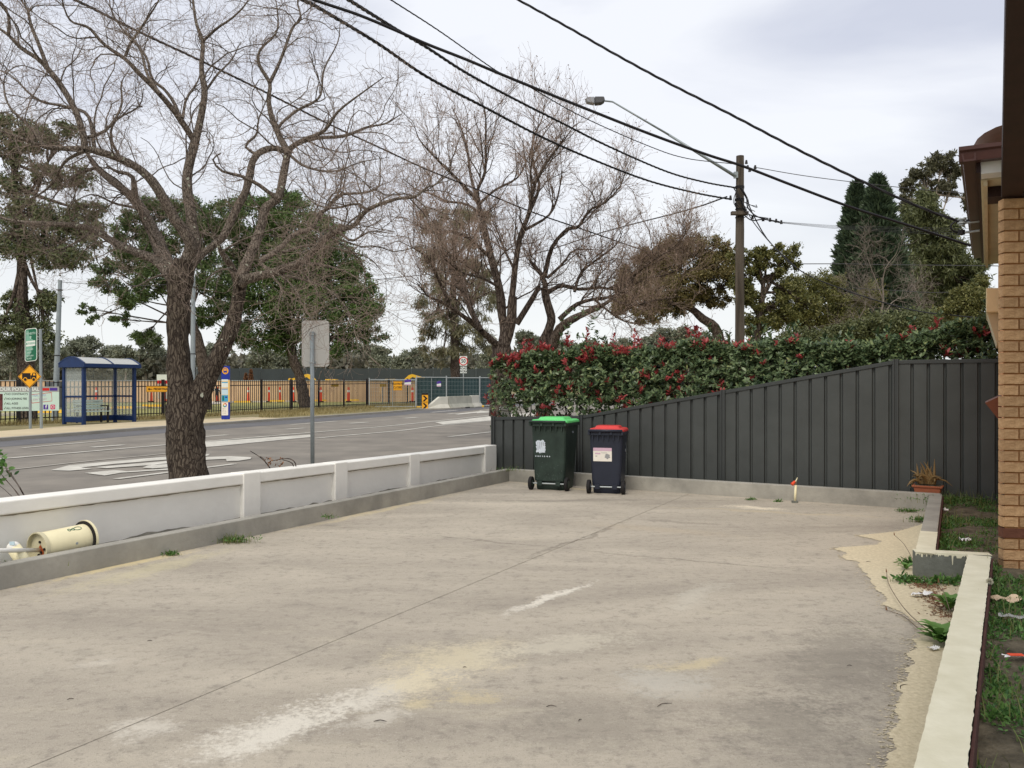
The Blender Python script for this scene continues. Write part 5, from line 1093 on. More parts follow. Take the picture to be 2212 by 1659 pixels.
def excavator(px, D, rz, label):
    b = P(px, 835, D); t = empty('excavator', (b[0], b[1], 0), rz, label=label, cat='excavator')
    for sy in (-1, 1): MB().prism(rrect(-1.7, 0, 1.7, .8, .38), sy * 1.1 - .3, sy * 1.1 + .3).build('track', M['rubber'], t)
    MB().box(-1.8, -1.2, .95, 1.4, 1.2, 1.9).build('body', M['yellow'], t, bevel=.08); MB().box(.3, -1.2, 1.9, 1.5, -.2, 2.95).build('cab', M['yellow'], t, bevel=.06); MB().box(.34, -1.23, 2.1, 1.53, -.25, 2.8).build('window', M['black'], t)
    MB().prism([(1.2, 1.5), (1.4, 1.4), (3.3, 3.25), (5.3, 2.65), (5.35, 2.9), (3.3, 3.65), (2.9, 3.5)], .1, .5).build('boom', M['yellow'], t); MB().prism([(5.2, 2.5), (5.5, 2.95), (5.35, 3.1), (4.6, 1.2), (4.8, .9)], .14, .46).build('stick', M['yellow'], t)
    MB().prism([(4.5, 1.1), (5.0, .8), (4.7, .2), (4.0, .3), (4.1, .7)], -.2, .8).build('bucket', M['rubber'], t); t.scale = (1, 1, .8)
excavator(728, 93, R(170), 'yellow excavator behind the hoarding near the middle of the far screen')
excavator(825, 93, R(8), 'yellow excavator behind the footpath closed sign')
for px, h_, lb in ((531, 2.9, 'left one of two small brown pointed bushes above the hoarding'), (542, 3.3, 'right one of two small brown pointed bushes above the hoarding')):
    p = P(px, 835, 91); rg = np.random.default_rng(int(px)); t = empty('dry_bush', (p[0], p[1], 0), label=lb, cat='bush'); n = 1500; u = rg.random(n); az = rg.uniform(0, 6.28, n); rr_ = .42 * u ** .8
    V, Fc = leafgeo(np.stack([p[0] + rr_ * np.cos(az), p[1] + rr_ * np.sin(az), h_ * (1 - u * .7)], 1), nrm(rg.normal(size=(n, 3)) + np.array([0, 0, 1])), .2, .08, rg); tag(mesh_np('foliage', V, Fc, M['mulch'], t), kind='stuff')
    tb = Bag(); tb.add(*tubes(np.array([[p[0], p[1], 0.], [p[0], p[1], h_ * .5], [p[0], p[1], h_ * .9]]), np.array([.07, .05, .02]), 6)); tb.build('trunk', M['bark2'], t)
p = P(116, 860, 60); cb = empty('cabinet', (p[0], p[1], 0), label='dark grey equipment cabinet behind the palisade fence left of the shelter', cat='cabinet')
MB().box(-.42, -.3, .08, .42, .3, 1.9).build('body', mat('cabinet_grey', C(92, 94, 98), .6), cb, bevel=.02); MB().box(-.44, -.32, 0, .44, .32, .08).build('plinth', M['kerbgrey'], cb); MB().box(-.38, -.315, .2, -.01, -.3, 1.8).build('door', mat('cabinet_door', C(86, 88, 92), .6), cb); MB().box(.01, -.315, .2, .38, -.3, 1.8).build('door', mat('cabinet_door2', C(88, 90, 94), .6), cb)

# ---------------------------------------------------------------- signs and street furniture across the road
def board(name, px, py, D, rz, label, cat, group=None):
    p = P(px, py, D); return empty(name, p, rz, label=label, cat=cat, group=group)
def rect(t, x0, z0, x1, z1, m, name, y=0, th=.004, r=0):
    return (MB().prism(rrect(x0, z0, x1, z1, r) if r else [(x0, z0), (x1, z0), (x1, z1), (x0, z1)], y - th, y).build(name, M[m] if isinstance(m, str) else m, t))
# truck warning sign
k = 29.4 / FX; b = G(64, 932); t = empty('truck_warning_sign', b, R(0), label='yellow diamond sign with a black truck on a grey post', cat='sign')
cz = H - (813.5 - HZ) * k; hd = 25.2 * k
MB().cyl((0, .04, 0), (0, .04, cz + hd * .75), .045, 10).build('post', M['galv_dk'], t)
MB().prism([(0, cz - hd), (hd, cz), (0, cz + hd), (-hd, cz)], -.006, 0).build('plate', M['orange'], t, bevel=.0)
def ring(o, i, y0, y1, nm, m, tt):
    n = len(o); V = [(p[0], y0, p[1]) for p in o] + [(p[0], y0, p[1]) for p in i]; MB().add(V, [(j, (j + 1) % n, n + (j + 1) % n, n + j) for j in range(n)]).build(nm, m, tt)
ring([(0, cz - hd * .96), (hd * .96, cz), (0, cz + hd * .96), (-hd * .96, cz)], [(0, cz - hd * .91), (hd * .91, cz), (0, cz + hd * .91), (-hd * .91, cz)], -.009, 0, 'border', M['blackink'], t)
tr = MB(); s = hd / 25.2
def T(x, z): return (x * s, cz + z * s)
tr.prism([T(-16, -5.5), T(2, -5.5), T(2, 7.5), T(-16, 7.5)], -.010, -.007); tr.prism([T(2.5, -5.5), T(4, -5.5), T(4, 3), T(2.5, 3)], -.010, -.007)
tr.prism([T(4, -6), T(15, -6), T(15, 4), T(13.5, 8.5), T(7, 8.5), T(6, 6), T(4, 1)], -.010, -.007); tr.build('truck_symbol', M['blackink'], t)
MB().prism([T(8, 2.5), T(13, 2.5), T(12, 6.8), T(8, 6.8)], -.013, -.0105).build('truck_window', M['orange'], t)
for wx in (-9, 9.3): MB().prism(disc_pts(wx * s, cz - 5.8 * s, 4.3 * s, 16), -.013, -.0105).build('wheel_gap', M['orange'], t); MB().prism(disc_pts(wx * s, cz - 6.2 * s, 3.1 * s, 16), -.016, -.0135).build('wheel', M['blackink'], t)
# green direction sign
b = G(87.6, 932); t = empty('direction_sign', b, 0, label='narrow green direction sign leaning on a tall grey post', cat='sign')
top = Vector(P(79, 711, 29.2)) - Vector(b); MB().cyl((0, .05, 0), (top.x, .05, top.z + .02), .05, 10).build('post', M['galv_dk'], t)
w0, w1 = (54 - 87.6) * k, (80.5 - 87.6) * k; z0, z1 = H - (782 - HZ) * k, H - (711 - HZ) * k
def lean(me_o):
    for v in me_o.data.vertices: v.co.x += (z1 - v.co.z) * -.0 + (v.co.z - z0) * -.0; v.co.z += (v.co.x - w0) * .12
    return me_o
lean(rect(t, w0, z0, w1, z1, 'swhite', 'border', -.006, .006, .09)); lean(rect(t, w0 + .022, z0 + .022, w1 - .022, z1 - .022, 'sgreen', 'plate', -.0125, .003, .075))
fw = w1 - w0; fh = z1 - z0
MB()
fp = MB().prism([(w0 + .03, z0 + fh * .1), (w0 + fw * .42, z0 + fh * .2), (w0 + fw * .6, z0 + fh * .38), (w0 + fw * .75, z0 + fh * .62), (w0 + fw * .55, z0 + fh * .68), (w0 + fw * .35, z0 + fh * .8), (w0 + fw * .32, z1 - .06), (w0 + .05, z1 - .06)], -.0185, -.0155).build('faded_patch', M['sfaded'], t); lean(fp)
lean(rect(t, w0 + fw * .12, z0 + fh * .46, w0 + fw * .86, z0 + fh * .62, 'swhite', 'name_panel', -.0195, .003))
lean(text('MOTORWAY', fh * .085, M['sfaded'], t, w0 + fw * .49, -.024, z0 + fh * .54, 'CENTER', sx=.62, bold=.004))
for tx, fz, al in (('PENRITH', .84, .5), ):
    lean(text(tx, fh * .10, M['fadedletter'], t, w0 + fw * .5, -.022, z0 + fh * fz, 'CENTER', sx=.72, bold=.003))
lean(MB().prism([(w0 + fw * x, z0 + fh * z) for x, z in ((.44, .68), (.52, .68), (.52, .73), (.58, .73), (.48, .78), (.38, .73), (.44, .73))], -.022, -.0185).build('arrow', M['fadedletter'], t))
for tx, fz in (('BOUND', .36), ('ONLY', .26), ('RETURN', .165), ('ROAD', .085)):
    lean(text(tx, fh * .068, M['fadedletter'], t, w0 + fw * .16, -.022, z0 + fh * fz, 'LEFT', sx=.8, bold=.003))
# banner
kf = 31.5 / FX; b = P(0, 888, 31.5); t = empty('gym_banner', (b[0], b[1], 0), R(20), label='pale gym banner with lettering tied on the black palisade fence', cat='banner')
bz0, bz1 = H - (888 - HZ) * kf, H - (835 - HZ) * kf; bw = 102 * kf / math.cos(R(20)) * 1.05; e_ = -1.0
rect(t, e_, bz0, bw, bz1, 'mint', 'sheet', 0, .006); bh = bz1 - bz0
rect(t, e_, bz1 - bh * .22, bw, bz1, 'bannergrey', 'header', -.008, .003)
text('YOUR POTENTIAL', bh * .2, M['swhite'], t, -.12, -.0135, bz1 - bh * .115, sx=.94, bold=.006)
for i, s_ in enumerate(('NO CONTRACTS', 'NO JOINING FEE', 'ALL AGES', 'ALL FITNESS LEVELS')):
    zz = bz1 - bh * (.31 + .193 * i); text(s_, bh * .115, M['blackink'], t, bw * .105, -.009, zz, sx=.86, bold=.001)
    MB().prism([(bw * .065, zz), (bw * .078, zz - bh * .05), (bw * .098, zz + bh * .06), (bw * .088, zz + bh * .06), (bw * .078, zz - bh * .015), (bw * .072, zz + .01)], -.009, -.006).build('tick', M['weed'], t)
rect(t, e_ + .2, bz0 + .02, bw * .045, bz1 - bh * .3, mat('photo_print', C(110, 60, 60), .6, .6, 6), 'photo_panel', -.008, .002)
x0_, x1_, y0_, y1_ = bw * .52, bw * .88, bz0 + bh * .34, bz0 + bh * .73
o_ = [(x0_ + .02, y0_ - .03), (x1_, y0_ + .05), (x1_ - .02, y1_ + .03), (x0_, y1_ - .05)]; cxm = (x0_ + x1_) / 2; czm = (y0_ + y1_) / 2
ring(o_, [(cxm + (p[0] - cxm) * .965, czm + (p[1] - czm) * .9) for p in o_], -.009, 0, 'offer_border', M['sred'], t)
text('TRIAL OFFER', bh * .11, mat('print_lilac', C(170, 176, 214), .6), t, x0_ + .04, -.009, czm + bh * .08, sx=.8, rot=.06); text('JOIN TODAY', bh * .11, M['stickerp'], t, x0_ + .06, -.009, czm - bh * .08, sx=.8, rot=.06)
rect(t, bw * .73, bz0 + bh * .06, bw * .81, bz0 + bh * .25, 'purple', 'social_badge', -.009, .003); text('f', bh * .2, M['swhite'], t, bw * .775, -.014, bz0 + bh * .16, 'CENTER', bold=.006)
MB().prism(rrect(bw * .85, bz0 + bh * .06, bw * .93, bz0 + bh * .25, .03), -.012, -.009).build('social_badge', mat('badge_pink', C(214, 60, 110), .5), t)
ring(disc_pts(bw * .89, bz0 + bh * .155, bh * .062, 16), disc_pts(bw * .89, bz0 + bh * .155, bh * .042, 16), -.0135, 0, 'badge_ring', M['swhite'], t)
rect(t, bw * .66, bz1 - bh * .17, bw * .83, bz1 - bh * .06, 'sred', 'header_logo', -.0125, .002); rect(t, bw * .84, bz1 - bh * .17, bw * .97, bz1 - bh * .05, 'purple', 'header_logo', -.0125, .002)
# pedestrians sign and other fence signs
def fsign(name, xa, xb, ya, yb, D, m, label, rz=R(18), edge='blackink'):
    kk = D / FX; t = board(name, (xa + xb) / 2, (ya + yb) / 2, D, rz, label, 'sign'); ww = (xb - xa) * kk / 2 / math.cos(rz); hh = (yb - ya) * kk / 2
    rect(t, -ww, -hh, ww, hh, m, 'plate', 0, .01, .0); ring([(-ww * .97, -hh * .93), (ww * .97, -hh * .93), (ww * .97, hh * .93), (-ww * .97, hh * .93)], [(-ww * .95, -hh * .86), (ww * .95, -hh * .86), (ww * .95, hh * .86), (-ww * .95, hh * .86)], -.013, 0, 'border', M[edge], t)
    return t, ww, hh
t, ww, hh = fsign('pedestrian_sign', 319.8, 378, 834.3, 846.8, 38.6, 'orange', 'orange pedestrians sign with a left arrow on the palisade fence')
text('PEDESTRIANS', hh * .95, M['blackink'], t, -ww * .52, -.014, 0, sx=.98, bold=.003)
MB().prism([(-ww * .9, 0), (-ww * .78, hh * .5), (-ww * .78, hh * .12), (-ww * .6, hh * .12), (-ww * .6, -hh * .12), (-ww * .78, -hh * .12), (-ww * .78, -hh * .5)], -.016, -.0105).build('arrow', M['blackink'], t)
t, ww, hh = fsign('footpath_sign', 850, 868.5, 823.3, 843.3, 58.5, 'orange', 'orange footpath closed sign on the temporary fence')
text('FOOTPATH', hh * .62, M['blackink'], t, 0, -.014, hh * .38, 'CENTER', sx=.72, bold=.005); text('CLOSED', hh * .62, M['blackink'], t, 0, -.014, -hh * .38, 'CENTER', sx=.85, bold=.005)
for xa, xb, ya, yb, lb in ((874, 887.5, 821.5, 832, 'left one of two small purple and white notices on the temporary fence'), (943.5, 952.5, 825, 835, 'right one of two small purple and white notices on the temporary fence')):
    t, ww, hh = fsign('site_notice', xa, xb, ya, yb, 58.5, 'swhite', lb, edge='swhite'); MB().prism([(-ww, hh * .1), (ww, hh * .4), (ww, hh * 1.25), (0, hh * 1.4), (-ww, hh)], -.018, -.0135).build('purple_header', M['purple'], t); rect(t, -ww, -hh * 1.0, ww, -hh * .55, 'stickerp', 'footer', -.0135, .003)
t, ww, hh = fsign('site_board', 340, 361.5, 809, 830, 70, 'swhite', 'white and red site board behind the palisade fence left of the forked trunk', edge='swhite'); rect(t, -ww * .9, -hh * .9, ww * .95, -hh * .2, 'sred', 'red_band', -.0135, .003)
for px in (-ww * .7, ww * .7): MB().cyl((px, .03, -1.6), (px, .03, hh), .03, 6).build('post', M['galv'], t)
for xa, xb, yl in ((716, 731, 'right of the grey sign post'), (820, 834, 'left of the footpath closed sign')):
    t, ww, hh = fsign('yellow_notice', xa, xb, 829.5, 835.5, 66, 'yellow', 'small yellow notice through the palisade fence ' + yl, rz=R(10), edge='yellow'); t['group'] = 'small yellow notices beyond the fence'
    MB().cyl((0, .04, -2.0), (0, .04, hh), .03, 6).build('post', M['galv'], t)
# speed sign
b = P(1001, 870, 64); t = empty('speed_sign', (b[0], b[1], 0), R(4), label='white road work speed sign reading 50 inside a red ring', cat='sign'); k6 = 64 / FX
def Z6(y): return H - (y - HZ) * k6
MB().cyl((0, .05, 0), (0, .05, Z6(775)), .04, 8).build('post', M['galv'], t)
rect(t, -14.8 / 2 * k6 - .02, Z6(790), 14.8 / 2 * k6 + .02, Z6(769.5), 'swhite', 'plate', 0, .01, .04); rect(t, -14 / 2 * k6, Z6(806), 15 / 2 * k6, Z6(792.2), 'swhite', 'plate', 0, .01, .02)
ring(disc_pts(0, Z6(780), 9.4 * k6, 28), disc_pts(0, Z6(780), 7.4 * k6, 28), -.014, 0, 'red_ring', M['sred'], t)
text('50', 11.5 * k6, M['blackink'], t, 0, -.014, Z6(780), 'CENTER', bold=.008, sx=.85)
text('ROAD', 6.6 * k6, M['blackink'], t, 0, -.014, Z6(796), 'CENTER', bold=.006, sx=.85); text('WORK', 6.6 * k6, M['blackink'], t, 0, -.014, Z6(802.5), 'CENTER', bold=.006, sx=.85)
# chevron marker
b = G(918, 885.5); t = empty('hazard_marker', (b[0], b[1], 0), R(8), label='black and yellow chevron marker post at the start of the concrete barriers', cat='marker'); k7 = b[1] / FX
mw, mh = 6.6 * k7, 36 * k7; MB().prism(rrect(-mw, .03, mw, mh, .05), -.02, .02).build('panel', M['orange'], t); MB().box(-mw * .9, -.15, 0, mw * .9, .25, .06).build('foot', M['rubber'], t)
rect(t, -mw, mh * .9, mw, mh, 'blackink', 'band', -.021, .003); rect(t, -mw, mh * .46, mw, mh * .485, 'blackink', 'band', -.021, .003)
for zc in (.24, .69): MB().prism([(-mw * .8, mh * (zc - .17)), (-mw * .1, mh * (zc - .17)), (mw * .8, mh * zc), (-mw * .1, mh * (zc + .17)), (-mw * .8, mh * (zc + .17)), (mw * .1, mh * zc)], -.026, -.0215).build('chevron', M['blackink'], t)
# concrete barriers
bp0, bp1, bp2, bp3, bp4 = [Vector(G(x, y)[:2]) for x, y in ((917, 885.5), (966, 884), (1016, 881), (1076, 876), (1140, 870.5))]
def barrier(p, q, h0, h1, m, label, slots=True):
    d = (q - p).normalized(); n = Vector((-d.y, d.x)); t = empty('concrete_barrier', (p.x, p.y, 0), label=label, cat='barrier', group='concrete road barriers'); L_ = (q - p).length
    def sec(s, h): 
        c = p + d * s; return [(c.x + n.x * a, c.y + n.y * a, z) for a, z in ((-.3, 0.02), (-.3, .1), (-.14, min(h, .36)), (-.09, h), (.09, h), (.14, min(h, .36)), (.3, .1), (.3, 0.02))]
    st = [0.03, L_ - .03]; V = sec(st[0], h0) + sec(st[1], h1); nn = 8
    if h0 < h1: s2 = L_ * .62; V = sec(.03, h0) + sec(s2, h1) + sec(L_ - .03, h1); F_ = [(i + o, (i + 1) % nn + o, nn + (i + 1) % nn + o, nn + i + o) for o in (0, nn) for i in range(nn)] + [tuple(range(nn - 1, -1, -1)), tuple(range(2 * nn, 3 * nn))]
    else: F_ = [(i, (i + 1) % nn, nn + (i + 1) % nn, nn + i) for i in range(nn)] + [tuple(range(nn - 1, -1, -1)), tuple(range(nn, 2 * nn))]
    MB().add(V, F_).build('body', M[m], t, world=True, bevel=.02)
    if slots: c = p + d * L_ * .55; c2 = p + d * L_ * .8; MB().obox((c.x - n.x * .31, c.y - n.y * .31), (c2.x - n.x * .31, c2.y - n.y * .31), -.004, .02, .1).build('forklift_slot', M['black'], t, world=True)
barrier(bp0, bp1, .08, .86, 'concrete_w', 'white concrete barrier with sloped nose beside the chevron marker', False)
barrier(bp1, bp2, .88, .88, 'concrete_g', 'grey stained concrete barrier, second from the chevron marker')
barrier(bp2, bp3, .9, .9, 'concrete_w', 'pale concrete barrier running behind the left end of the hedge')
barrier(bp3, bp4, .9, .9, 'concrete_w', 'pale concrete barrier mostly hidden behind the hedge')

# bus shelter
SA = Vector((-16.6, 33.0)); al = R(27); L_, W_ = 2.3, 1.15
sh = empty('bus_shelter', (SA.x, SA.y, .1), math.pi / 2 - al, label='navy blue glazed bus shelter with arched roof on the far footpath', cat='bus shelter')
# local: +x along the road (away), +y = towards the fence (left/back)
hh = 2.30
for x, y, nm in ((0, 0, ''), (L_, 0, ''), (0, W_, ''), (L_, W_, '')): MB().box(x - .06, y - .06, -.05, x + .06, y + .06, hh).build('post', M['navy'], sh, bevel=.008)
def srail(x0, y0, x1, y1, z0, z1): MB().box(min(x0, x1) - .03, min(y0, y1) - .03, z0, max(x0, x1) + .03, max(y0, y1) + .03, z1).build('rail', M['navy'], sh)
for z0, z1 in ((.05, .26), (1.02, 1.09)):
    srail(0.09, W_, L_ - .09, W_, z0, z1); srail(0, .09, 0, W_ - .09, z0, z1); srail(L_, .09, L_, W_ - .09, z0, z1)
for z0, z1 in ((.26, 1.02), (1.09, hh - .12)):
    MB().box(.06, W_ - .004, z0, L_ - .06, W_ + .004, z1).build('pane', M['glass'], sh); MB().box(-.004, .06, z0, .004, W_ - .06, z1).build('pane', M['glass'], sh); MB().box(L_ - .004, .06, z0, L_ + .004, W_ - .06, z1).build('pane', M['glass'], sh)
def arc(nm, x0, x1, m, r_off=0, y0=-.2, y1=None, th=.03):
    y1 = y1 or W_ + .15; n = 10; o = []
    for i in range(n + 1): u = i / n; o.append((y0 + (y1 - y0) * u, hh + .02 + .34 * math.sin(math.pi * u) * .75 + r_off))
    V = []; 
    for (yy, z) in o: V += [(x0, yy, z), (x1, yy, z), (x0, yy, z + th), (x1, yy, z + th)]
    F_ = []
    for i in range(n): a = 4 * i; F_ += [(a, a + 4, a + 5, a + 1), (a + 2, a + 3, a + 7, a + 6), (a, a + 2, a + 6, a + 4), (a + 1, a + 5, a + 7, a + 3)]
    return MB().add(V, F_).build(nm, m, sh)
arc('roof_panel', -.08, L_ * .5 - .03, M['roofglass']); arc('roof_panel', L_ * .5 + .03, L_ + .08, M['roofglass'])
for a, b in ((-.16, -.08), (L_ * .5 - .03, L_ * .5 + .03), (L_ + .08, L_ + .16)): arc('roof_rib', a, b, M['navy'], .004, th=.05)
nE = 10; 
for xx in (-.15, L_ + .12):
    o = [(-.2 + (W_ + .35) * i / nE, hh + .02 + .255 * math.sin(math.pi * i / nE)) for i in range(nE + 1)] + [(W_ + .15, hh - .1), (-.2, hh - .1)]; m_ = len(o)
    MB().add([(xx, a, z) for a, z in o] + [(xx + .03, a, z) for a, z in o], [tuple(range(m_)), tuple(range(2 * m_ - 1, m_ - 1, -1))] + [(i, m_ + i, m_ + (i + 1) % m_, (i + 1) % m_) for i in range(m_)]).build('gable', M['navy'], sh)
MB().box(-.16, -.24, hh - .1, L_ + .16, -.18, hh + .05).build('fascia', M['navy'], sh, bevel=.01); MB().box(-.12, W_ + .1, hh - .1, L_ + .12, W_ + .15, hh + .04).build('fascia', M['navy'], sh)
bn_ = empty('bench', (0, 0, 0), math.pi / 2 - al, label='pale slatted bench with black arms inside the navy shelter', cat='bench'); lp_ = Vector((.18, .70)); ca, sa = math.cos(math.pi / 2 - al), math.sin(math.pi / 2 - al)
bn_.location = (SA.x + lp_.x * ca - lp_.y * sa, SA.y + lp_.x * sa + lp_.y * ca, .1)
for i in range(4): MB().box(0, -.3 + i * .1, .44, 1.35, -.3 + i * .1 + .075, .475).build('slat', M['benchwhite'], bn_)
for i in range(4): MB().box(0, .14 + i * .02, .54 + i * .1, 1.35, .165 + i * .02, .615 + i * .1).build('slat', M['benchwhite'], bn_)
for x in (.12, 1.2): MB().box(x, -.28, 0, x + .06, -.22, .44).build('leg', M['black'], bn_); MB().box(x, .12, 0, x + .06, .18, .44).build('leg', M['black'], bn_); MB().prism([(x, .66), (x + .05, .66), (x + .05, .7), (x, .7)], -.3, .16).build('arm', M['black'], bn_); MB().box(x, -.28, .475, x + .05, -.24, .66).build('arm_support', M['black'], bn_)

# bus stop totem
b = G(487.5, 911); t = empty('bus_stop_sign', (b[0], b[1], .05), R(12), label='tall blue bus stop totem with yellow bus symbol and timetable panels', cat='bus stop sign'); kt = b[1] / FX
tw_ = 8.6 * kt; th_ = lambda y: (911 - y) * kt
MB().prism(rrect(-tw_, .06, tw_, th_(793), .02), -.05, .09).build('column', M['royal'], t); MB().cyl((0, .02, 0), (0, .02, .1), .06, 8).build('foot', M['black'], t)
MB().prism([(-tw_ * .98, th_(871)), (tw_ * 1.02, th_(871)), (tw_ * 1.02, th_(823)), (-tw_ * .98, th_(823))], -.056, -.051).build('sand_panel', M['sand_yel'], t)
MB().prism(disc_pts(-tw_ * .06, th_(803.5), 7.3 * kt, 24, 6.6 * kt), -.056, -.0505).build('disc', M['orange'], t)
zc = th_(803.5); u_ = kt
MB().prism(rrect(-3.4 * u_ - .02, zc - 3.2 * u_, 3.0 * u_, zc + 5 * u_, 1.4 * u_), -.060, -.0565).build('bus_symbol', M['royal'], t); MB().prism(rrect(-2.6 * u_ - .02, zc + .2 * u_, 2.2 * u_, zc + 3.6 * u_, .6 * u_), -.063, -.0605).build('bus_window', M['orange'], t)
for a in (-2.9, 1.2): rect(t, a * u_ - .01, zc - 4.6 * u_, (a + 1.5) * u_ - .01, zc - 3.0 * u_, 'royal', 'bus_wheel', -.0565, .003)
for ya, yb, m_ in ((822, 825.5, 'swhite'), (827, 839.5, 'swhite'), (841.5, 855, 'paleblue'), (856, 870, 'skyblue'), (871.5, 899.5, 'stickerw')): rect(t, -tw_ * .95, th_(yb), tw_ * .62, th_(ya), m_, 'timetable_panel', -.0565, .004)
rect(t, -tw_ * .9, th_(829.6), tw_ * .55, th_(827.4), 'skyblue', 'header_strip', -.061, .002); rect(t, -tw_ * .9, th_(843.6), tw_ * .5, th_(842.2), 'royal', 'header_strip', -.061, .002)
rect(t, -tw_ * .75, th_(868), -tw_ * .35, th_(858), 'sgreen', 'picture', -.061, .002); rect(t, -tw_ * .1, th_(862), tw_ * .45, th_(859), 'royal', 'text_block', -.061, .002)
for i, cc in enumerate(((200, 60, 60), (230, 150, 60), (60, 150, 110), (50, 120, 190))):
    a0 = i * 90; o = [(-tw_ * .15 + 4.0 * u_ * math.cos(R(a0 + j * 15)), th_(877.5) + 4.6 * u_ * math.sin(R(a0 + j * 15))) for j in range(7)]; ii = [(-tw_ * .15 + 2.0 * u_ * math.cos(R(a0 + j * 15)), th_(877.5) + 2.4 * u_ * math.sin(R(a0 + j * 15))) for j in range(7)]
    MB().prism(o + ii[::-1], -.064, -.061).build('swirl_logo', mat('swirl', C(*cc), .5), t)
for i, s_ in enumerate(('Plan a', 'trip at', 'bus info', 'or call')): text(s_, 3.3 * u_, M['ink'], t, -tw_ * .75, -.0615, th_(885 + i * 3.4), sx=.8)

# back-to-camera sign near the wall
bs_ = P(674, 1000, 13.2); t = empty('road_sign', (bs_[0], bs_[1], -.03), 0, label='grey back of a road sign on a galvanised post behind the white wall', cat='sign'); ks_ = 13.2 / FX
z_ = lambda y: H + .03 - (y - HZ) * ks_
MB().cyl((.01, 0, 0), (.0, 0, z_(718)), .031, 14).build('post', M['galv_dk'], t, smooth=True); MB().cyl((0, 0, z_(720)), (0, 0, z_(716.5)), .036, 12).build('post_cap', M['galv_dk'], t)
q = rrect((650.5 - 674) * ks_, z_(792), (710 - 674) * ks_, z_(692), .05); MB().prism([(a, z) for a, z in q], .036, .039).build('plate', M['signback'], t)
for y in (722, 783): MB().box(-.055, .028, z_(y + 2), .055, .036, z_(y - 2)).build('bracket', M['galv'], t); MB().box(-.036, -.036, z_(y + 1.5), .036, -.031, z_(y - 1.5)).build('clamp', M['galv'], t)

# two tall grey lighting columns
for (xb, yb, xt, yt, wb, D, lb) in ((118, 905, 130, 605, 11, 37, 'tall grey tapered steel column left of the bus shelter'), (415, 905, 418, 598, 10, 37, 'tall grey tapered steel column seen through the fork of the big tree')):
    b = P(xb, yb, D); tp = P(xt, yt, D); t = empty('steel_column', (b[0], b[1], 0), label=lb, cat='pole'); d = (tp[0] - b[0], tp[1] - b[1], tp[2])
    MB().cyl((0, 0, 0), d, wb * .62 * D / FX, 12, wb * .38 * D / FX).build('shaft', M['galv_dk'], t, smooth=False)
    MB().cyl((0, 0, 0), (0, 0, .05), .22, 12).build('base_plate', M['galv_dk'], t)
    for f in (.47, .28, .93): c = tuple(x * f for x in d); MB().cyl((c[0], c[1], c[2] - .015), (c[0], c[1], c[2] + .015), wb * .6 * D / FX, 12).build('band', M['black'], t)

# walking person
b = G(468, 870.5); t = empty('person', (b[0], b[1], 0), R(-150), label='person in a black jacket with a white back panel walking inside the work site', cat='person')
hgt = 37 * b[1] / FX; s = hgt / 1.75
J_ = {'pel': (0, 0, .95), 'sp': (0, .01, 1.15), 'ch': (0, .02, 1.36), 'nk': (0, .03, 1.5), 'hd': (0, .02, 1.6), 'ht': (0, .02, 1.7), 'ls': (.19, 0, 1.43), 'le': (.27, -.08, 1.17), 'lw': (.27, .05, .95), 'lh': (.27, .08, .87),
      'rs': (-.19, 0, 1.43), 're': (-.28, .08, 1.17), 'rw': (-.29, .2, .98), 'rh': (-.29, .24, .9), 'lhp': (.1, 0, .9), 'lk': (.11, .12, .5), 'la': (.11, .02, .09), 'lt': (.11, .18, .04), 'rhp': (-.1, 0, .9), 'rk': (-.11, -.06, .5), 'ra': (-.11, -.26, .13), 'rt': (-.11, -.14, .04)}
ra_ = {'pel': .14, 'sp': .13, 'ch': .16, 'nk': .06, 'hd': .095, 'ht': .07, 'ls': .075, 'le': .05, 'lw': .035, 'lh': .045, 'rs': .075, 're': .05, 'rw': .035, 'rh': .045, 'lhp': .1, 'lk': .065, 'la': .045, 'lt': .04, 'rhp': .1, 'rk': .065, 'ra': .045, 'rt': .04}
names = list(J_); ed_ = [('pel', 'sp'), ('sp', 'ch'), ('ch', 'nk'), ('nk', 'hd'), ('hd', 'ht'), ('ch', 'ls'), ('ls', 'le'), ('le', 'lw'), ('lw', 'lh'), ('ch', 'rs'), ('rs', 're'), ('re', 'rw'), ('rw', 'rh'), ('pel', 'lhp'), ('lhp', 'lk'), ('lk', 'la'), ('la', 'lt'), ('pel', 'rhp'), ('rhp', 'rk'), ('rk', 'ra'), ('ra', 'rt')]
me = bpy.data.meshes.new('body'); me.from_pydata([tuple(c * s for c in J_[n_]) for n_ in names], [(names.index(a), names.index(b_)) for a, b_ in ed_], []); me.update()
o = link('body', me, M['clothes'], t); md = o.modifiers.new('skin', 'SKIN'); 
for i, n_ in enumerate(names): sv = me.skin_vertices[0].data[i]; sv.radius = (ra_[n_] * s, ra_[n_] * s * .85); sv.use_root = (n_ == 'pel')
o.modifiers.new('sub', 'SUBSURF').levels = 1; o.modifiers['sub'].render_levels = 1
MB().cyl((0, .02 * s, 1.56 * s), (0, .03 * s, 1.75 * s), .085 * s, 10, .06 * s).build('hair', M['blackink'], t, smooth=True)
MB().box(-.13 * s, -.17 * s, 1.12 * s, .13 * s, -.13 * s, 1.38 * s).build('back_panel', M['swhite'], t, bevel=.02)
for sx_ in (-1, 1): MB().cyl((.2 * sx_ * s, 0, 1.4 * s), (.24 * sx_ * s, -.03 * sx_ * s, 1.32 * s), .082 * s, 8).build('sleeve_band', M['swhite'], t)

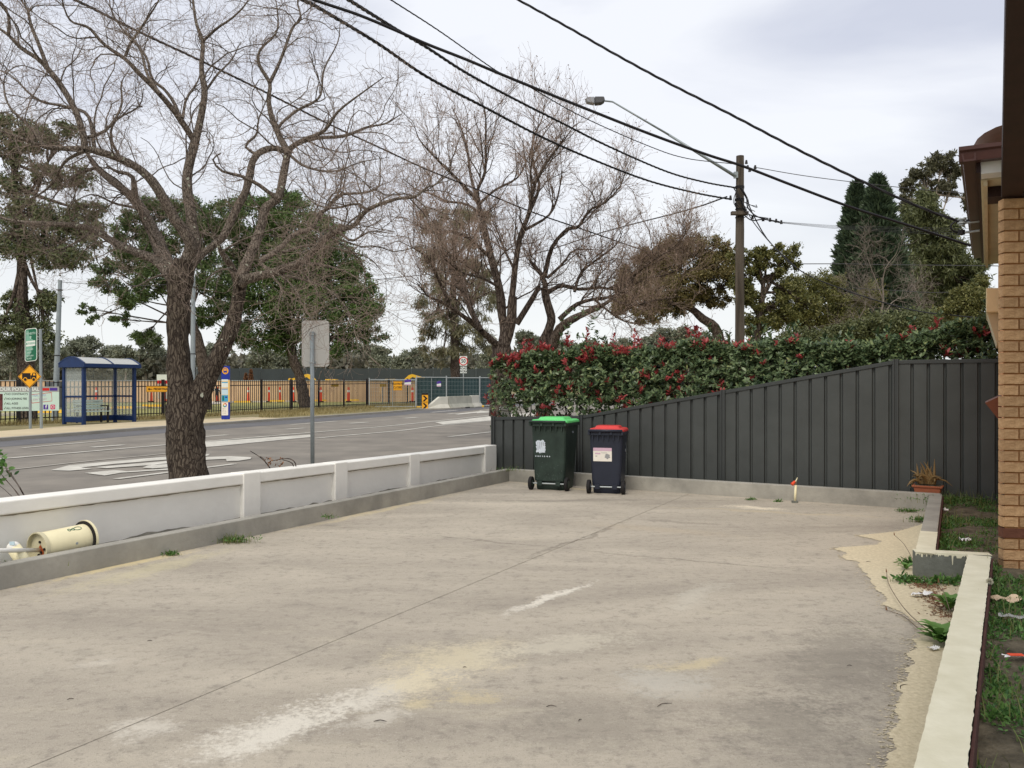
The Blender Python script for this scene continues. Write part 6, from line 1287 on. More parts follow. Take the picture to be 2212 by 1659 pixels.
# ---------------------------------------------------------------- power pole and cables
DP = 28.0; b = P(1598, 835, DP); pole = empty('power_pole', (b[0], b[1], 0), label='weathered timber power pole with street light arm behind the hedge', cat='power pole'); kp = DP / FX
zp = lambda y: H - (y - HZ) * kp
pb = Bag(); q = np.array([[b[0], b[1], -.2], [b[0], b[1], 3], [b[0], b[1], 6], [b[0] + .01, b[1], zp(338)]]); pb.add(*tubes(spline(q, 24), np.linspace(.165, .125, 24), 18, np.random.default_rng(2), .025)); pb.build('shaft', M['timberpole'], pole)
MB().cyl((.01, 0, zp(339)), (.01, 0, zp(337)), .125, 16).build('pole_top', M['timberpole'], pole)
hx = lambda x: (x - 1598) * kp
MB().box(hx(1584), -.14, zp(386), hx(1592), -.02, zp(373)).build('arm_bracket', M['galv_dk'], pole); 
MB().cyl((hx(1588), -.1, zp(383)), (hx(1441), -.3, zp(297)), .055, 8, .04).build('lamp_arm', M['galv_dk'], pole, smooth=True); MB().cyl((hx(1443), -.3, zp(298)), (hx(1320), -.42, zp(229)), .035, 8, .028).build('lamp_arm', M['galv_dk'], pole, smooth=True)
MB().cyl((hx(1320), -.42, zp(229)), (hx(1298), -.44, zp(227)), .03, 8).build('lamp_arm', M['galv_dk'], pole)
lh = MB(); lh.prism([(hx(1301), zp(221)), (hx(1303), zp(230)), (hx(1296), zp(234.5)), (hx(1282), zp(236)), (hx(1281), zp(221))], -.6, -.3); lh.build('lamp_housing', mat('lamp_housing_grey', C(84, 84, 86), .6), pole, bevel=.03)
MB().prism([(hx(1281), zp(221)), (hx(1281), zp(236)), (hx(1266), zp(233)), (hx(1261), zp(226)), (hx(1264), zp(221.5))], -.58, -.32).build('lamp_lens', mat('lamp_lens_grey', C(150, 152, 156), .3), pole, bevel=.03)
MB().box(hx(1576), -.3, zp(467), hx(1612), -.12, zp(460)).build('crossarm', M['timberpole'], pole)
for y in (403, 406, 430, 433, 452, 470): MB().cyl((0, 0, zp(y) - .015), (0, 0, zp(y) + .015), .15, 14).build('band', M['black'], pole)
def ins(x, y, r=.06, h=.16): y += 4; MB().cyl((hx(x), -.18, zp(y) - h / 2), (hx(x), -.18, zp(y) + h / 2), r, 8, r * .6).build('insulator', M['black'], pole)
for x, y in ((1609, 349), (1612, 360), (1616, 366), (1575, 425), (1587, 440), (1622, 468), (1645, 472), (1660, 473), (1673, 475), (1684, 478), (1628, 360)): ins(x, y, .05, .12)
rg = np.random.default_rng(8); jp = Bag()
for i in range(9):
    a = (rg.uniform(1582, 1600), rg.uniform(395, 440)); c = (rg.uniform(1590, 1640), rg.uniform(440, 480)); m2 = ((a[0] + c[0]) / 2 + rg.uniform(-14, 22), (a[1] + c[1]) / 2 + rg.uniform(0, 18))
    jp.add(*tubes(spline([P(*a, DP - .2), P(*m2, DP - .35), P(*c, DP - .2)], 12), np.full(12, .011), 5))
for pts_ in ([(1600, 405), (1612, 425), (1616, 450), (1640, 470), (1684, 479)], [(1600, 430), (1608, 455), (1625, 466), (1660, 472)], [(1604, 462), (1624, 476), (1650, 474), (1684, 481)], [(1598, 405), (1613, 430), (1625, 460), (1660, 520), (1719, 577)]):
    jp.add(*tubes(spline([P(x, y, DP - .25) for x, y in pts_], 16), np.full(16, .02), 5))
tag(jp.build('jumper_wires', M['cable'], pole), kind='stuff')
def cable(label, pts, d0, d1, r, twist=False, m='cable', n=90):
    r *= .86
    a = np.array(pts, float); ln = np.r_[0, np.cumsum(np.hypot(np.diff(a[:, 0]), np.diff(a[:, 1])))]; tt = ln / ln[-1]
    q = spline([P(x, y, d0 + (d1 - d0) * u) for (x, y), u in zip(a, tt)], n); bg_ = Bag()
    if twist:
        n2 = 420; q = spline(q, n2); L_ = np.r_[0, np.cumsum(np.linalg.norm(np.diff(q, axis=0), axis=1))]; T_ = nrm(np.gradient(q, axis=0)); A_ = nrm(np.cross(T_, [0, 0, 1.])); B_ = np.cross(T_, A_)
        for ph in (0, 2.1, 4.2):
            th = (L_ / .42 * 2 * np.pi / 1.6 + ph)[:, None]; bg_.add(*tubes(q + (A_ * np.cos(th) + B_ * np.sin(th)) * r * .62, np.full(n2, r * .62), 5))
    else: bg_.add(*tubes(q, np.full(n, r), 6))
    o = bg_.build('overhead_cable', M[m]); tag(o, label, 'cable')
cable('black cable crossing in front of the big bare tree from the upper left', [(-120, -110), (0, -66), (162, 0), (300, 69), (437, 133), (583, 204), (708, 267), (833, 325), (924, 367), (1037, 412), (1149, 458), (1266, 498), (1378.5, 537), (1440, 556)], 8, 30, .022, True)
cable('lowest thick twisted cable ending midway down the power pole', [(560, -60), (655, 0), (691, 19), (816, 94), (924, 167), (1049, 233), (1170, 296), (1274, 342), (1399, 390), (1503.5, 417), (1580, 431)], 10, DP - .2, .03, True)
cable('thickest black cable passing the pole top and ending at the house gutter', [(560, -42), (691, 4), (774, 32), (858, 67), (924, 96), (1008, 129), (1108, 171), (1266, 235), (1399, 287.5), (1524, 333), (1607.5, 360), (1719, 403), (1841, 448.5), (1963, 487), (2096, 530.5)], 9.5, 11.7, .0205, False)
cable('thick twisted cable ending on the pole just above the lowest one', [(660, -60), (753.5, 0), (858, 65), (924, 104), (1008, 158), (1108, 212.5), (1212, 265), (1316, 317), (1441, 371), (1524, 394), (1591, 406)], 9.5, DP - .2, .028, True)
cable('thin cable running to the very top of the power pole', [(760, -56), (845, 0), (949, 67), (1074, 154), (1128.5, 179), (1253.5, 250), (1399, 314.6), (1483, 342), (1583, 354)], 14, DP - .2, .014, True)
cable('black twisted service cable dropping from top centre to the house eaves', [(1010, -60), (1120, 0), (1233, 62.5), (1328.5, 117), (1441, 178), (1579.6, 248), (1736.6, 330), (1876, 398), (1998, 452), (2071.6, 478)], 11, 9.4, .016, True)
cable('thin grey cable sloping down left from the power pole behind the bare trees', [(1570, 425), (1480, 455), (1308, 500), (1149, 550), (980, 585), (816, 604)], DP, 60, .03, False, 'thincable')
cable('thin wire from the pole top towards the conifers', [(1628, 361), (1754, 382), (1946, 405), (2078, 417), (2160, 424)], DP, 30, .014, False, 'thincable')
for i in range(4): cable('thin pale wire fanning right from the crossarm, ' + ('uppermost of four', 'second from the top', 'third from the top', 'lowest of four')[i], [(1684, 479 + i * .8), (1810, 487.5 + i * 2.2), (1946, 491 + i * 3.6), (2096, 494 + i * 5)], DP, 27, .006, False, 'thincable')
for o in bpy.data.objects:
    if o.get('label', '').startswith('thin pale wire'): o['group'] = 'four wires from the crossarm'
cable('sagging cable from the pole down to the hedge right of it', [(1600, 430), (1635, 490), (1719, 577.6), (1824, 626), (1963, 668), (2068, 682), (2150, 690)], DP - .2, 16, .017, False)
cable('level thin cable crossing in front of the conifers', [(1726, 570), (1810, 570), (1921.5, 572), (2120, 574), (2180, 575)], 30, 30, .018, False, 'thincable')
cable('faint thin line low in front of the dull green tree', [(1840, 622), (1940, 628), (2020, 632), (2090, 628)], 22, 22, .009, False, 'thincable')
cable('thin wire between the two grey steel columns', [(131, 609), (200, 614), (300, 617), (417, 612)], 37, 37, .014, False, 'thincable')
# insulator hardware on the house eave
hd_ = empty('cable_bracket', P(2092, 480, 9.3), label='pale porcelain cable insulators bracketed to the house eave', cat='insulator')
c0 = wloc(hd_)
for i in range(4): p = P(2078, 474 + i * 4, 9.3); MB().cyl((p[0], p[1], p[2] - .006), (p[0], p[1], p[2] + .008), .045 if i % 2 == 0 else .03, 12).build('insulator_disc', M['galv'], hd_, world=True)
MB().cyl(P(2080, 482, 9.3), P(2116, 478, 9.2), .012, 6).build('bracket_arm', M['galv'], hd_, world=True); MB().cyl(P(2080, 503, 9.3), P(2116, 498, 9.2), .012, 6).build('bracket_arm', M['galv'], hd_, world=True)
MB().cyl(P(2077, 497, 9.3), P(2077, 507, 9.3), .035, 10).build('cable_clamp', M['cable'], hd_, world=True)
lg = Bag(); lg.add(*tubes(spline([P(2072, 477, 9.4), P(2062, 480, 9.4), P(2054, 488, 9.4), P(2058, 498, 9.4), P(2070, 503, 9.4), P(2078, 502, 9.4)], 20), np.full(20, .010), 6)); lg.add(*tubes(spline([P(2066, 478, 9.4), P(2078, 484, 9.4), P(2090, 476, 9.4), P(2105, 474, 9.3)], 16), np.full(16, .012), 6)); lg.build('cable_loop', M['cable'], hd_)

# ---------------------------------------------------------------- wheelie bins (local -y = wheel side facing the yard)
def wheelie_bin(loc, rz, W, Dp, Hh, mb, ml, label, wr=.1):
    t = empty('wheelie_bin', loc, rz, label=label, cat='bin'); w = W / 2; d = Dp
    zr = Hh * .885
    b = MB(); rings = []
    secs = [(0.0, w * .78, d * .10, d * .80), (.03, w * .80, d * .085, d * .815), (Hh * .12, w * .82, d * .075, d * .83), (Hh * .125, w * .84, d * .0, d * .835), (Hh * .5, w * .90, -d * .02, d * .9), (zr, w * .97, -d * .05, d * .985)]
    n = 16
    V = []
    for z, hw_, y0, y1 in secs:
        V += [(x, y, z) for x, y in rrect(-hw_, y0, hw_, y1, .05, 3)]
    F_ = [(i * n + j, i * n + (j + 1) % n, (i + 1) * n + (j + 1) % n, (i + 1) * n + j) for i in range(len(secs) - 1) for j in range(n)] + [tuple(range(n - 1, -1, -1)), tuple(range((len(secs) - 1) * n, len(secs) * n))]
    MB().add(V, F_).build('body', mb, t, smooth=False, bevel=.004, seg=1)
    MB().slab(rrect(-w * 1.03, -d * .11, w * 1.03, d * 1.05, .05, 3), zr, zr + .045).build('rim', mb, t, bevel=.006)
    for sx_ in np.linspace(-.75, .75, 6): MB().prism([(sx_ * w - .006, zr - .07), (sx_ * w + .006, zr - .07), (sx_ * w + .006, zr), (sx_ * w - .006, zr)], -d * .10, -d * .03).build('rim_rib', mb, t)
    # lid
    ld_ = MB(); z = zr + .048; V = []
    for zz, k1, y0, y1 in ((z, 1.02, -d * .08, d * 1.05), (z + .03, 1.01, -d * .08, d * 1.04), (z + .05, .92, -d * .04, d * .96), (z + .052, .74, .10 * d, d * .82), (z + .085, .66, .16 * d, d * .74)): V += [(x, y, zz) for x, y in rrect(-w * k1, y0, w * k1, y1, .05, 3)]
    F_ = [(i * n + j, i * n + (j + 1) % n, (i + 1) * n + (j + 1) % n, (i + 1) * n + j) for i in range(4) for j in range(n)] + [tuple(range(n - 1, -1, -1)), tuple(range(4 * n, 5 * n))]
    lid = MB().add(V, F_).build('lid', ml, t, bevel=.005, seg=2)
    MB().box(-.12, d * 1.04, z + .005, .12, d * 1.10, z + .035).build('lid_grip', ml, lid, bevel=.01)
    MB().cyl((-w * .98, -d * .145, z + .022), (w * .98, -d * .145, z + .022), .02, 10).build('handle', mb, t, smooth=True)
    for sx_ in (-.96, -.32, .32, .96): MB().box(sx_ * w - .014, -d * .15, zr + .01, sx_ * w + .014, -d * .07, z + .015).build('handle_bracket', mb, t)
    for sx_ in (-1, 1):
        wx = sx_ * (w * .84 + .04); wl = MB().cyl((wx - .024, -.01, wr), (wx + .024, -.01, wr), wr, 24).build('wheel', M['rubber'], t, bevel=.008)
        MB().cyl((wx + sx_ * .02, -.01, wr), (wx + sx_ * .03, -.01, wr), wr * .55, 16).build('hub', mb, wl)
        MB().cyl((wx - sx_ * .032, -.01, wr), (wx - sx_ * .02, -.01, wr), wr * .5, 16).build('hub', mb, wl)
    MB().cyl((-w * .9, -.01, wr), (w * .9, -.01, wr), .011, 8).build('axle', M['galv'], t)
    for sx_ in (-.5, .5): MB().box(sx_ * w - .035, -.035, wr - .03, sx_ * w + .035, d * .06, wr + .035).build('axle_bracket', mb, t)
    return t, w, d, zr
tg, w_, d_, zr = wheelie_bin((.555, 12.72, 0), R(-20), .57, .66, 1.08, M['bin_green'], M['lid_green'], 'larger dark green wheelie bin with bright green lid by the charcoal fence')
def yb_(z, d, Hh): return -d * .02 * (z / (Hh * .5)) if z < Hh * .5 else -d * .02 - d * .03 * (z - Hh * .5) / (Hh * .385)
rng = np.random.default_rng(14)
def decal(t, x0, z0, x1, z1, m, name, d, Hh, lift=.004, ragged=0.0, n=40):
    pts_ = rrect(x0, z0, x1, z1, .004, 2)
    if ragged:
        cx_, cz_ = (x0 + x1) / 2, (z0 + z1) / 2; pts_ = []
        for i in range(n):
            a = 2 * math.pi * i / n; c_, s_ = math.cos(a), math.sin(a); k_ = 1 / max(abs(c_), abs(s_)); f = 1 - ragged * random.random() - (.12 if k_ > 1.25 else 0); pts_.append((cx_ + c_ * k_ * (x1 - x0) / 2 * f, cz_ + s_ * k_ * (z1 - z0) / 2 * f))
    V = [(x, yb_(z, d, Hh) - lift, z) for x, z in pts_]; MB().add(V, [tuple(range(len(V)))]).build(name, M[m] if isinstance(m, str) else m, t)
pw = .50; 
decal(tg, -.205, .545, -.045, .755, 'peel', 'peeling_decal', d_, 1.08, .004, .22)
for i in range(7): x = -.215 + i * .036 + random.uniform(-.005, .005); decal(tg, x, .495, x + random.uniform(.012, .028), .518, 'peel', 'worn_lettering', d_, 1.08, .004, .35, 14)
for i in range(4): x = -.17 + i * .03; decal(tg, x, .60 + .02 * i, x + .004, .72, 'bin_green', 'decal_scratch', d_, 1.08, .006)
for i in range(46):
    x = random.uniform(-.2, .2); z = .15 + abs(random.gauss(0, .13)); r_ = random.uniform(.002, .006); decal(tg, x, z, x + r_, z + r_ * random.uniform(.8, 3), 'scuff', 'scuff_mark', d_, 1.08, .004, .3, 7)
tr_, w2_, d2_, zr2 = wheelie_bin((1.36, 12.30, 0), R(-15), .50, .55, .955, M['bin_navy'], M['lid_red'], 'smaller dark navy wheelie bin with red lid right of the green one', .1)
decal(tr_, -.185, .47, .085, .665, 'stickerw', 'sticker', d2_, .955, .004); decal(tr_, -.185, .62, .085, .665, 'stickerp', 'sticker_header', d2_, .955, .006)
decal(tr_, -.16, .572, -.08, .592, 'stickerp', 'sticker_text', d2_, .955, .006); decal(tr_, -.07, .59, .02, .595, 'ink', 'sticker_text', d2_, .955, .006); decal(tr_, -.155, .54, -.125, .55, 'ink', 'sticker_text', d2_, .955, .006); decal(tr_, -.02, .50, .065, .585, 'ink', 'sticker_drawing', d2_, .955, .006, .4, 30)
def side_text(t, s, w, z, y, size):
    o = text(s, size, M['peel'], t, 0, 0, 0, 'CENTER', bold=.001); 
    for v in o.data.vertices: x_, z_ = v.co.x, v.co.z; v.co = (w + v.co.y * -.1 + .004 + (z - .4) * .03, y + x_, z + z_)
side_text(tr_, '1', w2_ * .90, .71, .32, .05); side_text(tr_, '18', w2_ * .90, .61, .32, .07); side_text(tg, '240', w_ * .93, .86, .3, .04)

# ---------------------------------------------------------------- fallen drum between edging and wall
def wz_(s, o, z): p = wallL(s, o); return Vector((p[0], p[1], z))
Dd = Vector(P(75, 1178, 6.95)); De = Vector(P(155, 1160, 7.35)); c0 = Vector(P(80, 1180, 6.93)); c1 = Vector(P(163, 1163, 7.45))
sL = onwall(80, .28); sR = onwall(165, .28)
rd = .132; c0 = wz_(sL + .02, .285, .085 + rd * .98); c1 = wz_(sR + .08, .29, .085 + rd * .98 + .015)
dm = empty('fallen_drum', (c0.x, c0.y, .085), label='cream metal drum lying on its side between the white wall and edging', cat='drum'); ax_ = (c1 - c0).normalized()
MB().cyl(c0 + ax_ * .012, c1, rd * .93, 40, caps=False).build('shell', M['drum'], dm, world=True, smooth=True)
MB().cyl(c0 + ax_ * .014, c0 + ax_ * .026, rd * .925, 40).build('end_plate', M['drum_in'], dm, world=True)
def annul(c, ri, ro, m, nm, lw=.02):
    a = ax_.orthogonal().normalized(); b = ax_.cross(a); n = 48; V = []
    for k_, (r_, o_) in enumerate(((ri, 0), (ro, 0), (ro, lw), (ri, lw))): V += [c + ax_ * o_ + (a * math.cos(2 * math.pi * i / n) + b * math.sin(2 * math.pi * i / n)) * r_ for i in range(n)]
    F_ = [(k_ * n + i, k_ * n + (i + 1) % n, ((k_ + 1) % 4) * n + (i + 1) % n, ((k_ + 1) % 4) * n + i) for k_ in range(4) for i in range(n)]; MB().add(V, F_).build(nm, m, dm, world=True, smooth=False)
annul(c0 - ax_ * .02, rd * .92, rd * .99, M['drum_in'], 'rim', .035); annul(c1 - ax_ * .004, rd * .93, rd * 1.12, M['rubber'], 'gasket', .012); annul(c1 + ax_ * .010, rd * .90, rd * 1.16, M['drum'], 'flange', .02)
au = ax_.orthogonal().normalized(); upv = Vector((0, 0, 1)); upv = (upv - ax_ * upv.dot(ax_)).normalized(); sdv = ax_.cross(upv)
for (a, b) in ((.0, .045), (-.055, -.01), (.02, -.065), (-.02, -.04)):
    c = c0 + ax_ * .012 + sdv * (-a) + upv * b; MB().cyl(c, c - ax_ * .008, .011, 10).build('bolt', M['blackink'], dm, world=True)
# rust blotch
V = []; rn = random.Random(4)
for i in range(20): a = 2 * math.pi * i / 20; r_ = .05 * rn.uniform(.5, 1.2); V.append(c0 + ax_ * .0085 + sdv * (r_ * math.cos(a) * .8 + .02) + upv * (r_ * math.sin(a) - .03))
MB().add(V, [tuple(range(20))]).build('rust_stain', M['rust'], dm, world=True)
e0 = c0 + upv * -.02; MB().cyl(e0, Vector(P(-60, 1190, 6.35)), .018, 12).build('stem_pipe', M['white'], dm, world=True, smooth=True)
bl_ = c0.lerp(c1, .62) + (-sdv) * 0; cam_d = (Vector((0, 0, 1.55)) - bl_).normalized(); cam_d = (cam_d - ax_ * cam_d.dot(ax_)).normalized(); lowd = (cam_d * .97 - upv * .25).normalized()
MB().cyl(bl_ + lowd * rd * .90, bl_ + lowd * rd * .955, .011, 12).build('screw', M['galv'], dm, world=True)
tp_ = (cam_d * .55 + upv * .85).normalized(); gq = c0.lerp(c1, .68) + tp_ * rd * .94
V = []; 
gl_ = Bag(); th = np.linspace(0, 2 * np.pi, 24); sidev = np.array(tp_.cross(ax_)); lp2 = np.array([np.array(gq) + np.array(ax_) * (.035 * math.cos(a) + .03) + sidev * .02 * math.sin(a) for a in th]); gl_.add(*tubes(lp2, np.full(24, .0022), 4)); lp2 = np.array([np.array(gq) + np.array(ax_) * (.03 * math.cos(a) - .03) + sidev * (.013 * math.sin(a * 2)) for a in th]); gl_.add(*tubes(lp2, np.full(24, .003), 4)); gl_.build('painted_scribble', M['sgreen'], dm)
# second short tube leaning beside it
q0 = wz_(onwall(36, .25), .29, .25); q1 = wz_(onwall(60, .2), .19, .08)
tb_ = empty('cream_pipe', (q1.x, q1.y, .085), label='short cream pipe with rounded cap leaning beside the fallen drum', cat='pipe')
MB().cyl(q0, q1, .052, 24, .058).build('tube', M['drum'], tb_, world=True, smooth=True)
dq = (q0 - q1).normalized(); cp = MB()
for i in range(4): a0, a1 = R(22 * i), R(22 * (i + 1)); cp.cyl(q0 + dq * .05 * math.sin(a0), q0 + dq * .05 * math.sin(a1), .052 * math.cos(a0), 24, .052 * math.cos(a1), caps=(i == 3))
cp.build('cap', M['white'], tb_, world=True, smooth=True)
c_ = q0 + dq * .03 + Vector((.03, -.04, .02)); MB().box(c_.x - .02, c_.y - .005, c_.z - .015, c_.x + .02, c_.y + .001, c_.z + .012).build('blue_label', M['paleblue'], tb_, world=True)

# ---------------------------------------------------------------- tap riser, pot plant
tx = fpt(1717); p = Vector(G(1717, 1086, 0)); t = empty('garden_tap', (p.x, p.y, 0), label='cream riser pipe with red tap at the back edging', cat='tap')
MB().cyl((0, 0, 0), (.012, 0, .235), .016, 10).build('riser_pipe', M['drum'], t, smooth=True); MB().cyl((.012, 0, .235), (.02, 0, .30), .009, 8).build('spout', M['wood'], t); MB().cyl((-.045, -.02, .245), (.0, .0, .285), .024, 10, .014).build('tap_body', M['conorange'], t); MB().cyl((.012, 0, .285), (.035, 0, .335), .009, 8, .005).build('spindle', M['drum'], t)
MB().slab(rrect(-.04, -.03, .04, .03, .015), .0, .025).build('foot', M['edging_dk'], t)
p = Vector(fq(fpt(2008), -.215, .1)); pot = empty('plant_pot', (p.x, p.y, .1), math.atan2(vB.y, vB.x) , label='rectangular terracotta pot with a withered aloe beside the fence post', cat='plant pot')
MB().frus((-.135, -.07, .135, .07), 0, (-.16, -.09, .16, .09), .17).build('pot', M['terra'], pot, bevel=.01); MB().frus((-.175, -.10, .175, .10), .155, (-.18, -.105, .18, .105), .18).build('pot_rim', M['terra'], pot, bevel=.006); MB().box(-.15, -.08, .14, .15, .08, .182).build('soil', M['soil'], pot)
rg = np.random.default_rng(17)
for i in range(34):
    az = rg.uniform(0, 2 * math.pi); ln = rg.uniform(.16, .34); bx = rg.uniform(-.13, .13); lean_ = rg.uniform(.1, 1.25) if i > 6 else rg.uniform(0, .3); pts_ = []
    for k_ in range(5):
        u = k_ / 4; a = lean_ * (.5 + u); pts_.append((bx * .85 + math.cos(az) * ln * u * math.sin(a), .7 * math.sin(az) * ln * u * math.sin(a), .2 + ln * u * math.cos(a) * .95))
    V, F_ = tubes(np.array(pts_), np.array([.018, .02, .016, .010, .002]), 6); 
    V[:, 1] = V[:, 1]; mesh_np('leaf', V, F_, M['aloe'], pot, smooth=True, world=False)

# ---------------------------------------------------------------- sand spill, litter, weeds
sp = [(2012, 1125), (1985, 1135), (1940, 1148), (1875, 1155), (1850, 1157), (1880, 1163), (1905, 1170), (1895, 1177), (1845, 1181), (1812, 1183), (1800, 1187), (1830, 1196), (1815, 1205), (1850, 1215), (1862, 1232), (1880, 1250), (1890, 1272), (1915, 1290), (1908, 1308), (1945, 1320), (1968, 1338), (1990, 1352), (1992, 1372), (1972, 1383), (1978, 1402), (1962, 1415), (1975, 1435), (1955, 1448), (1960, 1470), (1938, 1480), (1948, 1505), (1932, 1535), (1940, 1560), (1922, 1585), (1928, 1615), (1915, 1640), (1908, 1680), (1890, 1800)]
sp = [G(x, y)[:2] for x, y in sp]; den = []
for i in range(len(sp) - 1):
    for k_ in range(14):
        q = mixp(sp[i], sp[i + 1], k_ / 14); nz_ = .028 * mnoise.noise(Vector((q[0] * 9, q[1] * 9, 0))) + .02 * mnoise.noise(Vector((q[0] * 30, q[1] * 22, 4))) + .022 * mnoise.noise(Vector((q[0] * 60, q[1] * 45, 2))) + random.uniform(-.007, .007)
        den.append((q[0] + nz_, q[1] + nz_ * .3))
inner = []
V = []
for q in den:
    if q[1] > IN1[1]: s = (q[1] - IN1[1]) / ur.y; xr = IN1[0] + ur.x * s
    else: s = (q[1] - IN2[1]) / un.y; xr = IN2[0] + un.x * s if q[1] < IN2[1] else IN1[0]
    V += [(q[0], q[1], .004), (max(xr, q[0] + .001) - .001, q[1], .006)]
MB().add(V, [(2 * i, 2 * i + 1, 2 * i + 3, 2 * i + 2) for i in range(len(den) - 1)]).build('spilled_sand', M['sandm'])
tag(bpy.data.objects['spilled_sand'], 'pale sand spill with ragged edge along the painted edging', 'sand', kind='stuff')
rng = np.random.default_rng(77)
def scatter(pxpts, n, sx, sy, z=.0):
    out = []
    for i in range(n): c = pxpts[rng.integers(0, len(pxpts))]; g_ = G(*c, z); out.append((g_[0] + rng.normal(0, sx), g_[1] + rng.normal(0, sy), z))
    return np.array(out)
fk = Bag(); Vf = []; Ff = []
for q in den:
    for _ in range(2):
        cx_ = q[0] - abs(random.gauss(0, .035)); cy_ = q[1] + random.gauss(0, .02); rr_ = random.uniform(.002, .009); b0_ = len(Vf)
        for a in range(5): Vf.append((cx_ + rr_ * 1.6 * math.cos(a * 1.256) * random.uniform(.6, 1), cy_ + rr_ * math.sin(a * 1.256) * random.uniform(.6, 1), .003))
        Ff.append(tuple(range(b0_, b0_ + 5)))
MB().add(Vf, Ff).build('sand_grains', M['sandm']); tag(bpy.data.objects['sand_grains'], 'loose sand specks scattered beyond the ragged spill edge', 'sand', kind='stuff')
# weeds in the bed (ground cover)
n = 2400; pts_ = []
while len(pts_) < n:
    y = rng.uniform(2.0, 11.0) ; side = rng.random() ** 1.3 * 1.6
    if y > 6.9: s = (y - IN1[1]) / ur.y; x = IN1[0] + ur.x * s + .2 + side
    else: s = (y - IN2[1]) / un.y; x = IN2[0] + un.x * s + .22 + side
    v = mnoise.noise(Vector((x * 1.6, y * 1.6, 5))) + .2
    if v > rng.uniform(-.1, .35) and (x - HC.x) * hu.y - (y - HC.y) * hu.x < -.03 + 10 * (y < 6.4): pts_.append((x, y, .08 + .05 * mnoise.noise(Vector((x * 1.1, y * 1.1, 0)))))
pts_ = np.array(pts_)
o = weedleaves('weeds', pts_, M['weed'], 12, .05, .032, rng, flat=.8); tag(o, 'low green weeds covering the garden bed', 'weeds', kind='stuff')
o = blades('grass_blades', pts_[rng.integers(0, n, 1800)] + rng.normal(0, .06, (1800, 3)) * np.array([1, 1, 0]), M['grassblade'], (.04, .16), .0035, rng, .9); tag(o, 'thin grass blades among the garden bed weeds', 'grass', kind='stuff')
def tuft(label, px, py, z, n, r, h, m='weed', L=.03, nl=40, blm='grassblade'):
    g_ = G(px, py, z); t = empty('weed_tuft', g_, label=label, cat='weed'); rg = np.random.default_rng(int(px * 7 + py))
    pp = np.stack([rg.normal(g_[0], r, n), rg.normal(g_[1], r * .5, n), np.full(n, z)], 1); tag(blades('blades', pp, M[blm], (h * .4, h), .003, rg, .9, t), kind='stuff')
    if nl: c = np.stack([rg.normal(g_[0], r, nl), rg.normal(g_[1], r * .5, nl), np.full(nl, z + h * .2)], 1); tag(weedleaves('leaves', c, M[m], 5, h * .35, L, rg, t), kind='stuff')
tuft('wispy green weed clump at the foot of the left edging', 503, 1172, 0, 170, .10, .13, nl=60)
tuft('small weed sprig left of the wispy clump along the edging', 370, 1200, 0, 40, .035, .07, nl=26)
tuft('weeds growing under the fallen drum at the left edge', 15, 1222, .085, 120, .16, .07, nl=50)
tuft('tiny weed at the wall foot near the first pier', 700 / 3.2 + 490, 1120, .09, 20, .03, .09, nl=8)
tuft('grass tuft behind the edging between the wall end and green bin', 1100, 1018, .19, 40, .10, .14, nl=10)
tuft('grass tuft behind the edging between the two bins', 1252, 1012, .19, 70, .10, .24, nl=10)
tuft('dark moss clump at the foot of the back edging left of the tap', 1680, 1084, 0, 16, .03, .04, nl=16)
tuft('small moss clump at the foot of the back edging behind the white stain', 1620, 1080, 0, 16, .04, .04, nl=18)
tuft('weed clump in the far right corner of the driveway', 1960, 1106, 0, 60, .07, .08, nl=40)
tuft('feathery weed overhanging the far right edging', 1993, 1128, 0, 90, .07, .12, nl=60)
tuft('leafy sprig at the corner of the painted edging', 1965, 1222, 0, 20, .04, .12, L=.06, nl=14)
tuft('ground weeds beside the step of the painted edging', 1962, 1258, 0, 60, .06, .10, L=.05, nl=26)
tuft('dark weeds growing against the step face', 2040, 1262, 0, 70, .10, .10, L=.05, nl=44)
tuft('weeds beneath the terracotta pot by the steel fence', 2060, 1085, .1, 120, .3, .2, nl=80)
# broad dandelion weed on the sand
def rosette_weed(label, px, py, z, nl, L, seed, hmul=1.0, spreadd=(25, 75)):
    g_ = G(px, py, z); t = empty('dandelion_plant', g_, label=label, cat='weed'); rg = np.random.default_rng(seed)
    for i in range(nl):
        az = rg.uniform(0, 2 * np.pi); el = R(rg.uniform(*spreadd)); ln = L * rg.uniform(.6, 1.15); K_ = 7; o = []
        d = np.array([math.cos(az), math.sin(az)]); s_ = np.array([-d[1], d[0]])
        for k_ in range(K_):
            u = k_ / (K_ - 1); hh_ = ln * (math.sin(el) * u - .55 * u * u * math.sin(el)) * hmul; rr_ = ln * u * math.cos(el * (1 - .4 * u)); wd_ = ln * .2 * math.sin(math.pi * min(1, u * .9 + .1)) * (1.0 if k_ % 2 else .62)
            c_ = d * rr_; o.append(((c_[0] - s_[0] * wd_, c_[1] - s_[1] * wd_, hh_ + .01 + wd_ * .3), (c_[0], c_[1], hh_ + .01), (c_[0] + s_[0] * wd_, c_[1] + s_[1] * wd_, hh_ + .01 + wd_ * .3)))
        V = [p_ for r_ in o for p_ in r_]; F_ = [(3 * k_ + j, 3 * k_ + j + 1, 3 * k_ + j + 4, 3 * k_ + j + 3) for k_ in range(K_ - 1) for j in (0, 1)]
        mesh_np('leaf', V, F_, M['weed_lt'], t, world=False, smooth=True)
    return t
rosette_weed('large broad leafed weed growing against the painted edging', 2032, 1392, 0, 40, .17, 5, 1.4)
rosette_weed('dark upright leafy weed beside the litter near the step', 2050, 1322, 0, 26, .14, 6, 1.6, (40, 80))
rosette_weed('low leafy weed on the sand at the edging corner', 1958, 1232, 0, 9, .12, 7)
